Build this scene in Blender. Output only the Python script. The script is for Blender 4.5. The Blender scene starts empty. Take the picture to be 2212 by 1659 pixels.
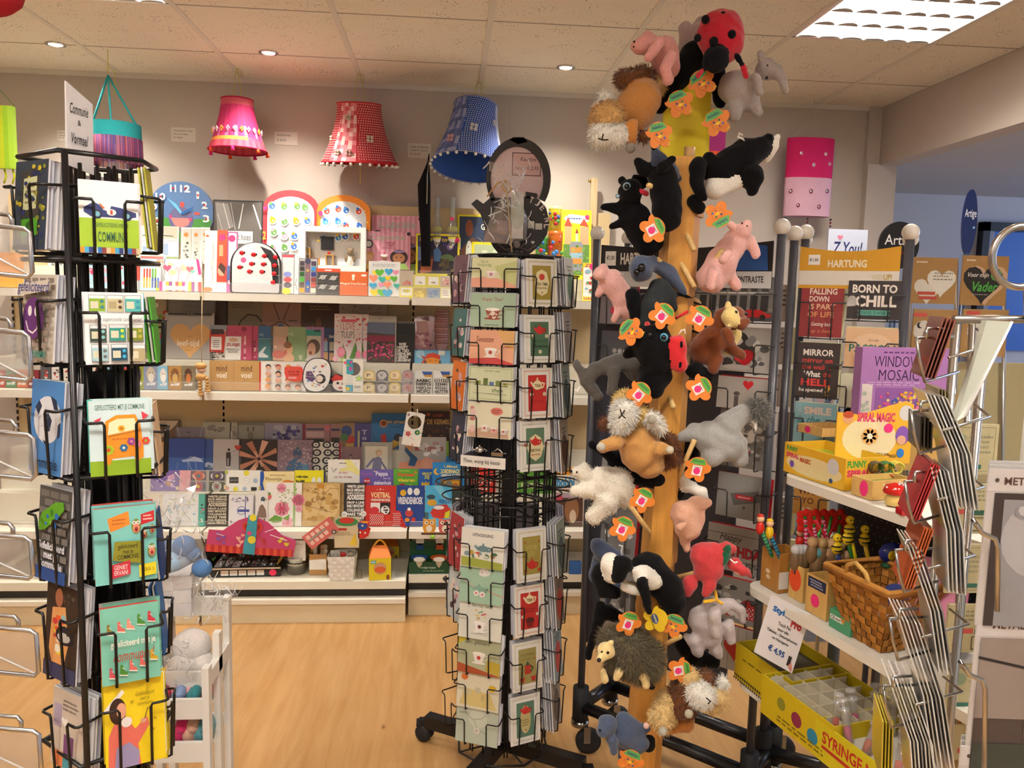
import bpy,math,random
import numpy as np
from mathutils import Vector,Matrix
R_=random.Random(7)
SC=bpy.context.scene
COL=SC.collection
F=1711.6;CX=1106.0;CY=829.5;CAMZ=1.60
RT=Vector((0.99654279,-0.07944221,0.0243189));DN=Vector((0.01527657,-0.11250807,-0.99353337));FW=Vector((0.08166456,0.99047002,-0.11090551))
cam=bpy.data.cameras.new('camera');camo=bpy.data.objects.new('camera',cam);COL.objects.link(camo)
cam.sensor_width=36;cam.lens=F/2212*36;cam.clip_start=.02
m=Matrix((RT,-DN,-FW)).transposed().to_4x4();m.translation=(0,0,CAMZ);camo.matrix_world=m
SC.camera=camo
SC.view_settings.view_transform='Standard';SC.view_settings.look='None'
SC.view_settings.exposure=0.55;SC.view_settings.gamma=1;SC.view_settings.use_curve_mapping=False
w=bpy.data.worlds.new('world');SC.world=w;w.use_nodes=True
w.node_tree.nodes['Background'].inputs[0].default_value=(.97,.95,.93,1);w.node_tree.nodes['Background'].inputs[1].default_value=.43
SC.cycles.max_bounces=6;SC.cycles.diffuse_bounces=3;SC.cycles.glossy_bounces=2;SC.cycles.transmission_bounces=3;SC.cycles.transparent_max_bounces=12
CEIL=2.66;WALLY=4.27;SOFX=2.324
def area(name,loc,size,power,col=(1,.95,.88),rot=(0,0,0),sy=None,spread=None):
 l=bpy.data.lights.new(name,'AREA');l.size=size;l.energy=power;l.color=col
 if sy:l.shape='RECTANGLE';l.size_y=sy
 if spread:l.spread=spread
 o=bpy.data.objects.new(name,l);o.location=loc;o.rotation_euler=rot;COL.objects.link(o);return o
def bar(k):return k*.6-1.6534
PANELS=[(5,3.22),(0,3.22),(5,.82),(2,.82),(-1,.82),(5,-1.58),(2,-1.58),(-1,-1.58)]
for k,yf in PANELS:area('panel_lamp',(bar(k)+.3,yf-.3,CEIL+.086),.5,24 if yf>2 else 38)
SPOTS=[(120,95),(580,113),(1222,145),(-330,80)]
def P(u,v,Y):
 d=RT*((u-CX)/F)+DN*((v-CY)/F)+FW
 return Vector((0,0,CAMZ))+d*(Y/d.y)
def PZ(u,v,z):
 d=RT*((u-CX)/F)+DN*((v-CY)/F)+FW
 return Vector((0,0,CAMZ))+d*((z-CAMZ)/d.z)
def lin(h):
 h=h.lstrip('#');
 if len(h)==3:h=''.join(c*2 for c in h)
 c=[int(h[i:i+2],16)/255 for i in(0,2,4)]
 return tuple(x/12.92 if x<=.04045 else((x+.055)/1.055)**2.4 for x in c)+(1,)
MC={}
def M(h,k='paper'):
 key=(h,k)
 if key in MC:return MC[key]
 m=bpy.data.materials.new(k+'_'+h);m.use_nodes=True;MC[key]=m
 nt=m.node_tree;b=nt.nodes['Principled BSDF'];c=lin(h)
 I=b.inputs;N=nt.nodes.new;L=nt.links.new
 rough,metal,sc,amt,bump={'paper':(.55,0,60,.05,0),'plastic':(.3,0,40,.03,0),'gloss':(.12,0,40,.02,0),'metal':(.28,1,30,.08,0),'chrome':(.08,1,30,.05,0),'black':(.35,0,50,.1,0),'plush':(.95,0,260,.22,.5),'fur':(.9,0,90,.35,0),'wood':(.45,0,6,.25,.05),'paint':(.6,0,14,.05,.05),'cloth':(.9,0,300,.12,.3),'lamp':(.8,0,120,.1,.1),'rubber':(.7,0,50,.1,0),'wicker':(.6,0,60,.3,.4)}.get(k,(.5,0,30,.05,0))
 I['Roughness'].default_value=rough;I['Metallic'].default_value=metal
 tc=N('ShaderNodeTexCoord');no=N('ShaderNodeTexNoise');no.inputs['Scale'].default_value=sc;no.inputs['Detail'].default_value=3
 if k=='wood':
  mp=N('ShaderNodeMapping');mp.inputs['Scale'].default_value=(14,14,1.2);L(tc.outputs['Object'],mp.inputs[0]);L(mp.outputs[0],no.inputs['Vector'])
 else:L(tc.outputs['Object'],no.inputs['Vector'])
 mx=N('ShaderNodeMix');mx.data_type='RGBA'
 mx.inputs[6].default_value=tuple(x*(1-amt)for x in c[:3])+(1,);mx.inputs[7].default_value=tuple(min(1,x*(1+amt))for x in c[:3])+(1,)
 L(no.outputs[0],mx.inputs[0]);L(mx.outputs[2],I['Base Color'])
 if bump:
  bp=N('ShaderNodeBump');bp.inputs['Strength'].default_value=bump;bp.inputs['Distance'].default_value=.003;L(no.outputs[0],bp.inputs['Height']);L(bp.outputs[0],I['Normal'])
 if k in('plush','fur'):I['Sheen Weight'].default_value=.35 if max(c[:3])>.05 else.06;I['Sheen Roughness'].default_value=.5
 if k in('plush','fur','cloth','wicker'):I['Specular IOR Level'].default_value=.15
 if k=='film':
  pass
 return m
def film(name,alpha,tint='#ffffff',rough=.12,bump=.0):
 if name in MC:return MC[name]
 m=bpy.data.materials.new(name);m.use_nodes=True;MC[name]=m
 nt=m.node_tree;N=nt.nodes.new;L=nt.links.new;nt.nodes.remove(nt.nodes['Principled BSDF'])
 out=nt.nodes['Material Output'];t=N('ShaderNodeBsdfTransparent');g=N('ShaderNodeBsdfGlossy');d=N('ShaderNodeBsdfDiffuse');a=N('ShaderNodeMixShader');b=N('ShaderNodeMixShader')
 g.inputs['Roughness'].default_value=rough;d.inputs[0].default_value=lin(tint);t.inputs[0].default_value=lin(tint)
 no=N('ShaderNodeTexNoise');no.inputs['Scale'].default_value=22;tc=N('ShaderNodeTexCoord');L(tc.outputs['Object'],no.inputs['Vector'])
 if bump:
  bp=N('ShaderNodeBump');bp.inputs['Strength'].default_value=bump;bp.inputs['Distance'].default_value=.01;L(no.outputs[0],bp.inputs['Height']);L(bp.outputs[0],g.inputs['Normal'])
 a.inputs[0].default_value=.35;L(g.outputs[0],a.inputs[2]);L(d.outputs[0],a.inputs[1])
 b.inputs[0].default_value=alpha;L(t.outputs[0],b.inputs[1]);L(a.outputs[0],b.inputs[2]);L(b.outputs[0],out.inputs[0])
 return m
def emis(name,col,s):
 m=bpy.data.materials.new(name);m.use_nodes=True;b=m.node_tree.nodes['Principled BSDF']
 b.inputs['Emission Color'].default_value=lin(col);b.inputs['Emission Strength'].default_value=s;b.inputs['Base Color'].default_value=lin(col);return m
TX={}
def textgeo(s,bold=0,shear=0):
 k=(s,bold,shear)
 if k in TX:return TX[k]
 cu=bpy.data.curves.new('t','FONT');cu.body=s;cu.resolution_u=2;cu.offset=.022*bold;cu.shear=shear;cu.space_line=.85;cu.align_x='CENTER' if '\n' in s else 'LEFT'
 o=bpy.data.objects.new('t',cu);me=bpy.data.meshes.new_from_object(o)
 v=np.array([x.co[:2]for x in me.vertices]);f=[tuple(p.vertices)for p in me.polygons]
 bpy.data.objects.remove(o);bpy.data.curves.remove(cu);bpy.data.meshes.remove(me)
 if len(v):v=(v-v.min(0))/np.maximum(v.max(0)-v.min(0),1e-6)
 TX[k]=(v,f);return TX[k]
class MB:
 def __init__(s):s.v=[];s.f=[];s.m=[];s.sm=[];s.mats=[];s.T=None;s.L=0
 def mi(s,m):
  if m not in s.mats:s.mats.append(m)
  return s.mats.index(m)
 def add(s,vs,fs,mat,smooth=False):
  o=len(s.v);
  if s.T is not None:vs=[s.T@Vector(v)for v in vs]
  s.v.extend(vs);i=s.mi(mat)
  for f in fs:s.f.append(tuple(a+o for a in f));s.m.append(i);s.sm.append(smooth)
  return s
 def box(s,x0,y0,z0,x1,y1,z1,mat):
  v=[(x0,y0,z0),(x1,y0,z0),(x1,y1,z0),(x0,y1,z0),(x0,y0,z1),(x1,y0,z1),(x1,y1,z1),(x0,y1,z1)]
  return s.add(v,[(0,3,2,1),(4,5,6,7),(0,1,5,4),(1,2,6,5),(2,3,7,6),(3,0,4,7)],mat)
 def cbox(s,c,d,mat):return s.box(c[0]-d[0]/2,c[1]-d[1]/2,c[2]-d[2]/2,c[0]+d[0]/2,c[1]+d[1]/2,c[2]+d[2]/2,mat)
 def tube(s,pts,r,mat,n=6,closed=False,smooth=True):
  pts=[Vector(p)for p in pts];N=len(pts);rs=r if isinstance(r,(list,tuple))else[r]*N
  vs=[];up=Vector((.13,.21,.97)).normalized();prev=None
  for i,p in enumerate(pts):
   a=pts[(i-1)%N]if(i or closed)else p;b=pts[(i+1)%N]if(i<N-1 or closed)else p
   t=(b-a);t=t.normalized()if t.length>1e-9 else Vector((0,0,1))
   x=(prev-t*prev.dot(t))if prev is not None else t.cross(up)
   if x.length<1e-6:x=t.orthogonal()
   x.normalize();prev=x;y=t.cross(x)
   vs+=[p+(x*math.cos(2*math.pi*j/n)+y*math.sin(2*math.pi*j/n))*rs[i]for j in range(n)]
  fs=[]
  for i in range(N if closed else N-1):
   k=(i+1)%N
   fs+=[(i*n+j,i*n+(j+1)%n,k*n+(j+1)%n,k*n+j)for j in range(n)]
  if not closed:fs+=[tuple(range(n))[::-1],tuple((N-1)*n+j for j in range(n))]
  return s.add(vs,fs,mat,smooth)
 def sph(s,c,r,mat,nu=12,nv=8,rot=None):
  r=(r,r,r)if not isinstance(r,(tuple,list))else r;c=Vector(c);vs=[]
  for i in range(nv+1):
   t=math.pi*i/nv
   for j in range(nu):
    a=2*math.pi*j/nu;q=Vector((r[0]*math.sin(t)*math.cos(a),r[1]*math.sin(t)*math.sin(a),r[2]*math.cos(t)))
    if rot is not None:q=rot@q
    vs.append(c+q)
  fs=[(i*nu+j,(i+1)*nu+j,(i+1)*nu+(j+1)%nu,i*nu+(j+1)%nu)for i in range(nv)for j in range(nu)]
  return s.add(vs,fs,mat,True)
 def lathe(s,prof,mat,n=24,c=(0,0,0),smooth=True,close=False,wob=None):
  vs=[]
  for(r,z)in prof:
   for j in range(n):
    a=2*math.pi*j/n;rr=r*(wob(a,z)if wob else 1);vs.append((c[0]+rr*math.cos(a),c[1]+rr*math.sin(a),c[2]+z))
  fs=[(i*n+j,i*n+(j+1)%n,(i+1)*n+(j+1)%n,(i+1)*n+j)for i in range(len(prof)-1)for j in range(n)]
  if close:fs+=[tuple(range(n))[::-1],tuple((len(prof)-1)*n+j for j in range(n))]
  return s.add(vs,fs,mat,smooth)
 def prism(s,pts,y0,y1,mat,side=None):
  n=len(pts);vs=[(x,y0,z)for x,z in pts]+[(x,y1,z)for x,z in pts]
  s.add(vs,[tuple(range(n)),tuple(range(2*n-1,n-1,-1))],mat)
  return s.add(vs,[(i,n+i,n+(i+1)%n,(i+1)%n)for i in range(n)],side or mat)
 def art(s,w,h,ops,x0=None,z0=0,y=0):
  x0=-w/2 if x0 is None else x0;a_=h/w
  X=lambda p:x0+p*w/100;Z=lambda p:z0+h-p*h/100
  for op in ops:
   s.L+=1;yy=y-.00022*s.L;k=op[0]
   def poly(pts,c,pt=None):s.add([(X(a),yy,Z(b))for a,b in pts],[tuple(range(len(pts)))],M(c,pt or 'paper'))
   if k=='r':poly([(op[1],op[4]),(op[3],op[4]),(op[3],op[2]),(op[1],op[2])],op[5])
   elif k=='b':
    _,a,b,c,d,t,cc=op;tz=t/a_
    for q in((a,b,c,b+tz),(a,d-tz,c,d),(a,b,a+t,d),(c-t,b,c,d)):poly([(q[0],q[3]),(q[2],q[3]),(q[2],q[1]),(q[0],q[1])],cc)
   elif k in 'ce':
    rx=op[3];ry=(op[4]if k=='e' else rx/a_);cc=op[-1];n=20 if rx>5 else 10
    poly([(op[1]+rx*math.cos(2*math.pi*i/n),op[2]-ry*math.sin(2*math.pi*i/n))for i in range(n)],cc)
   elif k=='h':
    _,cx,cy,S,cc=op;pts=[]
    for i in range(22):
     t=2*math.pi*i/22;hx=16*math.sin(t)**3;hy=13*math.cos(t)-5*math.cos(2*t)-2*math.cos(3*t)-math.cos(4*t)
     pts.append((cx+hx*S/32,cy-hy*S/32/a_))
    poly(pts[::-1],cc)
   elif k=='p':poly(list(zip(op[1][::2],op[1][1::2])),op[2])
   elif k=='f':
    _,cx,cy,r,n,cc,c2=op
    for i in range(n):
     t=2*math.pi*i/n;ex=cx+r*.62*math.cos(t);ey=cy+r*.62*math.sin(t)/a_
     poly([(ex+r*.42*math.cos(q),ey-r*.42*math.sin(q)/a_)for q in[k2*math.pi/4 for k2 in range(8)]],cc)
    yy-=.0002;poly([(cx+r*.35*math.cos(q),cy-r*.35*math.sin(q)/a_)for q in[k2*math.pi/4 for k2 in range(8)]],c2)
   elif k=='k':
    _,cx,cy,r,cc=op;poly([(cx+(r if i%2==0 else r*.42)*math.sin(i*math.pi/5),cy-(r if i%2==0 else r*.42)*math.cos(i*math.pi/5)/a_)for i in range(10)][::-1],cc)
   elif k=='l':
    pts=[Vector((X(a),Z(b)))for a,b in zip(op[1][::2],op[1][1::2])];t=op[2]*w/200
    for a,b in zip(pts,pts[1:]):
     d=(b-a);
     if d.length<1e-7:continue
     d.normalize();q=Vector((-d.y,d.x))*t;e=d*t*.6;vv=[a-q-e,b-q+e,b+q+e,a+q-e]
     s.add([(g.x,yy,g.y)for g in vv],[(0,1,2,3)],M(op[3]))
   elif k=='d':
    _,a,b,c,d,nx,ny,r,cc=op
    for i in range(nx):
     for j in range(ny):
      cx=a+(c-a)*(i+.5+(.25 if j%2 else-.25))/nx;cy=b+(d-b)*(j+.5)/ny
      poly([(cx+r*math.cos(q),cy-r*math.sin(q)/a_)for q in[k2*math.pi/3 for k2 in range(6)]],cc)
   elif k=='n':
    _,a,b,c,d,n,r,cols,seed=op;g=random.Random(seed)
    for i in range(n):
     cx=g.uniform(a+r,c-r);cy=g.uniform(b+r/a_,d-r/a_)if d-b>2*r/a_ else(b+d)/2;rr=r*g.uniform(.5,1.1);ec=g.uniform(.6,1);ph=g.uniform(0,3);yy-=.00002
     poly([(cx+rr*(1+.15*math.sin(3*q+ph))*math.cos(q),cy-rr*ec*math.sin(q)/a_)for q in[k2*math.pi/4 for k2 in range(8)]],g.choice(cols))
   elif k=='q':
    _,a,b,c,d,n,cc=op;g=random.Random(int(a*7+b*3+n));hh=(d-b)/n
    for i in range(n):
     x=a+g.uniform(0,.1)*(c-a);e=c-g.uniform(0,.25)*(c-a)
     while x<e:
      l=(c-a)*g.uniform(.06,.16);poly([(x,b+hh*(i+.72)),(min(x+l,e),b+hh*(i+.72)),(min(x+l,e),b+hh*(i+.3)),(x,b+hh*(i+.3))],cc);x+=l+(c-a)*.035
   elif k=='t':
    _,txt,a,b,c,d,cc=op[:7];v,f=textgeo(txt,op[7]if len(op)>7 else 1,op[8]if len(op)>8 else 0)
    s.add([(X(a+(c-a)*q[0]),yy,Z(d+(b-d)*q[1]))for q in v],f,M(cc))
  return s
 def build(s,name,parent=None,loc=(0,0,0),rot=(0,0,0)):
  me=bpy.data.meshes.new(name);me.from_pydata([tuple(v)for v in s.v],[],s.f)
  for m in s.mats:me.materials.append(m)
  me.polygons.foreach_set('material_index',s.m);me.polygons.foreach_set('use_smooth',s.sm);me.update()
  o=bpy.data.objects.new(name,me);COL.objects.link(o);o.location=loc;o.rotation_euler=rot
  if parent is not None:o.parent=parent
  return o
def tag(o,label,cat,group=None):
 o['label']=label;o['category']=cat
 if group:o['group']=group
 return o
def struct(o):o['kind']='structure';return o
def root(name,label,cat,loc=(0,0,0),rot=(0,0,0),group=None):
 o=bpy.data.objects.new(name,None);COL.objects.link(o);o.location=loc;o.rotation_euler=rot;o.empty_display_size=.05
 return tag(o,label,cat,group)
def copyobj(o,loc,rot,label,group):
 c=o.copy();COL.objects.link(c);c.location=loc;c.rotation_euler=rot;c['label']=label;c['group']=group
 for ch in o.children:
  d=ch.copy();COL.objects.link(d);d.parent=c
 return c
def rrect(w,h,r,x0=None,z0=0,n=5):
 x0=-w/2 if x0 is None else x0;out=[]
 for cx,cz,a in((x0+w-r,z0+r,-90),(x0+w-r,z0+h-r,0),(x0+r,z0+h-r,90),(x0+r,z0+r,180)):
  out+=[(cx+r*math.cos(math.radians(a+90*i/n)),cz+r*math.sin(math.radians(a+90*i/n)))for i in range(n+1)]
 return out
def nodes(m):nt=m.node_tree;return nt,nt.nodes.new,nt.links.new,nt.nodes['Principled BSDF']
def floor_mat():
 m=bpy.data.materials.new('laminate_floor');m.use_nodes=True;nt,N,L,b=nodes(m)
 tc=N('ShaderNodeTexCoord');mp=N('ShaderNodeMapping');mp.inputs['Rotation'].default_value=(0,0,math.radians(90));L(tc.outputs['Object'],mp.inputs[0])
 br=N('ShaderNodeTexBrick');br.offset=.37;br.inputs['Scale'].default_value=1;br.inputs['Mortar Size'].default_value=.0012;br.inputs['Brick Width'].default_value=1.29;br.inputs['Row Height'].default_value=.19
 br.inputs['Color1'].default_value=lin('#c0925c');br.inputs['Color2'].default_value=lin('#b68a53');br.inputs['Mortar'].default_value=lin('#b5884f');L(mp.outputs[0],br.inputs[0])
 m2=N('ShaderNodeMapping');m2 .inputs['Scale'].default_value=(9,.9,1);L(tc.outputs['Object'],m2 .inputs[0])
 no=N('ShaderNodeTexNoise');no.inputs['Scale'].default_value=3;no.inputs['Detail'].default_value=8;no.inputs['Distortion'].default_value=.7;L(m2 .outputs[0],no.inputs[0])
 r1=N('ShaderNodeValToRGB');r1 .color_ramp.elements[0].position=.3;r1 .color_ramp.elements[0].color=lin('#a87b46');r1 .color_ramp.elements[1].position=.7;r1 .color_ramp.elements[1].color=lin('#cda672');L(no.outputs[0],r1 .inputs[0])
 mx=N('ShaderNodeMix');mx.data_type='RGBA';mx.inputs[0].default_value=.5;L(br.outputs[0],mx.inputs[6]);L(r1 .outputs[0],mx.inputs[7])
 vo=N('ShaderNodeTexVoronoi');vo.inputs['Scale'].default_value=3.3;m3=N('ShaderNodeMapping');m3 .inputs['Scale'].default_value=(2.2,1,1);L(tc.outputs['Object'],m3 .inputs[0]);L(m3 .outputs[0],vo.inputs[0])
 r2=N('ShaderNodeValToRGB');r2 .color_ramp.elements[0].position=.02;r2 .color_ramp.elements[0].color=(.35,.2,.09,1);r2 .color_ramp.elements[1].position=.075;r2 .color_ramp.elements[1].color=(1,1,1,1);L(vo.outputs[0],r2 .inputs[0])
 mk=N('ShaderNodeMix');mk.data_type='RGBA';mk.blend_type='MULTIPLY';mk.inputs[0].default_value=.8;L(mx.outputs[2],mk.inputs[6]);L(r2 .outputs[0],mk.inputs[7]);L(mk.outputs[2],b.inputs[0])
 b.inputs['Roughness'].default_value=.32;return m
def tile_mat():
 m=bpy.data.materials.new('mineral_fibre_tile');m.use_nodes=True;nt,N,L,b=nodes(m)
 tc=N('ShaderNodeTexCoord');vo=N('ShaderNodeTexVoronoi');vo.inputs['Scale'].default_value=75;mp=N('ShaderNodeMapping');mp.inputs['Scale'].default_value=(1.3,.8,1);L(tc.outputs['Object'],mp.inputs[0]);L(mp.outputs[0],vo.inputs[0])
 no=N('ShaderNodeTexNoise');no.inputs['Scale'].default_value=9;L(tc.outputs['Object'],no.inputs[0])
 mt=N('ShaderNodeMath');mt.operation='MULTIPLY_ADD';L(no.outputs[0],mt.inputs[0]);mt.inputs[1].default_value=-.62;mt.inputs[2].default_value=.46;
 lt=N('ShaderNodeMath');lt.operation='LESS_THAN';L(vo.outputs[0],lt.inputs[0]);L(mt.outputs[0],lt.inputs[1])
 mx=N('ShaderNodeMix');mx.data_type='RGBA';mx.inputs[6].default_value=lin('#ebe2d4');mx.inputs[7].default_value=lin('#8f8376');L(lt.outputs[0],mx.inputs[0]);L(mx.outputs[2],b.inputs[0])
 b.inputs['Roughness'].default_value=.9
 return m
def wallmat(name,c1,c2,sc=2.5):
 m=bpy.data.materials.new(name);m.use_nodes=True;nt,N,L,b=nodes(m)
 tc=N('ShaderNodeTexCoord');no=N('ShaderNodeTexNoise');no.inputs['Scale'].default_value=sc;no.inputs['Detail'].default_value=5;L(tc.outputs['Object'],no.inputs[0])
 mx=N('ShaderNodeMix');mx.data_type='RGBA';mx.inputs[6].default_value=lin(c1);mx.inputs[7].default_value=lin(c2);L(no.outputs[0],mx.inputs[0]);L(mx.outputs[2],b.inputs[0])
 b.inputs['Roughness'].default_value=.75;n2=N('ShaderNodeTexNoise');n2 .inputs['Scale'].default_value=180;L(tc.outputs['Object'],n2 .inputs[0])
 bp=N('ShaderNodeBump');bp.inputs['Strength'].default_value=.12;bp.inputs['Distance'].default_value=.002;L(n2 .outputs[0],bp.inputs['Height']);L(bp.outputs[0],b.inputs['Normal']);return m
WM=wallmat('wall_paint','#bfb4a9','#c9beb3');WB=wallmat('wall_paint_cool','#b9bcc4','#c3c6cc')
b=MB();b.box(-5,-5,-.08,7,8,0,floor_mat());struct(b.build('floor'))
b=MB();b.box(-5,WALLY,0,SOFX-.06,WALLY+.12,CEIL,WM)
for k in(-1,0,1.2,2.4,3.6):b.box(bar(k)-.0015-.2,WALLY-.001,.3,bar(k)+.0015-.2,WALLY,CEIL,M('#b8ab9e'))
struct(b.build('wall_back'))
b=MB();b.box(-5.1,-5,0,-5,WALLY+.12,CEIL,WM);struct(b.build('wall_left'))
b=MB();b.box(SOFX,-5,2.353,SOFX+.10,WALLY+.12,CEIL,WM);struct(b.build('trim_1'))
b=MB();b.box(SOFX-.075,WALLY-.05,0,SOFX-.005,WALLY+.12,2.353,WM);b.box(SOFX-.075,WALLY-.03,2.353,SOFX-.002,WALLY+.12,CEIL,WM)
b.box(SOFX+.0,WALLY-.03,0,SOFX+.10,WALLY+.3,2.353,WM);struct(b.build('trim_2'))
b=MB();b.box(SOFX-.06,5.3,0,7,5.42,2.36,WB);struct(b.build('wall_right'))
b=MB();b.box(SOFX+.1,-5,2.36,7,5.42,2.46,WB);struct(b.build('ceiling').copy()and COL.objects[-1])
TM=tile_mat();TB=M('#ddd5ca','paint')
ROWS=[4.27,3.82,3.22,2.62,2.02,1.42,.82,.22,-.38,-.98,-1.58,-2.18,-2.78]
b=MB();holes={(k,round(y,2))for k,y in PANELS}
for i in range(len(ROWS)-1):
 for k in range(-5,7):
  x0,x1=bar(k),min(bar(k+1),SOFX)
  if(k,round(ROWS[i],2))in holes:continue
  b.box(x0+.003,ROWS[i+1]+.003,CEIL,x1-.003,ROWS[i]-.003,CEIL+.015,TM)
b.box(-5,-5,CEIL+.12,7,8,CEIL+.2,WM)
for i in range(-5,7):b.box(bar(i)-.012,-2.8,CEIL-.003,bar(i)+.012,WALLY,CEIL+.004,TB)
for y in ROWS[1:]:b.box(-5,y-.004,CEIL-.001,SOFX,y+.004,CEIL+.004,M('#a4988b','paint'))
b.box(-5,WALLY-.022,CEIL-.022,SOFX,WALLY,CEIL,TB)
b.box(-5,-5,CEIL,SOFX,-2.8,CEIL+.1,WM)
struct(b.build('ceiling'))
EM=emis('fluorescent_tube','#fff6ea',9);LV=M('#b4aeae','paint')
def panel(k,yf,lab):
 r=root('ceiling_light',lab,'ceiling light',(bar(k)+.3,yf-.3,CEIL),group=None)
 b=MB();H=.288
 for s in(-1,1):
  b.box(s*H-.008,-.29,-.004,s*H+.008,.29,.09,M('#f2f0ec','gloss'));b.box(-.29,s*H-.008,-.004,.29,s*H+.008,.09,M('#f2f0ec','gloss'))
 b.box(-.29,-.29,.09,.29,.29,.095,M('#ffffff','gloss'));b.build('housing',r)
 b=MB()
 for i in range(4):
  y=-.21+i*.14;b.tube([(-.28,y,.055),(.28,y,.055)],.016,EM,8)
 b.build('tubes',r)
 b=MB()
 for i in range(1,6):x=-.28+i*.56/6;b.box(x-.0015,-.28,-.002,x+.0015,.28,.036,LV)
 for j in range(4):
  y=-.14+j*.14
  for i in range(6):
   x0=-.28+i*.56/6+.003;x1=x0+.56/6-.006;n=8;dp=.034 if j<3 else.016;top=[(x1-(x1-x0)*q/n,y-dp*math.sin(math.pi*q/n)**.7)for q in range(n+1)]
   b.add([(x,yy,z)for z in(-.003,-.001)for x,yy in top],[tuple(range(n+1)),tuple(range(2*n+1,n,-1))],LV)
 b.build('louvre',r);return r
LB={0:'recessed fluorescent panel with white louvres at top right of the ceiling',1:'recessed louvred light panel cut off at the top left of the ceiling'}
for i,(k,yf)in enumerate(PANELS):panel(k,yf,LB.get(i,'louvred fluorescent panel in the ceiling behind the photographer'))['group']='ceiling light panels' if i>1 else 'louvred panels in view'
for i,(u,v)in enumerate(SPOTS):
 p=PZ(u,v,CEIL);r=root('downlight',['bright round recessed spotlight at the far left of the ceiling','chrome recessed spotlight tilted in the tile above the pink lampshade','lit recessed spotlight in the ceiling left of the stuffed puppets','recessed spotlight further left along the ceiling'][i],'spotlight',p,group='recessed downlights')
 b=MB();b.lathe([(.042,.0),(.044,-.004),(.036,-.007),(.030,-.003),(.028,.03)],M('#d8d6d2','chrome'),24);b.build('ring',r)
 b=MB();b.lathe([(.001,-.0035),(.029,-.0035)],emis('spot_glow','#fff4e2',14 if i!=1 else 5),20);b.build('bulb',r)
 l=bpy.data.lights.new('spot','SPOT');l.energy=42;l.color=(1,.93,.82);l.spot_size=math.radians(108);l.spot_blend=1;l.shadow_soft_size=.03
 o=bpy.data.objects.new('spot',l);COL.objects.link(o);o.location=p+Vector((0,0,-.02));o.rotation_euler=(math.radians(12),0,0)
CR='#e9e3d0';GX=[P(437,650,3.88).x-1.03,P(437,650,3.88).x,P(887,650,3.88).x,P(887,650,3.88).x+1.03]
def zat(v,Y,u=650):return P(u,v,Y).z
TI={'1f':(3.93,zat(636,3.93)),'1b':(4.08,zat(588,4.08)),'1w':(4.17,zat(588,4.17)),'2f':(3.93,zat(846,3.93)),'2b':(4.05,zat(780,4.05)),'2w':(4.15,zat(775,4.15)),'31':(4.16,zat(968,4.16)),'32':(4.07,zat(1018,4.07)),'33':(3.98,zat(1062,3.98)),'34':(3.89,zat(1137,3.89)),'b':(3.83,zat(1256,3.76))}
SH={'1':3.87,'2':3.87,'3':3.82}
for bi in range(3):
 x0,x1=GX[bi]+.006,GX[bi+1]-.006;nm=['left','middle','right'][bi]
 r=root('shelving_unit',['cream metal shelving bay at the left behind the black card rack','cream metal shelving bay in the middle above the long plinth','cream metal shelving bay behind the tea card spinner'][bi],'shelving unit',((x0+x1)/2,4.0,0),group='shelving bays along the back wall')
 def bx(name,*boxes):
  b=MB()
  for q in boxes:b.box(q[0]-(x0+x1)/2,q[1]-4,q[2],q[3]-(x0+x1)/2,q[4]-4,q[5],M(q[6],'paint'))
  return b.build(name,r)
 top=zat(443,4.2,800);bx('back_panel',(x0-.006,4.21,.1,x1+.006,4.23,top,'#c9b186'))
 b=MB()
 for xx in(x0-.006,x1+.006):
  for i in range(46):b.box(xx-.004-(x0+x1)/2,.205,.12+i*.034,xx+.004-(x0+x1)/2,.209,.14+i*.034,M('#141210'))
 b.build('slotted_upright',r)
 for s,ya in(('1','1f'),('2','2f'),('3','34')):
  z=TI[ya][1];Yf=SH[s];b=MB();cx=(x0+x1)/2
  b.box(x0-cx,Yf-4,z-.02,x1-cx,.2,z-.002,M(CR,'paint'));b.box(x0-cx,Yf-4-.012,z-.038,x1-cx,Yf-4,z-.001,M('#efebdf','paint'));b.build('shelf',r)
  g=MB();g.box(x0-cx+.004,Yf-4-.002,z,x1-cx-.004,Yf-4,z+.045,film('acrylic',.07));g.box(x0-cx+.004,Yf-4-.002,z+.045,x1-cx-.004,Yf-4,z+.0465,film('acrylic_edge',.5));g.build('front_guard',r)
 bx('riser_step',(x0,4.00,TI['1f'][1],x1,4.2,TI['1b'][1]-.001,CR));bx('riser_step',(x0,3.995,TI['2f'][1],x1,4.2,TI['2b'][1]-.001,CR))
 bx('riser_step',(x0,4.115,TI['34'][1],x1,4.2,TI['31'][1]-.001,CR),(x0,4.02,TI['34'][1],x1,4.115,TI['32'][1]-.001,CR),(x0,3.93,TI['34'][1],x1,4.02,TI['33'][1]-.001,CR))
 z=TI['b'][1];Yb=3.76 if bi<2 else 3.84
 bx('base_deck',(x0,Yb,z-.04,x1,4.2,z-.001,CR));pz=PZ(690,1284,0);zt=zat(1286,3.80)
 bx('plinth',(x0+.0,Yb+.04,0,x1,Yb+.06,z-.05,'#3a342c'),(x0,Yb-.005,0.0,x1,Yb+.03,zat(1302,3.76),'#dccba6'),(x0,Yb-.02,zat(1302,3.76),x1,Yb+.03,zt,'#eee6d4'))
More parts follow.
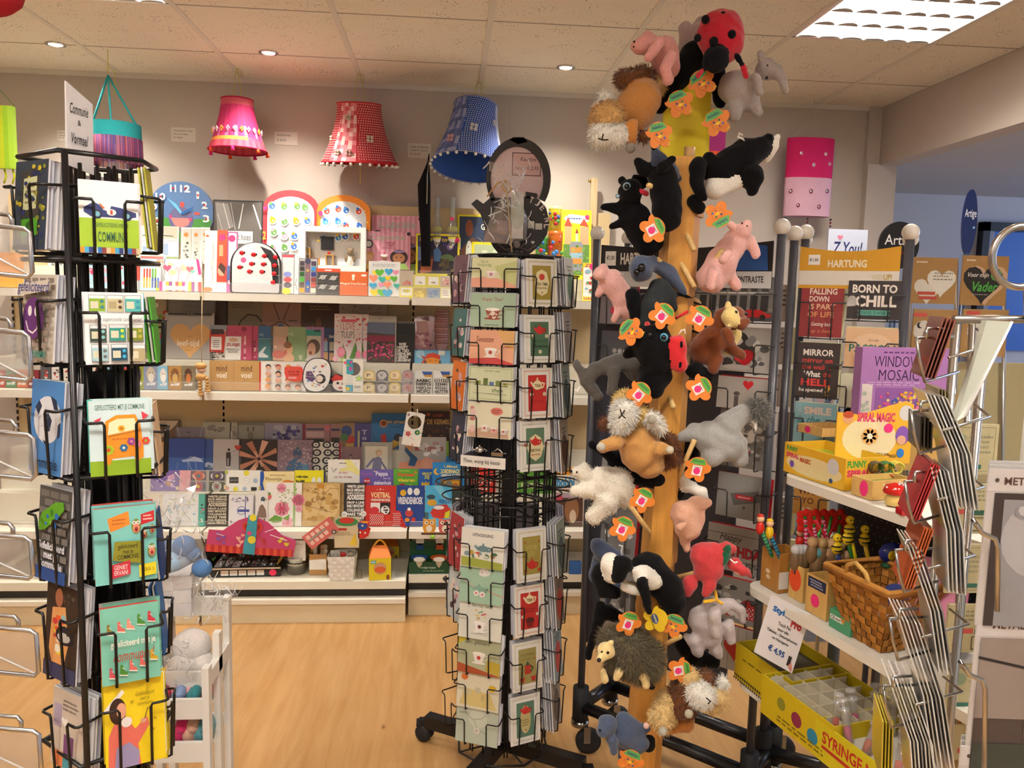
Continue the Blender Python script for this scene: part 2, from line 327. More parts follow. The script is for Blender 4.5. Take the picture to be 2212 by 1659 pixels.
def it(t,x0,x1,yt,name,label,cat,col,ops=(),th=.008,group=None,tilt=7,dy=0,yb=None,side=None,rz=0,kind='paper',poly=None):
 Y,z=TI[t];Y+=dy;xc=(x0+x1)/2
 if yb is not None:z=P(xc,yb,Y).z
 w_=(x1-x0)/F*Y*1.005;zt=P(xc,yt,Y).z+.0;h=(zt-z)/math.cos(math.radians(tilt));X=P(xc,(yt+700)/2,Y).x
 if yb is None:X=P(xc,yt,Y).x*.5+P(xc,2*640-yt if 0 else yt,Y).x*.5
 b=MB()
 if poly:b.prism([(a*w_/100-w_/2,h-c*h/100)for a,c in zip(poly[::2],poly[1::2])],0,th,M(col,kind),M(side or col,kind))
 else:b.box(-w_/2,0,0,w_/2,th,h,M(side or col,kind));b.add([(-w_/2,-.0001,0),(w_/2,-.0001,0),(w_/2,-.0001,h),(-w_/2,-.0001,h)],[(0,1,2,3)],M(col,kind))
 b.art(w_,h,ops);o=b.build(name,None,(X,Y,z+.001),(math.radians(-tilt),0,rz));return tag(o,label,cat,group)
BK='books and stationery on the wall shelves'
def clockops():
 o=[('e',50,50,49,49,'#5f84b8'),('p',[3,62,20,58,50,66,78,60,97,62,90,82,70,96,50,99,30,96,10,82],'#4f9a45'),('c',50,62,19,'#6c6a96'),('p',[34,60,66,60,60,72,50,76,40,72],'#e88a84'),('c',34,58,2.5,'#e8407e'),('c',64,62,2.5,'#e8407e'),('e',52,38,3.5,5,'#d8564a'),('e',74,52,5,2.5,'#d8564a')]
 for n,x,y,ww in(('11',39,12,9),('12',57,12,15),('1',76,22,4),('2',86,38,9),('3',88,60,10),('8',14,66,11),('9',10,44,10),('10',20,26,15),('4',80,80,10),('7',24,84,9)):
  o+=[('t',n,x-ww/2,y-6,x+ww/2,y+6,'#ffffff',1.6),('c',x,y,1.7,'#c01f28')]
 return o+[('p',[50,54,30,28,44,38,53,52],'#6fc4e8'),('p',[50,52,70,40,66,47,53,55],'#2469b4')]
circ=[]
for i in range(32):circ+=[50+50*math.cos(-i*math.pi/16),50+50*math.sin(-i*math.pi/16)]
it('1b',327,459,392,'wall_clock','round blue toy wall clock with big white numerals and landscape face','clock','#6a88b8',clockops(),.01,None,0,.1,524,None,0,'paper',circ)
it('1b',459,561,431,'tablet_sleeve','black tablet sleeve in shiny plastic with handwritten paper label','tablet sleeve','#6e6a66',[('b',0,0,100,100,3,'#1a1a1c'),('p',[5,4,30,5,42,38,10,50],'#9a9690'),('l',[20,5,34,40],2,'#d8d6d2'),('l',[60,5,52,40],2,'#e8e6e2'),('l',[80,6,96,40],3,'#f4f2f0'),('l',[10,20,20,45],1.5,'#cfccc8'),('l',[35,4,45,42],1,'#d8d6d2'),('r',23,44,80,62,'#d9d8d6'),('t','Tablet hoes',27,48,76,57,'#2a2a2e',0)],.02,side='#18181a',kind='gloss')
arch=[0,100,0,22]
for i in range(13):arch+=[50-50*math.cos(i*math.pi/12),22-22*math.sin(i*math.pi/12)]
arch+=[100,100];ia=[8,100,8,28]
for i in range(13):ia+=[50-42*math.cos(i*math.pi/12),28-20*math.sin(i*math.pi/12)]
ia+=[92,100];arch=arch[:2]+arch[2:]
def rev(p):q=list(zip(p[::2],p[1::2]))[::-1];return[c for a in q for c in a]
RB=rev(arch)if 0 else arch
def magnets(seed,cols,n=16):
 g=random.Random(seed);o=[]
 for i in range(n):
  x=18+(i%4)*20+g.uniform(-4,4);y=20+(i//4)*17+g.uniform(-3,3);c=g.choice(cols)
  o+=[('e',x,y,7.5,5.5,'#f3f1ee'),('e',x,y,5.5,4,c),('c',x-2,y-3,3,g.choice(cols)),('c',x+1,y+1,1.6,'#ffffff')]
 return o
it('1b',568,682,408,'magnet_board','arched red framed board covered with small animal magnets','magnet board','#c8323c',[('p',rev(ia),'#e8e8ea')]+magnets(3,['#f2a22c','#e6b12a','#3b74c4','#f0a8b8','#6aa04e'])+[('t','2',1,52,7,62,'#e8c23a'),('t','2',1,76,6,84,'#7ab648'),('c',5,24,4,'#e6327e')],.015,'magnet boards',poly=rev(RB))
it('1b',684,796,419,'magnet_board','arched orange framed board with space magnets behind white shadow box','magnet board','#f08c1e',[('p',rev(ia),'#dfe1e4')]+magnets(5,['#e0502e','#2f6ec2','#f6c338','#4ca0d8'],12)+[('k',5,60,4,'#f8d84a'),('k',95,35,3,'#f8d84a'),('c',8,25,4.5,'#e6327e'),('c',90,20,1,'#fff'),('c',5,42,1.2,'#fff')],.015,'magnet boards',poly=rev(RB))
def cupcake(lb,x0,x1,yt,yb,dy):
 st=[('r',i*10,0,i*10+4,100,'#eeb6c2')for i in range(10)]
 return it('1b',x0,x1,yt,'board_game_box',lb,'board game','#e095aa',st+[('t','Cupcake',14,8,88,26,'#a9c8ae',0,.2),('t','eeboo',42,3,56,6,'#c0305a',0),('t','SPINNER',48,28,68,32,'#a82a48'),('t','GAME',51,34,65,38,'#a82a48'),('q',40,41,75,47,2,'#b84860'),('c',12,34,9,'#1c1a1e'),('c',12,34,6.5,'#e8e2dc'),('c',96,5,4,'#3a2440'),('e',76,68,19,20,'#3a2420'),('e',76,70,13,13,'#b87a52'),('p',[56,100,62,84,90,84,98,100],'#a8cc72'),('e',76,53,12,3,'#9a86c4'),('c',71,68,1.5,'#2a1a18'),('c',81,68,1.5,'#2a1a18'),('e',12,66,11,12,'#d8a850'),('e',12,71,9,10,'#e6b489'),('p',[0,100,4,84,22,84,26,100],'#e2b63e'),('p',[38,66,52,66,49,76,41,76],'#8a5a3a'),('e',45,64,8,4,'#f6f0ea'),('c',45,58,2,'#c02a34'),('e',45,80,12,1.6,'#f6eef0')],.03,'pink cupcake board games',dy=dy,yb=yb,side='#d88ea4')
cupcake('pink striped cupcake spinner game box standing at the back right',803,909,465,590,.05)
cupcake('pink striped cupcake spinner game box in front beside the shadow box',785,884,500,582,-.0)
it('1b',900,992,505,'board_game_box','yellow edged night scene game box reading Kraak de code','board game','#2c2440',[('b',0,0,100,100,4.5,'#f0e21c'),('r',4,6,96,30,'#3a2e62'),('t','Kraak de code',9,8,84,18,'#e8cf3c',1),('c',78,30,8,'#7a6aa8'),('c',80,30,4,'#e8e4c8'),('p',[5,30,22,36,24,60,5,66],'#6c7eb6'),('p',[40,40,50,30,58,44,58,66,42,66],'#4f7ab2'),('p',[14,60,30,50,40,60,36,92,10,96],'#c06a48'),('e',26,56,15,6,'#5c3326'),('e',72,60,16,12,'#5a7048'),('n',50,55,95,96,30,6,['#3a3428','#4c4630','#6b5a38','#26202e'],4),('c',94,14,6,'#ee2f74')],.03,side='#e8d81c')
it('1w',990,1052,463,'board_game_box','yellow game box with owl and squirrel behind the Kraak box','board game','#2e3f5e',[('b',0,0,100,100,6,'#f0e21c'),('t','G',80,14,94,24,'#fff8e0'),('e',40,22,13,14,'#8a4a2e'),('p',[6,60,50,36,94,50,94,96,6,96],'#6c4634'),('e',40,60,11,18,'#dfe2dc'),('c',38,52,2,'#2a2a2a'),('e',74,72,16,16,'#e0c878')],.03,dy=-.02,side='#e8d81c')
it('1b',1020,1087,523,'board_game_box','small yellow box with pale green picture below the owl game','board game','#b9c8a2',[('b',0,0,100,100,8,'#f0e21c'),('n',12,12,90,100,20,12,['#8fa878','#d8e0c4','#5d7a4c'],3)],.03,side='#e8d81c',dy=-.03)
b=MB()
def can(x0,x1,yt,yb,lab,cols,dy=0):
 Y=4.10+dy;z0=P((x0+x1)/2,yb,Y).z;z1=P((x0+x1)/2,yt,Y).z;rr=(x1-x0)/F*Y/2;b=MB();n=20;h=z1-z0
 b.lathe([(0.001,0),(rr,0),(rr,h*.92)],M(cols[0],'gloss'),n);b.lathe([(rr*1.03,h*.88),(rr*1.03,h),(.001,h)],M(cols[1],'plastic'),n)
 g=random.Random(x0)
 for i in range(9):a=-math.pi/2+g.uniform(-1.1,1.1);q=Vector((math.cos(a),math.sin(a),0));b.sph(q*rr*.93+Vector((0,0,g.uniform(.15,.75)*h)),rr*g.uniform(.18,.4),M(g.choice(cols[2:]),'plastic'),8,6)
 o=b.build('game_tin',None,(P((x0+x1)/2,yb,Y).x,Y,z0));tag(o,lab,'tin','picture tins beside the teapot sign')
can(1183,1214,500,560,'orange tin with cartoon animals under the yellow tin',['#d8742c','#c86424','#c22a2e','#3a7ec4','#4a9a44'])
can(1184,1212,446,500.4,'yellow tin with pale lid stacked on the orange tin',['#e6cf34','#dfe08a','#4a9a44','#c22a2e','#2f4f9c'])
can(1156,1182,512,560,'green and blue picture tin half hidden by the teapot sign',['#4c9a48','#3a8038','#c22a2e','#2f6ec2','#e6cf34'])
it('1b',1214,1281,452,'board_game_box','tall yellow castle game box with round window and pink price dot','board game','#eede1c',[('p',[10,12,30,6,92,9,92,16,60,20,20,18],'#f0efe4'),('q',22,10,80,15,1,'#3d5a9a'),('p',[12,24,24,10,38,24],'#b84a34'),('r',14,24,36,52,'#c9a878'),('p',[62,22,76,12,92,24],'#b84a34'),('r',64,24,92,52,'#c9a27a'),('p',[48,34,53,26,59,34],'#9a3a34'),('r',49,34,58,46,'#e0d0b0'),('r',10,50,94,94,'#5f8a3c'),('n',10,50,94,94,50,5,['#4c7a34','#7aa04e','#86b058'],6),('p',rev([30,82,30,52,36,46,68,46,74,52,74,82,68,88,36,88]),'#8a8f96'),('r',34,54,70,62,'#d08a3c'),('r',34,62,70,70,'#8fb4c4'),('r',34,70,70,78,'#d08a3c'),('c',20,88,8,'#dfe4ea'),('r',70,84,92,90,'#c8502e'),('c',86,10,7,'#ee2f74')],.03,side='#e8d81c')
it('1f',1262,1292,568,'board_game_box','yellow and white game box edge beside the black card stand','board game','#f0efe8',[('r',0,0,100,12,'#f0e21c'),('r',0,88,100,100,'#f0e21c'),('t','ZI',10,2,50,11,'#c0327e'),('c',70,10,26,'#ee2f74'),('n',0,14,100,86,16,18,['#4c9a48','#c22a2e','#e2b0a0','#8fb4c4'],3),('t','HABA',6,89,96,97,'#c01f28')],.03,side='#e8d81c')
Y,z=TI['1b'];xf=P(717,540,4.03).x;zf=P(717,588,4.03).z;wf=(788-648)/F*4.03;hf=P(717,489,4.03).z-zf
r=root('shadow_box_frame','white wooden shadow box frame with tiny schoolroom inside','shadow box',(xf,4.03,zf),(math.radians(-3),0,0));b=MB();W=M('#f8f6f2','paint');t=.035;k_=.026
b.box(-wf/2,0,0,wf/2,t,k_*1.3,W);b.box(-wf/2,0,hf-k_,wf/2,t,hf,W);b.box(-wf/2,0,k_*1.3,-wf/2+k_*1.3,t,hf-k_,W);b.box(wf/2-k_,0,k_*1.3,wf/2,t,hf-k_,W);b.box(-wf/2,t+.02,0,wf/2,t+.03,hf,M('#c9c2b8','paint'));b.box(-wf/2,t,0,wf/2,t+.03,.03,M('#e8e2d8'));b.box(-wf/2,t,hf-.02,wf/2,t+.03,hf,W);b.box(-wf/2,t,0,-wf/2+.02,t+.03,hf,W);b.box(wf/2-.02,t,0,wf/2,t+.03,hf,W);b.build('frame',r)
b=MB();b.box(-.062,.045,.115,.0,.055,.175,M('#1d2026'));b.box(-.066,.043,.172,.004,.056,.18,M('#33363e'));b.build('miniature_bag',r)
b=MB();w_=M('#c99a5a','wood');b.box(-.04,.02,.085,.006,.05,.09,w_);
for x in(-.036,-.002):b.box(x,.022,.035,x+.006,.048,.085,w_)
b.box(-.115,.02,.035,-.11,.05,.115,w_);b.box(-.115,.02,.06,-.085,.05,.065,w_);b.box(-.088,.02,.035,-.083,.05,.06,w_);b.sph((-.02,.035,.098),.008,M('#c22a2e'));b.build('miniature_furniture',r)
b=MB();f_=M('#8f7a5e','plush');b.sph((.085,.035,.06),(.02,.015,.03),M('#e8e2d8','cloth'));b.sph((.085,.03,.105),.018,f_);b.sph((.072,.03,.12),.006,f_);b.sph((.098,.03,.12),.006,f_);b.sph((.066,.03,.072),(.01,.008,.018),f_);b.sph((.104,.03,.072),(.01,.008,.018),f_);b.build('miniature_bear',r)
def bottle(xp,lab):
 Y=4.14;z0=P(xp,560,Y).z;z1=P(xp,425,Y).z;h=z1-z0;b=MB();g=film('bottle_glass',.30,'#e9efee',.05)
 r=root('glass_bottle',lab,'bottle',(P(xp,520,Y).x,Y,z0),group='long necked bottles')
 b.lathe([(.038,0),(.042,h*.3),(.038,h*.4),(.014,h*.62),(.0115,h*.97),(.014,h),(.011,h)],g,20);b.build('bottle',r)
 b=MB();b.lathe([(.0428,h*.16),(.0428,h*.34)],M('#f2f2ea'),20);b.lathe([(.0431,h*.32),(.0431,h*.35)],M('#ece01e'),20);b.lathe([(.031,h*.45),(.024,h*.52)],M('#ece01e'),20)
 b.art(.06,h*.1,[('t','Pirol',5,10,95,90,'#1a1a22')],-.03,h*.2,-.0428);b.build('label',r)
bottle(944,'clear glass bottle with yellow collar right beside the folded black umbrella');bottle(977,'clear glass bottle with pink price dot, right of its twin')
p=P(985,473,4.10);b=MB();b.prism([(.010*math.cos(i*math.pi/8),.010*math.sin(i*math.pi/8))for i in range(16)],0,.001,M('#ee2f74'));tag(b.build('price_sticker',None,p+Vector((-.02,0,0))),'pink round price dot on the right glass bottle','sticker')
b=MB();Y=4.06;pts=[P(927,332,Y),P(925,352,Y),P(916,400,Y),P(917,455,Y),P(919,500,Y),P(920,575,Y)];b.tube(pts,[.002,.006,.033,.03,.026,.024],M('#17161a','cloth'),10)
b.tube([P(927,345,Y-.03),P(923,380,Y-.035),P(922,440,Y-.03)],.003,M('#9a9894','metal'),6);o=b.build('folded_umbrella',None,(0,0,0));tag(o,'folded black umbrella standing upright between game boxes','umbrella')
b=MB();Y=4.19;q0=P(1279,540,Y);b.box(q0 .x-.018,Y,TI['1b'][1],q0 .x+.018,Y+.02,P(1279,384,Y).z,M('#c9b08a','wood'));b.sph((q0 .x-.026,Y,P(1270,391,Y).z),.009,M('#c8a860','metal'));tag(b.build('wooden_stand',None),'pale wooden post with brass knob behind the castle box','post')
def stripes(cols,y0=0,y1=100,n=12):return[('r',i*100/n,y0,(i+1)*100/n,y1,cols[i%len(cols)])for i in range(n)]
it('1b',303,383,488,'cosmetic_bag','clear plastic bag with milk lettering and white cow print','bag','#ece9df',[('r',4,2,50,40,'#d9d5c2'),('r',52,2,96,38,'#cfcab4'),('t','mil',10,52,74,88,'#9db3cc',2.5),('e',50,92,18,9,'#e6e0da'),('r',0,92,100,100,'#9aa87e'),('l',[10,30,30,26,34,32],1.5,'#2a2a2a'),('l',[60,28,86,30],1.5,'#2a2a2a'),('l',[0,44,100,42],2,'#ffffff')],.012,dy=-.03,yb=560,kind='gloss')
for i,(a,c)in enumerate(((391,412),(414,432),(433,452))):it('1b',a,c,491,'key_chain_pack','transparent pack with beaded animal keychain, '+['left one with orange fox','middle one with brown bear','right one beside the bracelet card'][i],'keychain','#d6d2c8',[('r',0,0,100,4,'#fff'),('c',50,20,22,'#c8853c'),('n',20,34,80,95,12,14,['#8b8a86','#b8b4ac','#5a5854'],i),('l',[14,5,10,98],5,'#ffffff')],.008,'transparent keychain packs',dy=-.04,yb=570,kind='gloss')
for i,(x0,x1,c)in enumerate(((182,232,'#9cc4d4'),(234,282,'#a9ccd8'))):it('1f',x0,x1,545,'gift_box',['pale blue rose print box at left seen through the card rack','pale blue rose print box nearer the red pencil pack'][i],'gift box',c,[('n',5,5,95,95,9,15,['#e0637e','#d8486a','#f0a0b0'],i),('n',5,5,95,95,30,3,['#ffffff','#5d8a74'],i+9)],.03,'pale blue floral gift boxes')
it('1f',283,300,556,'pencil_pack','narrow pack of red checked pencils on the top shelf','pencils','#e9e2d8',stripes(['#c23a34','#d86a60','#b32d2a'],5,70,6)+[('b',0,0,100,100,4,'#e8ddc8')],.01)
it('1f',298,352,554,'pen_pack','light blue card pack holding six coloured striped pens','pens','#b9dcee',[('r',8,0,92,7,'#d67a78'),('r',70,12,92,17,'#f0a060'),('q',18,14,60,24,2,'#7aa8d0'),('r',14,34,84,92,'#e8f2f6')]+[z for i in range(6)for z in(('r',20+i*10.5,36,26+i*10.5,62,['#d8563a','#c8402e','#d8563a','#5ca83c','#7ab83c','#e8e8e8'][i]),('r',20+i*10.5,62,26+i*10.5,92,['#e8c23a','#d8b030','#e8d05a','#3a5aa8','#2f4f9c','#5a7ac8'][i]))],.01)
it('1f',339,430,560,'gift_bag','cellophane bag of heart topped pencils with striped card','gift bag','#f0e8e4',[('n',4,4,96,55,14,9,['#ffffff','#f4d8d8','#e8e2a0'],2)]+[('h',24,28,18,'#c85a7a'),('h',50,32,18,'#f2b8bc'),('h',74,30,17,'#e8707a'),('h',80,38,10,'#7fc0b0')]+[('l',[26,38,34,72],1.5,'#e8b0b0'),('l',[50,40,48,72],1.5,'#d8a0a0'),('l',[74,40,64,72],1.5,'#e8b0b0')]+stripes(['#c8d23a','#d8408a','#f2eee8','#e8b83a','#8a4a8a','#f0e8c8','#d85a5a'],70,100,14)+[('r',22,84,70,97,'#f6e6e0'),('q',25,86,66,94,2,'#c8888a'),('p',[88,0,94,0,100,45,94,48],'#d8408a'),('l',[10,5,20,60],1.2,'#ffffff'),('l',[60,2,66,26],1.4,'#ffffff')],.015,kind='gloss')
it('1f',439,464,497,'bracelet_card','cream card holding a silver bracelet, left of the red watch card','jewellery','#f2e4da',[('e',20,9,14,2,'#b8683a'),('l',[66,20,72,40,62,60,70,80,55,90],8,'#b8b4b0'),('c',62,53,20,'#d0ccc8'),('e',30,96,40,4,'#d87a4a')],.006)
it('1f',466,486,496,'watch_card','narrow red and orange card with child wristwatch','watch','#d8502e',[('c',50,12,36,'#ee2f74'),('r',20,24,60,42,'#f0a87a'),('r',0,58,100,82,'#c8402e'),('e',50,66,40,8,'#e0a888'),('r',0,84,100,100,'#f0e4d4'),('p',[10,60,40,52,92,60,80,72],'#4a2a22')],.006)
it('1f',488,509,500,'watch_card','narrow pink and purple card with figure, beside the ladybird tin','watch','#ead8e4',[('b',0,0,100,100,12,'#a8508c'),('c',44,11,34,'#ee2f74'),('c',70,54,20,'#e8b04a'),('p',[20,66,90,58,80,84,30,84],'#e8707a'),('r',0,86,100,100,'#b85a9a'),('r',0,56,30,80,'#5a6aa8')],.006)
def ladytin():
 Y,z=TI['1f'];w_=104/F*Y;h=P(553,522,Y).z-z;X=P(553,580,Y).x
 r=root('magnet_tin','arched black and silver tin with eleven red ladybird magnets','magnet tin',(X,Y-.015,z),(math.radians(-5),0,0));b=MB()
 pts=[(x*w_/100-w_/2,h-y*h/100)for x,y in zip(rev(RB)[::2],rev(RB)[1::2])]
 pts=[]
 for cx,cz,a0 in((w_/2-.01,.01,-90),):pts+=[(cx+.01*math.cos(math.radians(a0+i*22.5)),cz+.01*math.sin(math.radians(a0+i*22.5)))for i in range(5)]
 pts+=[(w_/2*math.cos(i*math.pi/16),h*.56+h*.44*math.sin(i*math.pi/16))for i in range(17)]
 pts+=[(-w_/2+.01-.01*math.cos(math.radians(i*22.5)),.01-.01*math.sin(math.radians(i*22.5)))for i in range(5)]
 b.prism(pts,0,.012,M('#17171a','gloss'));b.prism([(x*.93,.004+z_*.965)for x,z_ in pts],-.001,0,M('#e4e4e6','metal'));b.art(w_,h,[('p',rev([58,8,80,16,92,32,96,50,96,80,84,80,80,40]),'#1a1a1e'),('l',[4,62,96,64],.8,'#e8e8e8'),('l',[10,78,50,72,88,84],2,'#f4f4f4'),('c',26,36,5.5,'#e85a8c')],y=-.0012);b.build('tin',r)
 R1=M('#d01e28','gloss');K=M('#111','gloss')
 for x,y in((22,22),(46,25),(68,27),(90,29),(42,43),(66,43),(89,45),(18,50),(38,58),(63,58),(88,61),(86,78)):
  b=MB();c=Vector((x*w_/100*.97-w_/2+.003,-.004,h-y*h/100));b.sph(c,(.0125,.007,.0105),R1,12,8);b.sph(c+Vector((.012,0,.001)),(.0045,.004,.006),K,8,5)
  for dx,dz in((-.004,.003),(.002,.004),(-.002,-.003),(.004,-.003)):b.sph(c+Vector((dx,-.0055,dz)),(.0016,.0016,.0018),K,6,4)
  b.build('ladybird_magnet',r)
ladytin()
def palette(x0,x1,yt,lab,dy=0):
 o=[('b',0,0,100,100,3,'#6a6a70'),('r',34,4,62,96,'#7a5a68'),('c',48,8,16,'#3a3a5a'),('t','PAINT',40,30,56,38,'#f0d060'),('p',[38,70,50,60,60,72,56,92,42,92],'#2a6ac0'),('k',49,80,8,'#f0c23a')]
 for i,(a,c)in enumerate((('#3a3038','#4a3850'),('#2f2a26','#3a8ac8'),('#1f5a2a','#3a3a88'),('#4aa83a','#8a3a3a'),('#5a4a38','#c84a3a'),('#f0a01e','#f0e0c8'))):o+=[('r',6,8+i*15,31,20+i*15,a),('r',66,8+i*15,92,20+i*15,c)]
 return it('1f',x0,x1,yt,'paint_set',lab,'paint box','#b8b6b4',o,.012,dy=dy,kind='plastic')
palette(645,684,558,'watercolour paint palette with twelve coloured squares')
it('1f',607,634,549,'paint_set','slim white paint box with round blue, red and yellow pans','paint box','#e4e2e2',[('r',0,0,100,8,'#d84a5a'),('b',0,0,100,100,6,'#8a8a8e'),('e',48,51,30,7,'#8a96d8'),('e',50,64,30,7,'#c85a5a'),('e',50,78,30,7,'#5a5a62'),('e',40,93,34,8,'#f6dc30')],.012,kind='plastic')
it('1f',634,645,552,'activity_book','thin white activity booklet between the two paint boxes','book','#f0eeea',[('l',[50,60,30,75,70,90],8,'#2a2a2a')],.012)
it('1f',683,733,580,'mould_tray','black blister tray with four silver planet shapes and red header','mould set','#4a4846',[('r',0,0,100,14,'#d8502e'),('r',36,5,64,9,'#fff')]+[z for x,y in((28,34),(72,36),(28,70),(72,72))for z in(('r',x-19,y-14,x+19,y+12,'#3a3836'),('e',x,y,13,9,'#a8a6a2'),('l',[x-16,y+6,x+16,y-7],5,'#b8b6b2'))],.012,kind='plastic')
it('1f',733,793,587,'puzzle_box','orange cardboard box printed MagneTanGram','puzzle box','#d8662a',[('t','MagneTanGram',4,46,94,57,'#f4ead8',.5),('p',[44,14,52,10,56,20,52,26,54,36,46,36],'#f4ead8'),('e',86,15,10,5,'#f8e8e0')],.03,side='#c25a22')
def hearts(seed,n,cols,y0=30,y1=92,s=(14,26)):
 g=random.Random(seed);return[('h',16+(i%4)*23+g.uniform(-5,5),y0+(i//4)*(y1-y0)/max(1,(n-1)//4)+g.uniform(-3,3),g.uniform(*s),cols[i%len(cols)])for i in range(n)]
it('1f',797,863,565,'sticker_sheet','clear pack of bright heart window stickers','stickers','#dfe0de',[('q',10,6,90,16,2,'#9aa0a0')]+hearts(2,15,['#f0d020','#5fb83a','#3aa8d8','#e896b8','#f09070','#42b8a8'],30,88,(18,32)),.01,kind='gloss')
for i,(x0,x1,yt,yb,c,o_)in enumerate(((863,892,585,618,'#c9b8a0',[('n',10,55,90,100,9,14,['#c8564a','#d87a6a'],1)]),(863,892,619,647,'#e8dc4a',[('r',10,12,90,70,'#f2f0e8'),('e',50,35,28,14,'#d8c83a')]),(893,921,593,622,'#e0d44a',[('r',12,14,88,78,'#f2f0e8'),('n',24,45,80,75,8,8,['#b8b4aa','#8a867a'],5)]),(893,921,622,649,'#b8a028',[('n',5,10,95,95,22,12,['#e8cf20','#c8ac18','#f0dc48'],6)]),(922,950,595,622,'#e0d44a',[('r',12,14,88,78,'#f2f0e8'),('n',24,45,80,75,8,8,['#c8b44a','#8a867a'],7)]),(922,950,622,649,'#8a98a8',[('n',5,10,95,95,18,12,['#5a7eb0','#7a9ac8','#4a6a9a'],8)]),(951,974,597,620,'#c9b8a0',[('n',10,10,90,90,12,14,['#e89a9a','#c8606a','#f0d0c8'],9)]),(951,974,621,649,'#e8dc8a',[('r',12,12,90,80,'#f4f2ea'),('q',20,20,80,70,3,'#b89090')]))):
 it('1f',x0,x1,yt,'bead_box',['clear box of red shapes on top at the left of the bead boxes','yellow and white bead box bottom left of its rack','yellow box with grey bead picture in the top row','box of yellow hearts in the bottom row','yellow box with gold bead picture in the top row','box of blue beads in the bottom row','box of pink flower beads at the top right','white labelled box beneath the pink flower beads'][i],'box',c,o_,.03,'small boxes of wooden beads',tilt=0,yb=yb)
b=MB();Y=3.885;q0=P(862,600,Y).x;q1=P(976,600,Y).x;z0=TI['1f'][1];z1=P(915,584,Y).z;b.box(q0,Y,z0,q1,Y+.002,z1,film('acrylic',.07));b.box(q0,Y,z0,q0+.002,Y+.08,z1,film('acrylic',.07));b.box(q1-.002,Y,z0,q1,Y+.08,z1,film('acrylic',.07));tag(b.build('acrylic_bin',None),'clear acrylic bin holding the small bead boxes','bin')
it('1b',108,186,545,'text_sign','cream word art sign reading breaths and moments behind black rack','sign','#ece6d8',[('t','IS NOT MEASURED',8,2,96,14,'#4a463e'),('t','BREATHS',22,20,88,44,'#3a362e'),('t','BUT BY THE',10,54,92,68,'#4a463e'),('t','MOMENTS',4,76,98,99,'#2a2620')],.01,yb=592,dy=-.05)
it('1f',-20,32,545,'puzzle_box','orange box edge at the far left of the top shelf','box','#e8961e',[('r',0,60,100,70,'#f0b84a')],.05)
r=root('wooden_pull_toy','pale wooden bead puppet hanging on long string from top shelf','pull toy',P(437,600,3.845));o_=r.location;b=MB();Q=lambda u,v,d=0:P(u,v,3.845+d)-o_;wd=M('#c99a5a','wood')
b.tube([Q(437,600),Q(436,700),Q(436,785)],.0022,M('#c9b088','cloth'),5);b.build('string',r)
b=MB();b.sph(Q(434,790),(.028,.02,.016),wd);b.sph(Q(428,793),(.012,.01,.012),wd);b.sph(Q(436,800),(.02,.014,.012),M('#c9a08a','cloth'));b.sph(Q(434,814),(.026,.018,.018),wd);b.build('body',r)
for u,v in((432,826),(447,818)):
 b=MB();
 for i in range(4):b.sph(Q(u+i*.4,v+i*7),(.011,.011,.009),wd,10,6)
 b.sph(Q(u+2,v+26),(.015,.013,.007),wd);b.build('leg',r)
it('2w',300,352,645,'wooden_toy_set','cream board with panda, frog and ladybird figures','toy set','#b8a684',[('c',20,8,18,'#7a2a3a'),('c',60,12,10,'#f2eee4'),('c',58,33,11,'#f0ece2'),('c',56,28,5,'#1a1a1a'),('c',78,32,10,'#8aa83a'),('c',96,24,8,'#c8382e'),('c',96,36,10,'#c8382e'),('r',60,48,96,52,'#3a3026'),('r',8,60,48,92,'#9a8a6e'),('r',60,60,98,92,'#8a7a60'),('r',10,60,46,70,'#4a4238')],.02)
it('2b',314,336,762,'picture_card','small picture card with yellow flower next to the blue clip','card','#8a9a4a',[('n',5,30,95,95,8,18,['#e8dc8a','#c8c05a'],2)],.004);it('2b',302,313,760,'picture_card','tiny red card at the left end of the calendar row','card','#d84a50',[('r',20,40,80,60,'#f0d0c8')],.004)
it('2b',332,360,722,'animal_pen','blue horse shaped paper clip pen with yellow eye','pen','#4a8ac8',[('c',20,30,16,'#e8c23a'),('c',14,58,18,'#e0306a'),('p',[40,60,66,60,66,100,44,100],'#e8eef2'),('p',[30,4,60,0,66,18,40,22],'#c8486a')],.006,poly=[44,100,40,62,2,62,0,38,22,36,32,0,96,8,100,44,66,56,66,100][::1]and rev([44,100,40,62,2,62,0,38,22,36,32,0,96,8,100,44,66,56,66,100]),kind='plastic')
it('2w',362,470,640,'wall_calendar','grey wall calendar standing behind the heart calendar','calendar','#a39a90',[('t','Cats and Dogs',26,6,78,11,'#7a7068',0),('q',25,14,75,20,2,'#8a8078')],.006,dy=.02)
it('2b',356,456,677,'wall_calendar','grey spiral calendar with kraft heart reading leef-tijd','calendar','#aaa49c',[('h',52,55,82,'#d9a868'),('t','leef-tijd',26,58,70,76,'#fbf4e6',.5),('q',40,80,62,82,1,'#9a6a3a'),('q',45,50,56,52,1,'#9a6a3a'),('r',6,1,44,4,'#3a3430'),('r',56,1,96,4,'#3a3430'),('e',50,3,5,2.5,'#7a6a5e')]+[('r',8+i*4,0,9.5+i*4,7,'#2a2622')for i in range(22)],.006)
it('2w',462,488,646,'wall_calendar','dark brown narrow calendar at left behind the red pouch card','calendar','#4a3c36',[('r',30,60,90,85,'#6a5a50'),('c',60,60,8,'#b0a090')],.008)
it('2w',487,562,650,'wall_calendar','olive grey calendar with leather cord bracelets','calendar','#8d7c62',[('q',10,2,80,14,3,'#6a5c46'),('l',[22,90,26,60,40,36,60,24,84,26,98,36],3.5,'#33281f'),('l',[30,80,50,62,66,60,80,70,88,88],3,'#3a2c22')],.008)
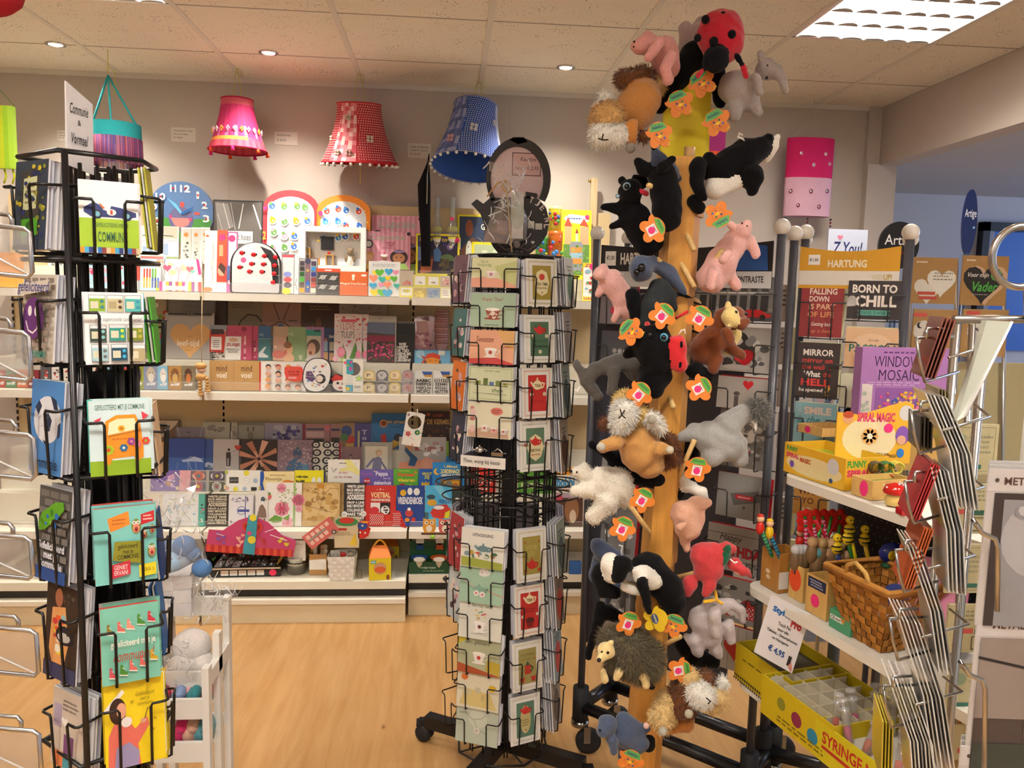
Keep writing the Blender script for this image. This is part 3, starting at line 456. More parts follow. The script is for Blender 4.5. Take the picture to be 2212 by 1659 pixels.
it('2w',561,648,655,'wall_calendar','dusty pink calendar with blue pendant hanging on a cord','calendar','#a97e6a',[('n',3,55,97,97,26,10,['#b88470','#9a6a5a','#c49a86','#7a4c3e'],3),('l',[32,2,46,30],2,'#5a3a2a'),('l',[70,2,56,30],2,'#5a3a2a'),('l',[2,40,24,44,46,34,60,36,98,60],2,'#4a2e22'),('c',50,42,6.5,'#4a6a8a'),('q',68,30,90,34,1,'#5a3a2a')],.008)
it('2w',650,730,655,'wall_calendar','dark brown calendar with man sitting by candle','calendar','#4f3522',[('q',20,4,86,14,2,'#8a6a4a'),('e',46,36,8,10,'#7a4c2e'),('p',rev([34,100,40,50,52,42,66,62,68,100]),'#6a2f1c'),('r',6,50,20,98,'#6c4a30'),('r',78,46,96,50,'#7a5434'),('e',30,60,6,20,'#9a6a34'),('n',0,70,100,100,20,8,['#3e281a','#5f4029','#7b5636'],6)],.008)
it('2w',732,833,654,'wall_calendar','pale beige calendar mostly hidden behind tulip calendars','calendar','#b49f8c',[('n',2,4,98,30,26,4,['#a88a7c','#9a7a70','#c0aa98'],8)],.008)
it('2b',452,487,703,'greeting_pouch','red pouch card with white label on black patterned calendar','calendar','#d8cfc4',[('r',0,0,100,14,'#8a8f94'),('n',2,74,98,98,40,6,['#3a3632','#9a948a'],2),('p',rev([0,18,88,16,92,34,84,82,0,80]),'#c8382c'),('p',rev([10,12,80,12,84,26,6,28]),'#3e2c28'),('r',8,34,70,72,'#f4eee8'),('q',18,42,62,66,4,'#5a5450')],.008)
it('2b',487,541,704,'birthday_calendar','pink birthday calendar reading Zusje with paper chain figures','calendar','#c04a68',[('p',rev([0,32,60,32,58,100,0,100]),'#f4efe8'),('e',30,42,18,6,'#e0b090'),('t','ZUSJE',2,52,54,63,'#b02f48',1.5),('t','VERJAARDAGS-\nKALENDER',2,67,54,80,'#3a3a3a',.3),('r',70,30,78,98,'#e8a8b0'),('n',66,30,82,98,8,6,['#c04a68','#f0c8c0','#a03050'],3),('c',36,22,4,'#a02848'),('e',70,10,10,7,'#8a2440')],.008)
it('2b',541,557,705,'birthday_calendar','second pink birthday calendar peeking out right of the first','calendar','#c04a68',[('n',20,25,80,98,14,20,['#8a2440','#f0c8c0','#a03050'],5)],.008,dy=.01)
it('2b',557,588,705,'birthday_calendar','blue green calendar with open beaked white gull','calendar','#447a80',[('r',0,0,100,36,'#38618a'),('l',[2,37,100,37],1.5,'#a8c0cc'),('p',rev([4,80,40,62,56,60,34,78,70,88,66,92,4,92]),'#dfe3e0'),('t','ns',8,22,34,30,'#a8c4d4',0)],.008)
it('2b',584,620,706,'birthday_calendar','peach calendar with small pink pig picture','calendar','#cda48e',[('r',0,0,100,30,'#b89a7c'),('e',46,82,36,12,'#d27a6c'),('e',64,46,16,5,'#d89a8c'),('e',28,60,10,4,'#e8ccb8'),('p',rev([70,76,92,66,96,80,78,88]),'#c86e62')],.008)
it('2b',618,661,707,'birthday_calendar','green calendar with baby face and the letters IVE','calendar','#8ba271',[('t','IVE',4,18,34,26,'#c8d4b0',0),('e',12,66,20,20,'#e0ac84'),('e',8,54,20,10,'#8a5a38'),('e',14,92,26,14,'#e2b48e'),('p',rev([60,84,82,82,74,98,68,98]),'#d0cdb0')],.008)
it('2b',660,698,707,'birthday_calendar','calendar with laughing girl and purple border','calendar','#c6bfa8',[('r',0,0,100,8,'#9a6a90'),('r',84,0,100,100,'#a8709a'),('r',0,8,84,26,'#2f8a78'),('r',46,9,80,14,'#1f2a30'),('e',44,58,36,22,'#5b4436'),('e',34,66,22,20,'#c99a7e'),('e',28,76,8,5,'#7a3a34'),('p',rev([0,96,20,84,60,82,84,100,0,100]),'#cfc6c0')],.008)
it('2b',698,723,709,'birthday_calendar','navy calendar with canal houses left of the tulip calendar','calendar','#2f3a5e',[('t','DAG',48,22,96,30,'#e0dcd0'),('r',4,40,36,70,'#8aa0b4'),('r',4,72,40,98,'#c89a6a'),('r',52,42,96,68,'#a89a84'),('r',52,74,96,98,'#b8906a'),('p',rev([6,40,20,28,36,40]),'#b86a50')],.008)
def tul(x0,x1,lab,dy):
 o=[('t','I LOVE',22,18,74,33,'#c04a4a',-.3),('t','TULIPS',24,36,74,50,'#3a3430',-.3),('r',24,11,80,17,'#d85a70')]+[('h',x,y,s,'#d03a4c')for x,y,s in((34,8,12),(70,6,6),(84,11,13),(92,22,10),(8,7,5),(10,26,5),(14,38,4),(86,32,5),(92,42,5),(8,58,5),(18,60,8),(55,58,13),(46,66,7),(82,54,8),(92,52,9),(6,43,4),(15,15,6))]
 o+=[('p',rev([38,98,30,60,44,80,46,98]),'#6a8f4a'),('p',rev([52,100,78,58,84,76,70,100]),'#5a8a3e'),('e',26,80,15,11,'#e887a0'),('p',rev([13,76,18,70,24,76,30,69,36,76,40,84,14,84]),'#ee9ab0'),('p',rev([24,92,34,90,34,100,26,100]),'#a8c86a'),('e',88,84,9,8,'#e887a0'),('e',5,94,8,6,'#f0b8c8')]
 return it('2b',x0,x1,679,'tulip_calendar',lab,'calendar','#e6d6d2',o,.006,'tulip calendars',dy=dy,yb=782)
tul(722,780,'white and pink calendar reading I love tulips',-.015);tul(738,794,'second I love tulips calendar showing only its right edge',.0)
it('2b',792,855,683,'tulip_calendar','calendar with photo of a pink tulip field under grey sky','calendar','#b9b2a8',[('q',40,5,58,9,1,'#8a8278'),('r',2,14,96,40,'#6a7590'),('p',rev([2,36,50,38,96,40,96,46,2,44]),'#4a4a40'),('r',2,42,96,58,'#8e2c48'),('r',2,56,96,100,'#4a3e38'),('n',2,54,96,100,90,4.5,['#d8487e','#c03a70','#e0608e','#a82c5c','#5a6a3a'],5)],.008)
it('2b',850,896,695,'wall_calendar','black spiral calendar with white slab letters asking eigenlijk','calendar','#171414',[('t','WIE\nHEEFT\nDE TIJD\nEIGENLIJK\nLEREN\nVLIEGEN?',2,52,86,98,'#efe9e0',2.2),('q',8,34,70,36,1,'#5a5450')]+[('r',20+i*8,0,22+i*8,5,'#cfc8be')for i in range(10)],.008,dy=.012)
b=MB()
for i,(x0,x1,y0,y1,lb,a)in enumerate(((880,925,690,755,'pink gift pouch tilted with cellophane wing and ribbon',14),(905,945,683,757,'pink patterned paper bag behind the tilted pouch',-4))):
 o=it('2w',x0,x1,y0,'gift_pouch',lb,'gift pouch','#b4707a',[('n',4,20,96,96,16,12,['#c88a90','#a85a6a','#d8b0a8','#8a4a5a'],i),('h',76,30,8,'#b03040'),('p',rev([10,12,60,0,80,34,30,50]),'#c89a98')],.02,'pink party pouches',dy=-.02-.03*(1-i),yb=y1,kind='gloss');o.rotation_euler.y=math.radians(a)
for i in range(14):
 Y=4.1;u=953;z1=P(u,757-i*5.6,Y).z;b=MB();b.lathe([(.026,0),(.035,.036),(.0365,.036),(.0365,.033)],M('#b98a8c' if i%2 else '#c79a98','paper'),18);o=b.build('paper_cup',None,(P(u,720,Y).x,Y,z1));tag(o,'pink paper cup in the stack above the pirate card','paper cup','stack of pink paper cups')
it('2b',896,974,757,'picture_box','light blue card box with orange bandana head figure','box','#7ab8dc',[('c',16,20,12,'#a8d4ea'),('e',50,60,20,34,'#e8962e'),('p',rev([28,46,34,22,52,14,70,26,72,48,50,38]),'#d8442a'),('p',rev([32,40,16,26,26,48]),'#d8442a'),('p',rev([28,44,16,78,32,60]),'#d8442a'),('c',44,56,1.4,'#1a1a1a'),('c',58,56,1.4,'#1a1a1a'),('l',[42,74,52,80,62,72],1.5,'#5a2a1a'),('r',28,56,33,98,'#3a3a48'),('r',68,54,73,98,'#3a3a48'),('r',66,2,84,26,'#e4e4d8'),('b',0,0,100,100,1.5,'#4a90c0')],.03,yb=798)
pk=[(200,217,'#d8d4c8','#c23a34'),(219,234,'#9cc4d4','#e8b0c0'),(236,257,'#7ab4e0','#e0a030'),(258,283,'#8ab8e0','#c23a34'),(285,308,'#9aa032','#5a4a3a'),(310,338,'#8a94b0','#c9b8a0'),(340,362,'#8ac0dc','#e8e4dc'),(362,390,'#b88a4a','#8a5a2a'),(392,418,'#8a7a5a','#5a3a28')]
nn=['cream heart dotted','pale rose patterned','blue princess','blue pirate children','olive dark horse','grey white horse','light blue polar bear','golden leopard','brown tiger']
for i,(x0,x1,c,c2)in enumerate(pk):
 it('2f',x0,x1,788+(i>5)*3,'tissue_pack',nn[i]+' pocket tissue pack printed sniff','tissues',c,[('e',52,40,30,30,c2),('e',54,52,20,22,['#e8d8c8','#d88a9a','#e8d8c8','#e8c0a0','#3a3028','#e4dfd4','#f2f0ea','#d8b070','#c87a3a'][i]),('c',44,34,5,'#2a2420'),('c',62,34,5,'#2a2420'),('t','sniff',22,72,88,84,'#f6f6f4',1.8),('l',[4,34,96,35],1,'#ddd')],.022,'sniff tissue packs',tilt=3,kind='gloss')
for i in range(10):x0=-60+i*24;it('2f',x0 if i<6 else x0+3,x0+21 if i<6 else x0+23,800 if i<6 else 792,'tissue_pack',['striped','green','red dotted','dark green','orange','maroon','grey penguin','white heart','white daisy','cream cat'][i]+' pocket tissue pack seen behind the black card rack','tissues',['#a8a89a','#3a8a4a','#c8382e','#4a8a5a','#d86a2a','#8a2a34','#5a5a60','#e8e0dc','#e4e0d4','#d8c8b0'][i],[('n',10,8,90,60,7,18,['#c23a34','#e8e4dc','#4a4a4a'],i),('t','sniff',10,66,90,86,'#f0f0ee',1.5)],.022,'sniff tissue packs',tilt=3)
def mind(x0,x1,lab):
 return it('2f',x0,x1,780,'gift_box',lab,'gift box','#c79d63',[('t','mind',28,14,72,36,'#5c3c14',.3),('t','voel',28,38,70,58,'#fbf4e6',.6),('q',32,64,66,67,1,'#8a6a3a'),('l',[0,58,100,59],.6,'#a8824c')],.03,'kraft mind voel gift boxes',tilt=2,side='#b38a52')
mind(453,503,'kraft gift box lettered mind voel, beside the wooden puppet');mind(506,558,'kraft gift box lettered mind voel, beside the baby heads book')
def headops(seed,nx,ny,a,b_,c,d):
 g=random.Random(seed);o=[]
 for j in range(ny):
  for i in range(nx):
   x=a+(c-a)*(i+.5)/nx;y=b_+(d-b_)*(j+.5)/ny;hc=g.choice(['#e8a04a','#3a3432','#c8583a','#e8b8b0','#8a5a3a'])
   o+=[('c',x,y-2,6,hc),('e',x,y+1,5.2,6,'#eebb9c'),('c',x-2,y,.7,'#222'),('c',x+2,y,.7,'#222')]
 return o
it('2f',560,658,784,'picture_book','white book with cartoon child heads and red label','book','#f2eee8',[('r',0,0,5,100,'#d84038')]+[('l',[10+i*9,2,10+i*9,98],.3,'#f0d8d0')for i in range(10)]+headops(4,4,4,10,6,95,98)+[('p',rev([56,16,64,12,92,14,98,30,96,60,76,66,60,56,56,36]),'#d84a3c'),('t','voor de\nleukste',64,26,88,44,'#7a1a1a',.5),('q',64,48,86,56,2,'#fff'),('t','123',34,6,44,12,'#333')],.012,tilt=4)
Y,z=TI['2f'];b=MB();w_=60/F*Y;h=P(683,772,Y).z-z;pts=[(w_/2*abs(math.cos(t))**.8*math.copysign(1,math.cos(t))+.006*math.sin(t),h/2+h/2*abs(math.sin(t))**.85*math.copysign(1,math.sin(t)))for t in[i*math.pi/16 for i in range(32)]]
b.prism(pts,0,.03,M('#17161a','gloss'));b.prism([(x*.93,h/2+(q-h/2)*.95)for x,q in pts],-.003,0,M('#e8e6e2','gloss'));b.art(w_,h,[('n',14,12,84,88,26,5,['#8a8680','#c0483a','#4a4a52','#5a8ac0','#c8a86a'],3),('p',rev([12,42,30,40,46,60,36,72,12,62]),'#5a3a6a'),('e',64,60,18,14,'#2a2628'),('e',60,60,12,10,'#e0d0c4'),('l',[2,56,98,57],.8,'#f4f4f2')],y=-.0032)
tag(b.build('oval_purse',None,(P(683,812,Y).x,Y-.02,z),(math.radians(-6),math.radians(4),0)),'oval white clear purse with black zip edge and small drawings','purse')
it('2f',714,760,808,'shaped_pouch','small black pouch with pale round face and red beret','pouch','#1d1a1c',[('e',44,58,34,36,'#e6d8d0'),('p',rev([2,30,24,2,60,20,70,30,10,42]),'#c8342a'),('c',34,52,6,'#1a1a1a'),('c',58,56,6,'#1a1a1a'),('e',46,78,10,5,'#b03030'),('r',86,30,98,90,'#b8282c')],.02,tilt=5,kind='gloss',poly=rev([4,100,0,60,4,20,30,0,64,14,90,40,100,100]))
it('2f',741,784,776,'party_card','white number one card with turquoise figure and large round window','card','#ece8dc',[('e',54,30,32,20,'#6a6260'),('p',rev([16,2,48,2,52,46,18,46]),'#3aa0b4'),('c',40,10,7,'#d8488a'),('c',12,12,8,'#e06a8a'),('c',26,20,6,'#8ab83a'),('c',38,30,10,'#b85aa8'),('k',78,58,20,'#7ac8a0'),('c',78,58,9,'#c8dc6a'),('r',18,50,50,74,'#dfe0da'),('r',16,78,50,98,'#4aa8c0'),('c',24,90,10,'#e8c83a'),('t','JAAR',56,82,88,88,'#3a3632',.5)],.006,tilt=3)
for j,yb in enumerate((824,851)):
 for i in range(4):
  x0=785+i*28;it('2f',x0,x0+25,yb-24,'treat_bag',['cream','charcoal','yellow','rosy grey'][i]+' little arched treat bag in the '+['upper','lower'][j]+' row of the clear bin','treat bag',['#d8c078','#5a5458','#d8bc58','#9a8a8c'][i],[('e',50,46,40,34,['#ead9a4','#c9c6c6','#f0deaa','#c08a88'][i]),('t',['P','V','S','R'][i],30,30,60,60,['#5a3a18','#4a4848','#9a5a2a','#8a3030'][i],1),('q',12,74,88,94,2,['#5a3a18','#e8e8e8','#9a5a2a','#e8dcd8'][i])],.02,'small arched treat bags',tilt=3,yb=yb,kind='gloss',poly=rev([0,100,0,35,12,10,34,0,66,0,88,10,100,35,100,100]))
b=MB();Y=3.88;q0=P(783,830,Y).x;q1=P(895,830,Y).x;z0=TI['2f'][1];z1=P(840,797,Y).z;b.box(q0,Y,z0,q1,Y+.002,z1,film('acrylic',.07));b.box(q0,Y,(z0+z1)/2,q1,Y+.002,(z0+z1)/2+.002,film('acrylic_edge',.5));b.box(q1-.002,Y,z0,q1,Y+.08,z1,film('acrylic',.07));tag(b.build('acrylic_bin',None),'clear acrylic bin holding eight little treat bags','bin')
for i,(x0,x1,s)in enumerate(((896,934,'AABBC\nDEEFGI\nHIJKLN\nMOPQ\nRSTUV\nWXYZ'),(937,973,'1111222\n333441\n455561\n667778\n889991\n00000'))):it('2f',x0,x1,802,'sticker_sheet',['white sheet of black alphabet stickers','white sheet of black number stickers'][i],'stickers','#dcdad2',[('r',2,0,98,20,'#e4e4e2'),('p',rev([40,2,98,2,98,20,60,20]),'#2f56a0'),('p',rev([50,14,98,12,98,20,60,20]),'#c8903a'),('t',s,8,26,94,96,'#2a2826',1.8)],.006,'letter and number sticker sheets',yb=868,tilt=4)
it('2w',972,1000,760,'picture_book','orange picture book edge behind the card spinner','book','#d87a3a',[('r',0,0,100,20,'#6a4a8a')],.01)
B3='greeting books on the lowest shelf'
it('31',298,380,908,'envelope_card','brown envelope card with cream flap and sleeping cats','card','#6b5034',[('p',rev([2,2,98,4,92,20,40,100,30,98,4,30]),'#b8a68c'),('e',44,38,24,12,'#8a5a30'),('e',58,34,10,8,'#4a3424'),('q',20,8,80,18,2,'#8a765c')],.01,yb=960)
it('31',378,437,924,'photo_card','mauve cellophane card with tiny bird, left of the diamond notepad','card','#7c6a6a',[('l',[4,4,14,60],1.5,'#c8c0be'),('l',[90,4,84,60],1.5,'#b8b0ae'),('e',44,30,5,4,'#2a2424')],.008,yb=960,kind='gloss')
it('31',437,510,913,'notepad','spiral notepad with rows of grey diamonds','notebook','#a39a86',[('n',10,5,72,50,10,8,['#7c7266','#8f857a','#6a6258'],5),('r',76,2,80,98,'#3a322a'),('n',82,5,98,90,6,6,['#7c7266','#8f857a'],7),('l',[80,40,80,80],1.5,'#e8e4dc')],.01,yb=962)
it('31',511,567,914,'notepad','grey spiral notebook with drawn rabbit','notebook','#8f8a78',[('e',40,30,4,12,'#6a5a48'),('e',60,28,4,12,'#6a5a48'),('e',50,58,12,18,'#7a6a56'),('r',0,0,100,12,'#6f6c5e')]+[('r',0,6+i*9,6,9+i*9,'#1f1c18')for i in range(10)],.01,yb=962)
it('31',571,650,915,'notepad','notebook with deep violet flower print','notebook','#8c8492',[('n',12,4,98,90,34,8,['#3e3468','#4c3f7c','#2e2850','#a8a0a8'],3)],.01,yb=962)
it('31',650,732,917,'photo_album','pink and black stamp patterned album with red spine','album','#a0706c',[('r',0,0,12,100,'#7a2a34'),('r',14,20,60,28,'#2c3656'),('r',14,34,60,60,'#c09c94'),('r',14,66,60,100,'#2c2624'),('r',74,0,76,100,'#6a3a3a'),('r',78,20,100,30,'#2c3656'),('r',78,60,100,100,'#3a2c2a'),('c',68,18,8,'#c06a70')],.012,yb=965)
it('31',733,804,915,'photo_album','purple picture book with apple and patchwork figure','book','#4c4680',[('r',0,0,46,100,'#9a7c5a'),('e',22,30,16,20,'#3a4a80'),('e',34,62,14,14,'#c03a34'),('e',16,54,12,14,'#4f7a48'),('r',20,76,44,98,'#c8a45c'),('r',56,30,62,90,'#b4a878'),('t','T\no\nr',68,26,84,84,'#c4bcd8',1)],.02,yb=972)
it('31',803,880,895,'picture_book','blue picture book with diving acrobat figure','book','#2f6fa4',[('l',[4,50,20,96],1,'#2a4a68'),('l',[2,66,30,80],1,'#2a4a68'),('c',34,28,11,'#c8844c'),('c',34,28,7,'#7a3a22'),('t','iet piraat',44,18,94,30,'#d8b47a',1),('q',50,34,88,39,1,'#1f3a58'),('p',rev([26,60,40,54,46,88,30,98]),'#b8322c'),('p',rev([46,84,76,66,90,78,60,98]),'#c8a03c'),('c',74,66,11,'#22242c')],.015,yb=972)
it('31',905,973,890,'picture_book','dark brown picture book titled Op de kermis','book','#3a2018',[('t','OP DE KERMIS',4,24,98,40,'#c8a468',1.5),('n',4,4,90,20,10,6,['#7a3420','#9a4a28'],3),('n',8,50,92,96,30,6,['#5a3024','#7a4a30','#2a1812'],8)],.02,yb=960)
it('32',298,360,957,'quote_card','tan quote card in brown capitals about dat niet','card','#c99f6c',[('t','IEDEREEN ZEI:',6,38,86,49,'#e8d0a8',1.5),('t','DAT GAAT NIET.',6,56,86,68,'#8c4a26',1.5),('t','TOEN KWAM ER IEMAND',20,73,84,78,'#8c4a26',1),('t','DIE DAT NIET WIST.',2,83,86,94,'#8c4a26',1.5),('b',3,3,97,97,.7,'#a8784a')],.02)
it('32',356,438,949,'photo_card','deep blue card with white feathery seed heads','card','#304a94',[('r',0,60,100,100,'#4062a8'),('l',[4,98,12,80],1,'#8a8a90'),('l',[30,96,34,76],1,'#9a9aa0'),('p',rev([42,68,60,64,74,56,90,62,98,74,80,72,62,72,46,74]),'#b4c0dc'),('l',[58,72,60,98],.8,'#c8d0e0'),('l',[78,74,80,98],.8,'#c8d0e0'),('l',[60,72,68,98],.8,'#c8d0e0'),('l',[56,64,66,56,78,62,88,66,98,62],.9,'#d8e0f0')],.015)
it('32',440,462,951,'photo_card','blue grass seed card half hidden beside the silhouette card','card','#42609e',[('r',0,0,100,60,'#3a549a'),('p',rev([0,78,40,74,100,80,100,90,0,90]),'#b4c0d8'),('n',0,80,100,100,9,14,['#4a5a6a','#8a98a8'],5)],.01,dy=.01)
it('32',460,518,951,'photo_card','grey card with child silhouette reaching for red heart balloon','card','#b7b0ac',[('h',88,26,24,'#b8342e'),('l',[82,36,66,40],1,'#5a5450'),('c',56,33,5,'#2a2624'),('p',rev([46,42,62,40,64,60,62,86,48,86]),'#38322f'),('r',52,60,56,84,'#b7b0ac'),('r',46,88,64,90,'#f0ece6')],.01)
def fan(cx,cy,n,cols):
 o=[]
 for i in range(n):
  a=2*math.pi*i/n+.3;c=math.cos(a);s_=math.sin(a);px,py=-s_,c
  o.append(('p',[cx+c*6+px*3,cy+s_*8+py*3,cx+c*55+px*9,cy+s_*60+py*9,cx+c*55-px*9,cy+s_*60-py*9,cx+c*6-px*3,cy+s_*8-py*3],cols[i%len(cols)]))
  for k in(-1.6,0,1.6):o.append(('l',[cx+c*5+px*k,cy+s_*6+py*k,cx+c*22+px*k*2,cy+s_*26+py*k*2],1.6,cols[(i+1)%len(cols)]))
 return o
def clip(ops):
 r_=[]
 for o in ops:
  if o[0]=='p':r_.append(('p',[min(99,max(1,q))for q in o[1]],o[2]))
  elif o[0]=='l':r_.append(('l',[min(99,max(1,q))for q in o[1]],o[2],o[3]))
  else:r_.append(o)
 return r_
it('32',516,597,951,'photo_card','dark card with many joined hands forming a circle','card','#2c1e1a',clip(fan(52,62,8,['#c08468','#a86a50','#d8a488','#b87a5c'])),.01)
it('32',599,675,952,'photo_card','mottled lilac card with blue buddha statue','card','#8d7582',[('n',2,3,98,97,110,4,['#7b6474','#a9919c','#94808c','#b8a2a8'],4),('e',56,44,12,16,'#3e5c78'),('p',rev([24,98,32,72,48,60,68,60,84,74,90,98]),'#42688a'),('p',rev([60,60,70,62,84,76,88,98,72,98]),'#5a86a6'),('c',56,27,4,'#3e5c78')],.01)
def vinyl():
 o=[]
 for j in range(4):
  for i in range(3):
   x=14+i*37+(j%2)*4;y=9+j*27
   if x>84:x=84
   o+=[('e',x,y,15,12,'#1c1a1a'),('e',x,y,9,7.2,'#cfcac2'),('c',x,y,2.5,'#2a2626')]
 return o
it('32',673,736,957,'photo_card','white card patterned with black vinyl records','card','#d8d2c6',vinyl()+[('r',92,0,100,60,'#8a2028')],.01)
it('32',733,782,967,'photo_card','dusty pink card with small crane and sequins','card','#8f6c70',[('e',50,36,5,6,'#2a2226'),('r',48,36,51,66,'#cfc0bc'),('n',4,30,96,96,16,2,['#c8b0b0','#6a4a52'],2),('c',10,14,7,'#a88c88')],.01,dy=.01)
it('32',781,847,957,'notepad','spiral book with pencil sketch of toddler walking','notebook','#a8a498',[('r',12,14,84,100,'#ddd6c2'),('l',[84,10,84,98],1,'#eee'),('c',56,36,11,'#c8ac7c'),('c',58,40,8,'#e0c0a4'),('p',rev([34,96,40,56,54,48,66,56,64,98]),'#7c7a98'),('l',[40,56,18,84],7,'#7c7a98'),('l',[64,66,80,90],6,'#6c6a88')]+[('r',1,6+i*6,7,8+i*6,'#5a564e')for i in range(15)],.01)
it('32',862,964,946,'picture_book','cellophaned picture book with boy in blue riding pink elephant','book','#b8b4ac',[('p',rev([0,74,30,68,60,64,84,66,100,80,100,100,0,100]),'#dc9478'),('c',60,74,12,'#e2a084'),('e',22,30,9,10,'#d8a078'),('p',rev([14,28,22,40,40,62,34,84,20,82,24,60,12,40]),'#2f5f8a'),('t','BOU SENSIS',34,28,94,40,'#a8322c',1.5),('t','IS DE',72,14,84,22,'#b8524a',1),('n',40,4,98,60,12,6,['#d0cdc8','#e4e2de','#f4f2ee'],5)],.015,kind='gloss')
it('32',964,985,955,'picture_book','light green picture book edge next to the card spinner','book','#86b03c',[('r',0,50,100,100,'#3a8ac8')],.01,dy=.01)
it('33',325,385,1018,'diary','violet butterfly diary with silver lock','diary','#7a64a8',[('p',rev([56,30,78,16,84,40,66,50]),'#c88ab8'),('p',rev([50,50,70,54,74,80,56,74]),'#b88a6a'),('r',88,78,98,94,'#d8c890'),('n',5,5,95,95,14,5,['#9a80c4','#d8c0e0'],2),('l',[10,20,50,60],1.5,'#f0f0f0')],.02)
it('33',386,413,1018,'diary','plain pale pink diary between violet and crochet ones','diary','#dca6ac',[('l',[80,20,84,90],2,'#c88a92')],.015)
def crochet():
 o=[]
 for i,(x,y)in enumerate(((22,26),(74,26),(22,78),(74,78))):
  cs=[['#7a6a6c','#d0a8a0','#e08a78','#4a8a98'],['#56565c','#e4dfd8','#8a7a90','#c8c24a'],['#7a8088','#5a6068','#d08a90','#e0c860'],['#6a6a58','#4a5058','#d8d4c8','#9a5a5a']][i]
  o+=[('r',x-22,y-23,x+22,y+23,cs[0]),('e',x,y,18,19,cs[1]),('f',x,y,14,10,cs[2],cs[3])]
 return o
it('33',412,486,1018,'diary','grey crochet square patterned diary with clasp','diary','#b0aaa4',crochet()+[('r',94,70,100,90,'#d8c890')],.02)
it('33',488,562,1018,'diary','white diary with drawn cat faces and yellow spots','diary','#eeece4',[('r',10,32,36,62,'#4a4742'),('t','gnocchi',13,44,33,50,'#e8e6e0',0),('c',58,12,8,'#e8dc3a'),('c',28,90,7,'#e0d43a'),('c',4,86,6,'#e0a8a0'),('c',58,50,8.5,'#b8b6b0'),('c',58,50,7.8,'#f4f2ec'),('c',84,48,7,'#a8bcd0'),('c',54,88,6,'#a8bcd0'),('r',72,80,88,97,'#2a2826'),('c',55,49,.9,'#222'),('c',61,49,.9,'#222'),('r',94,76,100,92,'#c8b058'),('c',2,8,5,'#b8c84a')],.02)
it('33',562,636,1020,'picture_book','cream picture book titled Floortje with orange cat','book','#f0dca0',[('p',rev([0,0,10,0,12,30,8,60,14,100,0,100]),'#2a56a8'),('t','Floortje',16,30,62,50,'#5a4a34',0),('q',28,14,84,24,1,'#9a7a4a'),('e',78,54,14,12,'#e08a3a'),('e',90,52,7,5,'#d87a2e')],.01)
it('33',636,702,1018,'picture_book','bright yellow picture book lettered nijntje huilt','book','#f2e41c',[('t','nijntje',6,24,44,38,'#1c1a10',2),('t','huilt',6,44,34,58,'#1c1a10',2),('e',62,55,7,24,'#f8f8f2'),('e',80,55,7,24,'#f8f8f2'),('r',94,0,100,100,'#2a3468')],.012)
it('33',708,776,995,'picture_book','white square book titled de taart van fiep de heks','book','#f0ece2',[('p',rev([50,0,70,0,100,36,100,50,66,34,40,38,36,30,60,24]),'#ece690'),('t','de taart',34,36,64,44,'#a8403a',0),('t','van fiep de heks',20,50,76,60,'#a8403a',0),('q',34,8,64,14,1,'#3a3a3a'),('l',[12,26,18,40,28,28,20,32],1.2,'#2a2a2a'),('e',44,86,14,7,'#3a6a4a'),('p',rev([60,98,64,74,72,98]),'#c89a4a'),('l',[10,76,22,88],1.4,'#2a2a2a'),('c',88,14,3,'#ddd')],.012)
def pbook(x0,x1,yt,c,lab,ops,name='picture_book',**kw):return it('33',x0,x1,yt,name,lab,'book',c,ops,.02,'bright board books',**kw)
pbook(777,849,1016,'#6a5aa8','purple board book lettered Peppa naar het ziekenhuis',[('t','Peppa',48,8,84,34,'#f4f0f8',1),('t','naar het',70,36,92,43,'#f4f0f8',.5),('t','ziekenhuis',42,50,94,68,'#f4f0f8',1.2),('t','Peppa Pig',6,14,36,30,'#b060b8',.8),('c',22,52,10,'#c8202a'),('t','€4,95',14,46,30,57,'#fff'),('c',44,8,2,'#f0e060')])
pbook(850,903,1015,'#5aa832','lime green board book about shapes and colours',[('t','Vormen',14,16,86,32,'#e8502a',2),('t','kleuren',20,40,88,56,'#f0d83a',2),('q',20,5,80,10,1,'#fff060'),('c',36,78,14,'#c8202a'),('t','2,95',26,73,46,82,'#fff'),('e',70,84,12,16,'#e8c820'),('p',rev([0,70,20,80,20,100,0,100]),'#f0d020'),('c',90,14,5,'#e8782a')])
pbook(904,936,1015,'#1f5eb0','blue board book with small crowned king',[('t','WAT\nZIJ',22,14,92,46,'#e8d83a',2),('p',rev([20,66,26,54,40,64,50,52,60,62,74,54,74,72,22,74]),'#e8b820'),('e',48,80,22,12,'#e8b48c')])
pbook(934,1006,1001,'#2484c8','blue bedtime book titled Goedenacht verhaaltjes with moon',[('t','1-Minuut',36,8,76,18,'#f2e48a',1),('t','GOEDENACHT',22,22,92,36,'#f2e48a',2),('t','VERHAALTJES',26,38,88,50,'#f6f0d8',2),('c',14,30,10,'#f0b83a'),('c',19,28,8,'#2484c8'),('r',26,54,86,96,'#8a5a24'),('r',30,58,82,94,'#e0a82a'),('e',50,72,12,14,'#8a8478'),('e',70,78,10,12,'#c87a3a'),('c',12,68,3,'#e87a9a'),('k',90,16,3,'#bfe0f4')],dy=-.03)
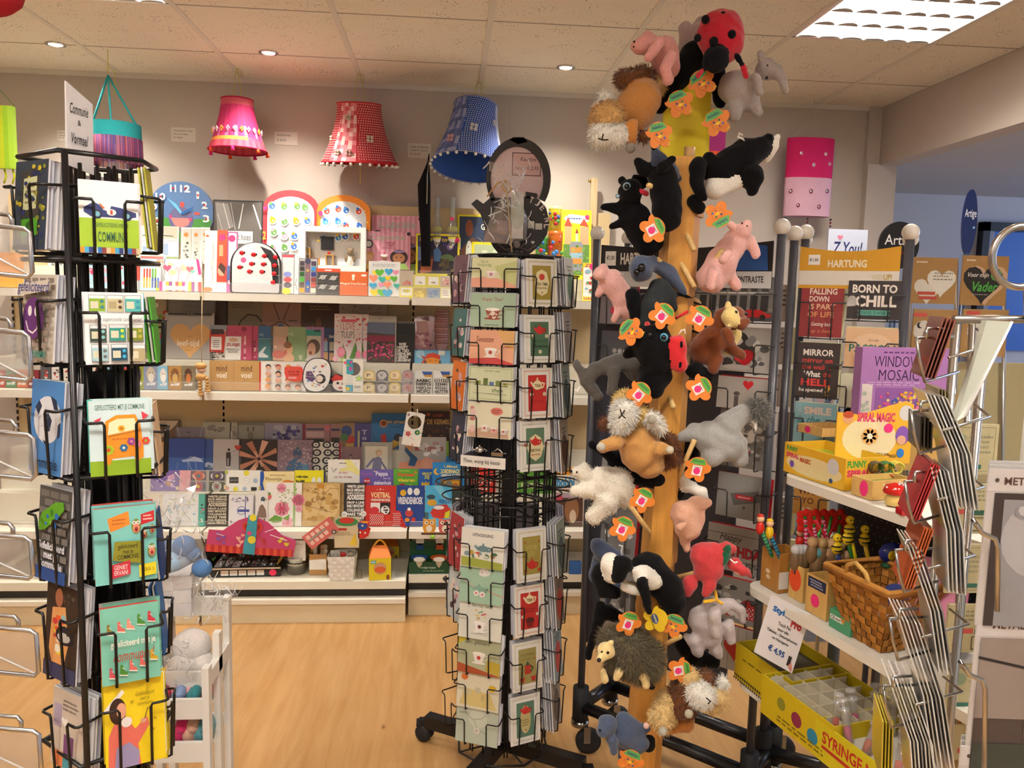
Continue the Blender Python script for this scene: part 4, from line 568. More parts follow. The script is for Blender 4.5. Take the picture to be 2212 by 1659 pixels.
for x0,x1,yt,c,lb,op in((1012,1072,1012,'#d8342a','red board book seen through the spinner wires',[('q',10,40,90,90,4,'#f4e8e0'),('c',30,30,12,'#f4e8c0')]),(1120,1198,1013,'#5a9c34','green jungle board book seen through the spinner wires',[('t','JUNGLE',10,36,92,54,'#2a5a1a',2),('t','DIEREN',8,60,92,80,'#e8dcb8',1)]),(1199,1262,1011,'#e8e2d0','white and orange Bobbi book behind the polar bear',[('r',0,0,100,30,'#f0a028'),('t','bobbi',6,36,70,78,'#3a94c8',2),('r',0,84,100,88,'#c85a3a')])):pbook(x0,x1,yt,c,lb,op,dy=-.02)
it('34',426,442,1070,'notebook','thin turquoise notebook with flowers, far left of the front row','notebook','#5cb0a0',[('n',8,10,92,95,9,16,['#d86a8a','#2a3a3a','#e8e0d0'],3)],.012)
it('34',350,425,1070,'notebook','white notebook with pale blue flowers behind the cellophane gift','notebook','#dfe4e4',[('n',5,5,95,95,40,5,['#9ac0d8','#c8d8a0','#e8e8e8'],7)],.012)
def wb(x0,x1,yt,lab,bold=2):
 o=[]
 for i,(t_,h_)in enumerate((('WRITE LEAVE',8),('BACK MESSAGE',8),('MAKE CONTACT',5),('ADDRESSES',15),('DROP A LINE',7),('FAMILY IMPORTANT',9),('COLLEAGUES',9),('MAKE TIME',9),('FOR FRIENDS',8),('names EMAILS',9))):
  y=4+sum((8,8,5,15,7,9,9,9,8,9)[:i])*1.05;o.append(('t',t_,14,y,92,y+h_*.84,'#d8cfb8' if x0<500 else '#f0ece4',bold))
 return it('34',x0,x1,yt,'address_book',lab,'address book','#2a2622',o,.015,'black address books')
wb(441,491,1070,'black address book covered in cream capitals beside blue anchor notebook');wb(742,790,1047,'black address book covered in white words beside red voetbal book')
it('34',493,545,1072,'notebook','white notebook with round blue crest and elastic band','notebook','#e8e6e8',[('c',52,50,18,'#6a7ab0'),('c',52,50,15,'#e8e6e8'),('r',38,46,84,54,'#4a5aa0'),('r',66,2,69,98,'#3a4a98'),('n',4,4,96,24,22,3.5,['#3a3a48','#8a8aa0'],5),('n',4,78,96,98,20,4,['#3a4a80','#b07a80','#6a6a80'],6)],.012)
for i in range(3):it('34',537+i*5,560+i*5,1074,'notebook','plain white notebook edge between crest notebook and duck card','notebook','#d9d6d2',[],.006,'white notebook edges',dy=.03-i*.006)
it('34',549,575,1062,'notebook','white notebook with painted mallard duck','notebook','#ece8e2',[('p',rev([10,98,34,56,56,48,86,70,92,98]),'#8a7260'),('e',60,32,18,10,'#4a5c6a'),('r',50,38,66,50,'#f2f0ea'),('e',84,32,10,3,'#c8a85a')],.01,dy=-.005,yb=1120)
it('34',573,652,1046,'notebook','white notebook with pink peonies and green trailing leaves','notebook','#eeebe4',[('r',74,0,80,100,'#9ab878'),('n',30,8,98,50,60,2.2,['#7a9a4a','#9ab86a'],5),('f',44,60,20,8,'#e88a9c','#c84a66'),('f',42,12,13,8,'#e89ab0','#d86a86'),('f',88,40,17,8,'#e07a98','#c04a6a'),('f',90,60,10,7,'#eab0be','#d87a90'),('f',60,92,16,7,'#f0b8c4','#e08a9c'),('p',rev([8,86,26,74,46,80,42,90,22,92]),'#6a9a3e'),('p',rev([46,82,66,72,60,86]),'#7aa84a'),('e',8,32,8,7,'#e0606a'),('p',rev([2,24,14,22,12,30]),'#6a9a3e')],.012)
it('34',651,733,1046,'notebook','antique gold world map notebook','notebook','#c9a86a',[('e',25,44,24,40,'#d6b87c'),('e',74,44,24,40,'#d9bc82'),('p',rev([38,2,60,2,52,34,46,34]),'#c08428')]+[('n',2,6,97,96,36,9,['#b08a4a','#d8bc84','#9a743a','#c8a058'],4),('l',[0,18,20,10,38,26,46,50],.8,'#6a4a22'),('l',[98,14,74,12,56,30,50,52],.8,'#6a4a22'),('l',[0,48,40,60,80,68],.8,'#7a5a2c')],.02,side='#8a6a3a')
it('34',728,746,1047,'notebook','second world map notebook showing only its spine','notebook','#b08c54',[('n',4,4,96,96,14,16,['#9a743a','#c8a058'],5)],.02,dy=.012)
it('34',787,855,1052,'friends_book','red book titled Voetbal vriendenboekje with football boot','friends book','#c62c20',[('k',50,9,4,'#f0e0c0'),('c',40,10,1.5,'#f0e0c0'),('c',60,10,1.5,'#f0e0c0'),('t','VOETBAL',20,16,82,30,'#f2d89a',1.5),('t','VRIENDENBOEKJE',20,32,82,40,'#f0e4d4',1.5),('r',20,42,50,70,'#e8e4dc'),('r',50,42,82,70,'#16161c'),('e',32,62,15,10,'#c8303a'),('c',66,60,14,'#f0eeea'),('n',56,50,78,70,7,4,['#22222a'],3)],.012)
it('34',856,917,1052,'friends_book','navy book titled Vriendenboek with small figures','friends book','#1c3f8c',[('t','VRIENDENBOEK',5,28,95,46,'#f0f0f0',1.5),('e',24,18,11,8,'#e0b02a'),('e',48,14,9,9,'#f0f0ee'),('e',72,15,11,9,'#f0ece4'),('e',46,68,14,9,'#c03a34'),('c',46,58,6,'#f0ece4'),('e',40,84,9,5,'#e08a2a'),('e',62,84,8,6,'#c8322c')],.012)
it('34',918,977,1052,'friends_book','light blue friends book with red and yellow cars','friends book','#4cb0dc',[('p',rev([30,0,60,0,100,40,100,60]),'#7acae8'),('e',22,28,16,6,'#2a4a5a'),('e',26,42,18,8,'#d8a42a'),('p',rev([20,66,40,48,80,46,98,60,98,76,60,82,30,78]),'#c83228'),('e',52,54,20,5,'#e8e4e0'),('t','VRIENDEN',50,34,98,44,'#2a5aa0',1),('r',0,66,14,98,'#3a5a6a'),('p',rev([76,66,94,60,90,80,72,80]),'#d8dc2a')],.012)
it('34',975,1040,1060,'picture_book','dark book with white title behind the spinner lower cards','book','#2a3a34',[('q',10,20,90,50,3,'#e8e4dc'),('r',0,60,100,100,'#6a8ab8')],.012)
it('34',1200,1262,1068,'picture_book','book with brown horse photo right of the card spinner','book','#5a3a2a',[('e',60,50,26,40,'#9a6a44'),('e',64,70,12,20,'#e0c8ac'),('r',0,0,100,14,'#b8a0b0'),('c',14,14,12,'#c84a5a')],.012)
def hang(u,v,Y,name,lab,cat,w_px,h_px,col,ops,poly=None,rot=0,th=.004,kind='paper',group=None):
 c=P(u,v,Y);w_=w_px/F*Y;h=h_px/F*Y;b=MB();pl=[(a*w_/100-w_/2,h/2-c2*h/100)for a,c2 in zip(poly[::2],poly[1::2])]if poly else[(-w_/2,-h/2),(w_/2,-h/2),(w_/2,h/2),(-w_/2,h/2)]
 b.prism(pl,0,th,M(col,kind));b.art(w_,h,ops,None,-h/2);return tag(b.build(name,None,c,(0,math.radians(rot),0)),lab,cat,group)
crown=rev([0,100,3,44,18,44,34,16,50,2,66,16,82,46,98,58,96,100])
hang(545,1155,3.795,'party_hat','pink paper party crown in cellophane leaning under the front books','party crown',196,88,'#c8487a',[('r',1,82,95,100,'#c02a30')]+[('r',2+i*8,82,6+i*8,100,'#d8543a')for i in range(12)]+hearts(3,14,['#8a5ab0','#f0b0a0','#c03a3a','#d8c83a'],52,76,(4,6))+[('h',50,34,22,'#d83a2a'),('h',50,34,17,'#8a1f24'),('p',rev([45,0,55,2,54,100,41,98]),'#3a9cb0'),('c',50,6,4,'#e8d83a'),('c',47,46,2.5,'#e0487a'),('c',50,62,4.5,'#e8d83a'),('l',[64,40,74,30],.8,'#f8e8f0'),('l',[70,46,88,58],1,'#f8e8f0'),('l',[12,52,20,56],.8,'#f8e8f0')],crown,4,.003,'gloss')
hang(692,1152,3.76,'mobile_ornament','pink double decker bus cut out in cellophane','ornament',74,36,'#d8706a',[('r',8+i*17,14,20+i*17,38,'#f0c8b8')for i in range(5)]+[('r',8+i*17,56,20+i*17,80,'#f0c8b8')for i in range(4)]+[('r',10,42,70,50,'#8ab0a0'),('c',84,92,7,'#3a3230'),('c',84,92,4,'#c8c0b8')],None,-38,.004,'gloss')
def cello(name,lab,pts,cat='wrapping',mat=None):
 b=MB();g=random.Random(len(lab));c=sum((Vector(p)for p in pts),Vector())/len(pts);n=len(pts)
 b.add(list(pts)+[c],[(i,(i+1)%n,n)for i in range(n)],mat or film('cellophane',.3,'#ffffff',.1,.6));return tag(b.build(name,None),lab,cat)
def hangfrom(u0,v0,u1,v1,Y,name,lab,cat):b=MB();b.tube([P(u0,v0,Y),P(u1,v1,Y)],.0015,M('#d8d4cc','cloth'),4);return tag(b.build(name,None),lab,cat)
hang(749,1150,3.77,'mobile_ornament','green and red mushroom shaped ornament on kraft card','ornament',54,70,'#c8b89a',[('r',4,30,96,98,'#d8c8a4'),('e',50,16,46,14,'#3a8a4a'),('e',50,12,30,10,'#c8342a'),('r',8,36,50,44,'#b8382c'),('q',8,48,80,60,3,'#8a7a5a'),('p',rev([60,90,84,50,92,92]),'#e8c838')])
hang(783,1144,3.77,'mobile_ornament','red spotted boat shaped wooden ornament with blue cabin','ornament',36,40,'#c8281e',[('e',50,30,30,22,'#2a4a98'),('c',50,28,6,'#f0eee8'),('e',64,8,24,6,'#e89a2a'),('c',36,66,6,'#f6f2ea'),('c',66,68,6,'#f6f2ea')],rev([10,100,0,44,20,40,24,10,50,0,90,8,84,36,100,44,86,84,60,100]))
cc=[]
for i in range(20):cc+=[50+50*math.cos(-i*math.pi/10),50+50*math.sin(-i*math.pi/10)]
dots=[('d',10,10,90,90,7,7,3.4,'#f6ece4')]
hang(814,1122,3.76,'polka_dot_fan','round red white dotted apple ornament clipped to the shelf edge','ornament',38,30,'#c8242a',dots,rev([50,8,60,0,84,2,98,22,98,60,84,90,64,100,50,94,36,100,16,90,2,60,2,22,16,2,40,0]))
hang(862,1124,3.76,'polka_dot_kite','red white dotted pointed fabric ornament hanging beside the apple','ornament',34,44,'#c8242a',[('d',10,10,60,80,5,7,3.6,'#f6ece4')],rev([4,60,10,14,34,0,58,6,76,50,100,92,60,82,20,76]))
for i,(u,v)in enumerate(((744,1111),(785,1110))):hang(u,v,3.80,'price_disc',['white round price disc at left on the shelf guard','white round price disc next to the red friends book'][i],'price tag',13,13,'#f2f0ea',[('q',20,36,84,64,2,'#6a6660')],rev(cc),0,.002,'paper','white price discs')
def owl(u,lab,c):
 r=root('owl_ornament',lab,'owl ornament',P(u,1136,3.75),group='wooden owl ornaments');Y=3.75;s=1/F*Y;b=MB();b.prism([(x*s,-y*s)for x,y in[(-13,-17),(-6,-14),(6,-14),(14,-17),(15,6),(10,16),(-10,16),(-14,6)][::-1]],0,.006,M(c));b.art(28*s,34*s,[('c',28,28,15,'#f4ead0'),('c',72,28,15,'#f4ead0'),('c',30,28,6,'#3a2a1e'),('c',70,28,6,'#3a2a1e'),('p',rev([44,36,56,36,50,48]),'#e08a2a'),('e',50,68,24,24,'#f4ecd8')],None,-17*s);b.build('body',r)
 b=MB();b.prism([(-17*s,-20*s),(17*s,-20*s),(17*s,-16*s),(-17*s,-16*s)],-.002,.004,M('#5a3a24'));b.sph((8*s,.0,-25*s),5*s,M('#8ac83a'));b.build('branch',r)
owl(927,'orange wooden owl ornament on a brown twig','#e0a03a');owl(961,'pink wooden owl ornament half hidden by spinner cards','#d86a6a')
b=MB();r=root('door_hanger','white door hanger with red and green flowers, hanging tilted','door hanger',P(893,927,3.82),(0,math.radians(9),0));Y=3.82;w_=40/F*Y;h=74/F*Y
n=24;outer=[];
vs=[];fs=[];R0=w_*.37;cz=h/2-w_*.55
for i in range(n):
 a=2*math.pi*i/n;dx,dz=math.cos(a),math.sin(a);t=min(w_/2/abs(dx)if abs(dx)>1e-6 else 9,((h/2-cz)if dz>0 else(cz+h/2))/abs(dz)if abs(dz)>1e-6 else 9)
 if dz<0:t=min(t,(w_*.55)/abs(dz))if abs(dz)>1e-6 else t
 vs+=[(dx*R0,0,cz+dz*R0),(dx*t,0,cz+dz*t)]
for i in range(n):k=(i+1)%n;fs.append((2*i,2*i+1,2*k+1,2*k))
HM=M('#efede6');b.add(vs,fs,HM);b.box(-w_/2,0,-h/2,w_/2,.0015,cz-w_*.54,HM);b.art(w_,h,[('f',26,66,15,5,'#d8483c','#4a98c8'),('f',74,58,15,8,'#5ab898','#d8dc5a'),('l',[40,76,66,82],1,'#3a3a3a'),('f',58,96,5,5,'#d8483c','#fff'),('c',12,10,7,'#7a9ab8'),('c',12,10,4,'#e0506a')],None,-h/2,-.0003);b.build('card',r)
b=MB();b.tube([(-.0,-.004,cz+R0*.8),(.006,-.004,cz+R0*1.5),(.002,-.006,h/2+.018),(-.004,0,h/2+.01)],.0018,M('#e8e6e0','plastic'),6);b.build('hook',r)
zb=TI['b'][1]+.001
def bpos(u,v):return PZ(u,v,zb)
p=bpos(528,1246);r=root('bead_kit','open black bead kit case with silver compartments and pink dot','craft kit',p,(0,0,.05));b=MB();K=M('#151416','gloss');b.box(-.17,0,0,.17,.20,.045,K);b.box(-.172,-.002,.038,.172,0,.046,M('#d8d6d2','metal'));b.build('case',r)
b=MB();g=random.Random(5)
for i in range(7):
 for j in range(4):
  x=-.145+i*.042;y=.015+j*.044;b.box(x,y,.046,x+.036,y+.038,.049,M(g.choice(['#5a585c','#8a888c','#b8b6ba','#3a383c']),'gloss'))
  for q in range(3):b.sph((x+g.uniform(.006,.03),y+g.uniform(.006,.03),.051),.005,M(g.choice(['#c8c6ca','#f0eef2','#8a2a2a','#2a282c']),'gloss'),6,4)
for i in range(5):b.box(-.11+i*.042,-.004,.008,-.074+i*.042,-.001,.034,M('#c9c7cb','chrome'))
b.build('bead_tray',r);b=MB();b.prism([(.135+.018*math.cos(t*math.pi/8),.02+.016*math.sin(t*math.pi/8))for t in range(16)],-.004,-.002,M('#ee2f5a'));b.build('price_dot',r)
b=MB();b.T=Matrix.Translation((-.19,.16,.01))@Matrix.Rotation(.75,4,'Y')@Matrix.Rotation(math.radians(-40),4,'X');b.prism(rrect(.16,.13,.04),0,.02,K);b.prism(rrect(.166,.136,.04,z0=-.003),.004,.016,M('#e8e6e2','gloss'));b.art(.16,.13,[('t','Mini Go',14,20,70,42,'#d82a24',1),('n',30,50,80,95,8,9,['#4a9a3a','#8a2a2a','#e8e4dc'],3)]);b.build('lid',r)
p=bpos(638,1240)+Vector((0,.03,0));r=root('zinc_bucket','small zinc bucket full of wooden and plush trinkets','bucket',p);b=MB();zk=M('#bdbab2','metal');b.lathe([(.001,.002),(.045,.0),(.064,.085),(.066,.088),(.063,.086),(.044,.004)],zk,24);b.lathe([(.058,.05),(.0605,.054),(.060,.058)],zk,24);b.build('bucket',r)
b=MB();b.tube([(-.066,0,.08),(-.095,-.01,.04),(-.10,0,.02),(-.085,.0,.06),(-.06,0,.1),(-.03,-.03,.1)],.005,M('#d8b04a','plastic'),6);b.build('cord',r);b=MB();b.tube([(.066,0,.08),(.08,0,.12),(.062,.0,.17)],.008,M('#b89050','cloth'),6);b.build('handle',r)
g=random.Random(2)
for i in range(9):
 a=g.uniform(0,6.28);q=g.uniform(0,.035);b=MB();c=['#b8763a','#c8382c','#e0c890','#8a4a2a','#d8a050'][i%5];b.sph((0,0,0),(.017,.014,.018),M(c,'wood'),10,7);b.sph((.012,0,.012),.009,M(c,'wood'),8,6);tag(b.build('wooden_trinket',None,p+Vector((q*math.cos(a),q*math.sin(a)*.8,.088+.006*(i%3)))),'small round trinket heaped in the zinc bucket','trinket','trinkets in the zinc bucket')
hang(641,1189,3.84,'price_card','white handwritten card standing behind the zinc bucket','card',38,46,'#e8e2d8',[('q',10,12,84,24,2,'#8a8480')])
def openbox(name,lab,cat,p,w_,d,h,col,kind='paper',t=.003,rz=0,label_ops=None):
 r=root(name,lab,cat,p,(0,0,rz));b=MB();m_=M(col,kind);b.box(-w_/2,0,0,w_/2,t,h,m_);b.box(-w_/2,d-t,0,w_/2,d,h,m_);b.box(-w_/2,t,0,-w_/2+t,d-t,h,m_);b.box(w_/2-t,t,0,w_/2,d-t,h,m_);b.box(-w_/2+t,t,0,w_/2-t,d-t,t,m_)
 if label_ops:b.art(w_,h,label_ops)
 b.build('box',r);return r
p=bpos(687,1242);openbox('kraft_box','small open kraft carton with white paper wrap and toys','box',p,.085,.08,.105,'#b98a4e',label_ops=[('p',rev([0,28,86,22,96,30,96,74,0,74]),'#ece6dc'),('p',rev([50,30,96,24,92,44]),'#f8f4ee')])
for i,(dx,c)in enumerate(((-.02,'#e8dcc4'),(.015,'#c8a47c'),(.03,'#e0d0b8'))):b=MB();b.sph((0,0,0),(.012,.012,.03),M(c,'wood'),8,8);b.sph((0,0,.03),.013,M(c,'wood'),8,6);tag(b.build('wooden_whistle',None,p+Vector((dx,.04,.10))),['cream bird shaped toy sticking out of kraft carton','tan wooden toy in the middle of the kraft carton','pale wooden toy at right in the kraft carton'][i],'toy')
p=bpos(740,1247);r=root('woven_basket','small white woven paper basket holding packs','basket',p);b=MB()
def weave(b,w0,w1,d0,d1,h,nx,nz,mats,t=.003):
 for sgn,ax in((-1,0),(1,0),(-1,1),(1,1)):
  for k in range(nz):
   for i in range(nx):
    z0=h*k/nz;z1=h*(k+1)/nz;f=lambda z:w0+(w1-w0)*z/h;e=lambda z:d0+(d1-d0)*z/h;o=.0025 if(i+k)%2 else 0
    a0=-.5+i/nx;a1=-.5+(i+1)/nx;vs=[]
    for(a,z)in((a0,z0),(a1,z0),(a1,z1),(a0,z1)):
     vs.append((a*f(z),sgn*(e(z)/2+o),z)if ax==0 else(sgn*(f(z)/2+o),a*e(z),z))
    mid=Vector();
    for v in vs:mid+=Vector(v)/4
    mid+=Vector((0,sgn*.003,0))if ax==0 else Vector((sgn*.003,0,0));b.add(vs+[mid],[(0,1,4),(1,2,4),(2,3,4),(3,0,4)],mats[(i+k)%len(mats)],True)
weave(b,.11,.13,.09,.1,.12,6,6,[M('#e8e4da','paper'),M('#f2eee6','paper')]);b.box(-.055,-.045,0,.055,.045,.003,M('#e8e4da'));b.build('basket_body',r);b=MB();b.prism([(.012*math.cos(i*.6)+.005,.1+.009*math.sin(i*.6))for i in range(10)],-.056,-.054,M('#f6f4ee'));b.build('price_tag',r)
for i,(dx,c,lb)in enumerate(((-.03,'#a8a29a','grey blister pack at the left in the white basket'),(.0,'#c82a2a','red blister pack in the white woven basket'),(.03,'#c8b49a','tan blister pack at the right in the white basket'))):b=MB();b.box(-.022,0,0,.022,.006,.075,M('#cfcac2','gloss'));b.sph((0,-.004,.05),(.018,.008,.012),M(c,'plastic'),10,6);tag(b.build('blister_pack',None,p+Vector((dx,.0+.012*i,.06)),(-.12,.1*(i-1),0)),lb,'blister pack')
b=MB();p=bpos(776,1250)
for j in range(3):
 for i in range(3):b.tube([(i*.02-.03,.005+j*.002,.004),(i*.02-.03,.005,.05-i*.004)],.0012,M('#8a857c','metal'),5)
b.tube([(-.03,.004,.05),(.012,.004,.042)],.0012,M('#8a857c','metal'),5);b.tube([(-.035,.004,.003),(.015,.004,.003)],.0012,M('#8a857c','metal'),5);tag(b.build('wire_holder',None,p),'little grey wire photo holder between white basket and yellow box','holder')
def giftcar(u0,u1,vt,vb,lab,dy,full):
 p=bpos((u0+u1)/2,vb)+Vector((0,dy,0));w_=(u1-u0)/F*p.y;h=(P(u0,vt,p.y).z-zb);r=root('toy_carton',lab,'toy box',p,(0,0,.12),group='yellow house shaped toy cartons');b=MB();Yl=M('#e0c81e');b.box(-w_/2,0,0,w_/2,.12,h*.62,Yl)
 b.add([(-w_/2,0,h*.62),(w_/2,0,h*.62),(w_/2-.02,.05,h*.9),(-w_/2+.02,.05,h*.9),(-w_/2,.12,h*.62),(w_/2,.12,h*.62)],[(0,1,2,3),(1,5,2),(5,4,3,2),(4,0,3)],M('#e07a2c'));b.add([(w_/2+.001,0,0),(w_/2+.001,.12,0),(w_/2+.001,.12,h*.62),(w_/2+.001,0,h*.62)],[(0,1,2,3)],M('#58b4b0'))
 b.art(w_,h*.62,[('c',50,46,29,'#b89a1a'),('c',50,46,27,'#c89878'),('e',50,52,26,14,'#d8602c'),('r',8,10,32,24,'#3a98a8'),('t','KDS',11,13,28,20,'#fff'),('e',86,88,8,12,'#8a4a22')]);b.build('carton',r)
 b=MB();b.tube([(-.03+.06*i/8-.0,.05,h*.88+.03*math.sin(i*math.pi/8))for i in range(9)],.005,M('#e8a82a'),6);b.build('handle',r)
giftcar(797,845,1177,1253,'yellow house shaped toy carton with round window, front one',0,1);giftcar(812,858,1166,1225,'yellow house shaped toy carton standing behind the first',.14,0)
Y=3.86;q=P(927,1250,Y);w_=90/F*Y;h=P(927,1180,Y).z-zb;b=MB();r=root('counter_display','dark green counter display lettered nijntje holding snack cups','display',(q.x,Y,zb));b.box(-w_/2,0,0,w_/2,.09,h*.42,M('#1d4a2a'));b.box(-w_/2,.085,0,w_/2,.09,h,M('#235a32'));b.art(w_,h*.42,[('t','nijntje',30,40,66,62,'#d8e0d0',.5),('q',34,70,90,84,1,'#a8c0a0')]);b.build('carton',r)
for i,(dx,c,lb)in enumerate(((-.05,'#2a5aa8','blue lidded snack cup in the green display'),(.048,'#e0602a','orange lidded snack cup in the green display'))):b=MB();b.sph((0,0,.0),(.045,.035,.012),M(c,'plastic'),16,6);b.lathe([(.03,-.045),(.036,-.004)],M('#c8b8a0','plastic'),16);b.prism([(.028*math.cos(t*.4),.002+.012*math.sin(t*.4))for t in range(16)],-.037,-.034,M('#f4f2ec'));tag(b.build('snack_cup',None,(q.x+dx,Y+.03,zb+h*.52)),lb,'snack cup','lidded snack cups')
for i,dx in enumerate((-.05,.05)):b=MB();b.prism([(.021*math.cos(t*.4),.021*math.sin(t*.4))for t in range(16)],0,.004,M('#f2f0ea'));b.prism([(-.02,-.045),(.02,-.045),(.014,-.012),(-.014,-.012)],0,.004,M(['#24508e','#d8602a'][i]));tag(b.build('bookmark_topper',None,(q.x+dx,Y+.075,zb+h*1.02)),['plain white round topper with blue base at the back of the green display','plain white round topper with orange base at the back of the green display'][i],'topper')
b=MB();b.box(-.03,0,0,.03,.03,.06,M('#2f66b0'));tag(b.build('small_box',None,bpos(1243,1240)),'small blue box on the base shelf right of the spinner','box')
def note(u,v,w_,h,lines,lab):
 Y=WALLY-.002;c=P(u,v,Y);b=MB();ww=w_/F*Y;hh=h/F*Y;b.box(-ww/2,0,-hh/2,ww/2,.001,hh/2,M('#dcd4c8'));n=len(lines)
 b.art(ww,hh,[('t',s,10,15+i*75/n,10+x,15+(i+.62)*75/n,'#2a2624',0,.3)for i,(s,x)in enumerate(lines)],None,-hh/2);tag(b.build('price_note',None,c),lab,'price note','handwritten notes on the wall')
note(396,291,48,28,[('lamp bloemen oranje',80),('wit en oranje',60),('€ 19,95',36)],'handwritten price note on the wall left of the pink lampshade')
note(618,299,46,26,[('fuchsia lamp',60),('€ 20,50',40)],'handwritten price note on the wall right of the pink lampshade')
note(906,326,48,30,[('rode of blauwe',78),('lamp al vanaf',76),('€ 37,50',44)],'handwritten price note on the wall left of the blue lampshade')
note(135,293,20,20,[('lamp',80),('rood',70),('€ 9,',60)],'handwritten price note at the left behind the white paper sign')
def ribbon(r,pts,rad,col,nm='ribbon'):b=MB();b.tube(pts,rad,M(col,'cloth'),5);return b.build(nm,r)
def polyprint(b,n,rt,rb,h,z0,fn,bulge=0,mat=None):
 na,nt_=n,14
 def pt(i,j,k=1.0):a=2*math.pi*i/na;t=j/nt_;rr=(rt+(rb-rt)*(t**bulge if bulge else t))*k;return(rr*math.cos(a),rr*math.sin(a),z0-h*t)
 for i in range(na):
  for j in range(nt_):b.add([pt(i,j),pt(i+1,j),pt(i+1,j+1),pt(i,j+1)],[(0,3,2,1)],M(fn(2*math.pi*(i+.5)/na,(j+.5)/nt_),'lamp'))
 return pt
def lampshade(u,vt,vb,wt,wb_,lab,fn,bulge,pom,tilt,strY,dots_=None,Y=4.06):
 z1=P(u,vt,Y).z;z0=P(u,vb,Y).z;h=z1-z0;s=Y/F;rt=wt*s/2;rb=wb_*s/2;X=P(u,(vt+vb)/2,Y).x
 r=root('lampshade',lab,'lampshade',(X,Y,z1),(0,tilt,0),group='children lampshades hanging from the ceiling');b=MB();pt=polyprint(b,48,rt,rb,h,0,fn,bulge);b.build('shade',r)
 if dots_:
  b=MB();col,step,test=dots_
  g=random.Random(3)
  for j in range(int(h/step)):
   t=(j+.5)*step/h;rr=rt+(rb-rt)*(t**bulge if bulge else t);n=int(2*math.pi*rr/step)
   for i in range(n):
    a=2*math.pi*(i+(j%2)*.5)/n
    if test(a,t):
     c=Vector((rr*1.012*math.cos(a),rr*1.012*math.sin(a),-h*t));e=Vector((-math.sin(a),math.cos(a),0))*step*.26;f=Vector((0,0,1))*step*.26
     b.add([c-e,c-f,c+e,c+f],[(0,1,2,3)],M('#f2ece6','lamp'))
  b.build('dot_print',r)
 n=40
 for rr,zz in((rt,0),(rb,-h)):
  b=MB();b.tube([(rr*math.cos(2*math.pi*i/n),rr*math.sin(2*math.pi*i/n),zz)for i in range(n)],.0035,M(pom[0],'cloth'),6,True);b.build('trim',r)
 if pom[1]:
  m_=26;b=MB()
  for i in range(m_):a=2*math.pi*i/m_;b.sph((rb*math.cos(a),rb*math.sin(a),-h-.009),.0075,M('#efeae2','plush'),8,6)
  b.build('pompom_fringe',r)['kind']='stuff'
 else:
  for i in range(7):a=2*math.pi*i/7+.3;b=MB();c=Vector((rb*math.cos(a),rb*math.sin(a),-h));b.tube([c,c+Vector((.002,0,-.02))],[.006,.010],M(['#e8502e','#e0307a'][i%2],'cloth'),6);b.build('tassel',r)
 zc=CEIL-z1;yk='#d6cf3a'
 ribbon(r,[(-rt*.25,0,-.0),(-rt*.15,0,zc*.6),(0,0,zc-.004)],.0015,yk);ribbon(r,[(rt*.25,0,0),(rt*.2,0,zc*.5),(0.004,0,zc-.004)],.0015,yk)
 ribbon(r,[(-rt,0,0),(-rt*.3,0,.003),(rt*.3,0,.003),(rt,0,0)],.0012,'#8a7a6a','spider_wire');ribbon(r,[(0.004,0,zc-.005),(.018,0,zc-.012),(.026,-.004,zc-.03),(.018,-.006,zc-.04)],.0014,yk,'curl')
 return r,rt,rb,h
def fA(a,t):
 if t<.16:return '#cf5a68'
 if t>.86:return '#c0384e' if int(a*8)%2 else '#d04c5e'
 if t>.8:return '#e8923a' if int(a*30)%2 else '#c83a5a'
 if t>.6:return['#c22a66','#d86a9a','#b82058'][int(a*7)%3]
 return '#c02862' if int(a*9)%2 else '#b4235a'
r,rt,rb,h=lampshade(513,216,326,62,116,'small fuchsia pink lampshade with embroidered hearts',fA,1.5,('#b01f4a',0),0,0)
b=MB()
for i in range(12):
 a=-math.pi/2+(i-5.5)*.28;rr=(rt+(rb-rt)*.55)*1.06;c=Vector((rr*math.cos(a),rr*math.sin(a),-h*.66));e=Vector((-math.sin(a),math.cos(a),0));col=['#f2d8d8','#e8a23a','#f0b0c8'][i%3]
 for dx,dz in((-.006,.006),(.006,.006),(0,-.003),(0,.013)):b.sph(c+e*dx+Vector((0,0,dz)),(.0035,.0035,.0065),M(col,'cloth'),6,5)
b.build('embroidery',r)
def flowers(r,lst,rt,rb,h,bulge):
 for a,t,s,col in lst:
  b=MB();rr=(rt+(rb-rt)*(t**bulge))*1.03;c=Vector((rr*math.cos(a),rr*math.sin(a),-h*t));e=Vector((-math.sin(a),math.cos(a),0));up=Vector((0,0,1))
  for k in range(4):an=k*math.pi/2+.7;d=e*math.cos(an)*s+up*math.sin(an)*s;b.sph(c+d,(s*.75,s*.75,s*.75),M(col,'lamp'),8,6)
  b.build('fabric_flower',r)
fr=-math.pi/2
def fB(a,t):
 a=(a-fr+math.pi)%(2*math.pi)-math.pi
 if t<.03 or t>.97:return '#c22a30'
 if-.75<a<.05:g=math.sin(a*23+t*9)+math.sin(t*31+a*11);return '#e9c3bf' if g>.6 else('#dc8088' if g>-.7 else '#c9505c')
 return '#b8232c'
inB=lambda a,t:not(-.75<(a-fr+math.pi)%(2*math.pi)-math.pi<.05)
r,rt,rb,h=lampshade(776,226,352,90,158,'red and white polka dot lampshade with pompom fringe',fB,1.7,('#c22a30',1),0,0,('#f2ece6',.0112,inB))
r.rotation_euler.x=math.radians(7);flowers(r,[(fr-.35,.25,.010,'#c9b8a8'),(fr+.45,.6,.012,'#cdbcae'),(fr-.55,.85,.010,'#c8b4a6'),(fr-1.1,.6,.009,'#e0b0a8'),(fr-.2,.85,.010,'#c8a49a')],rt,rb,h,1.7)
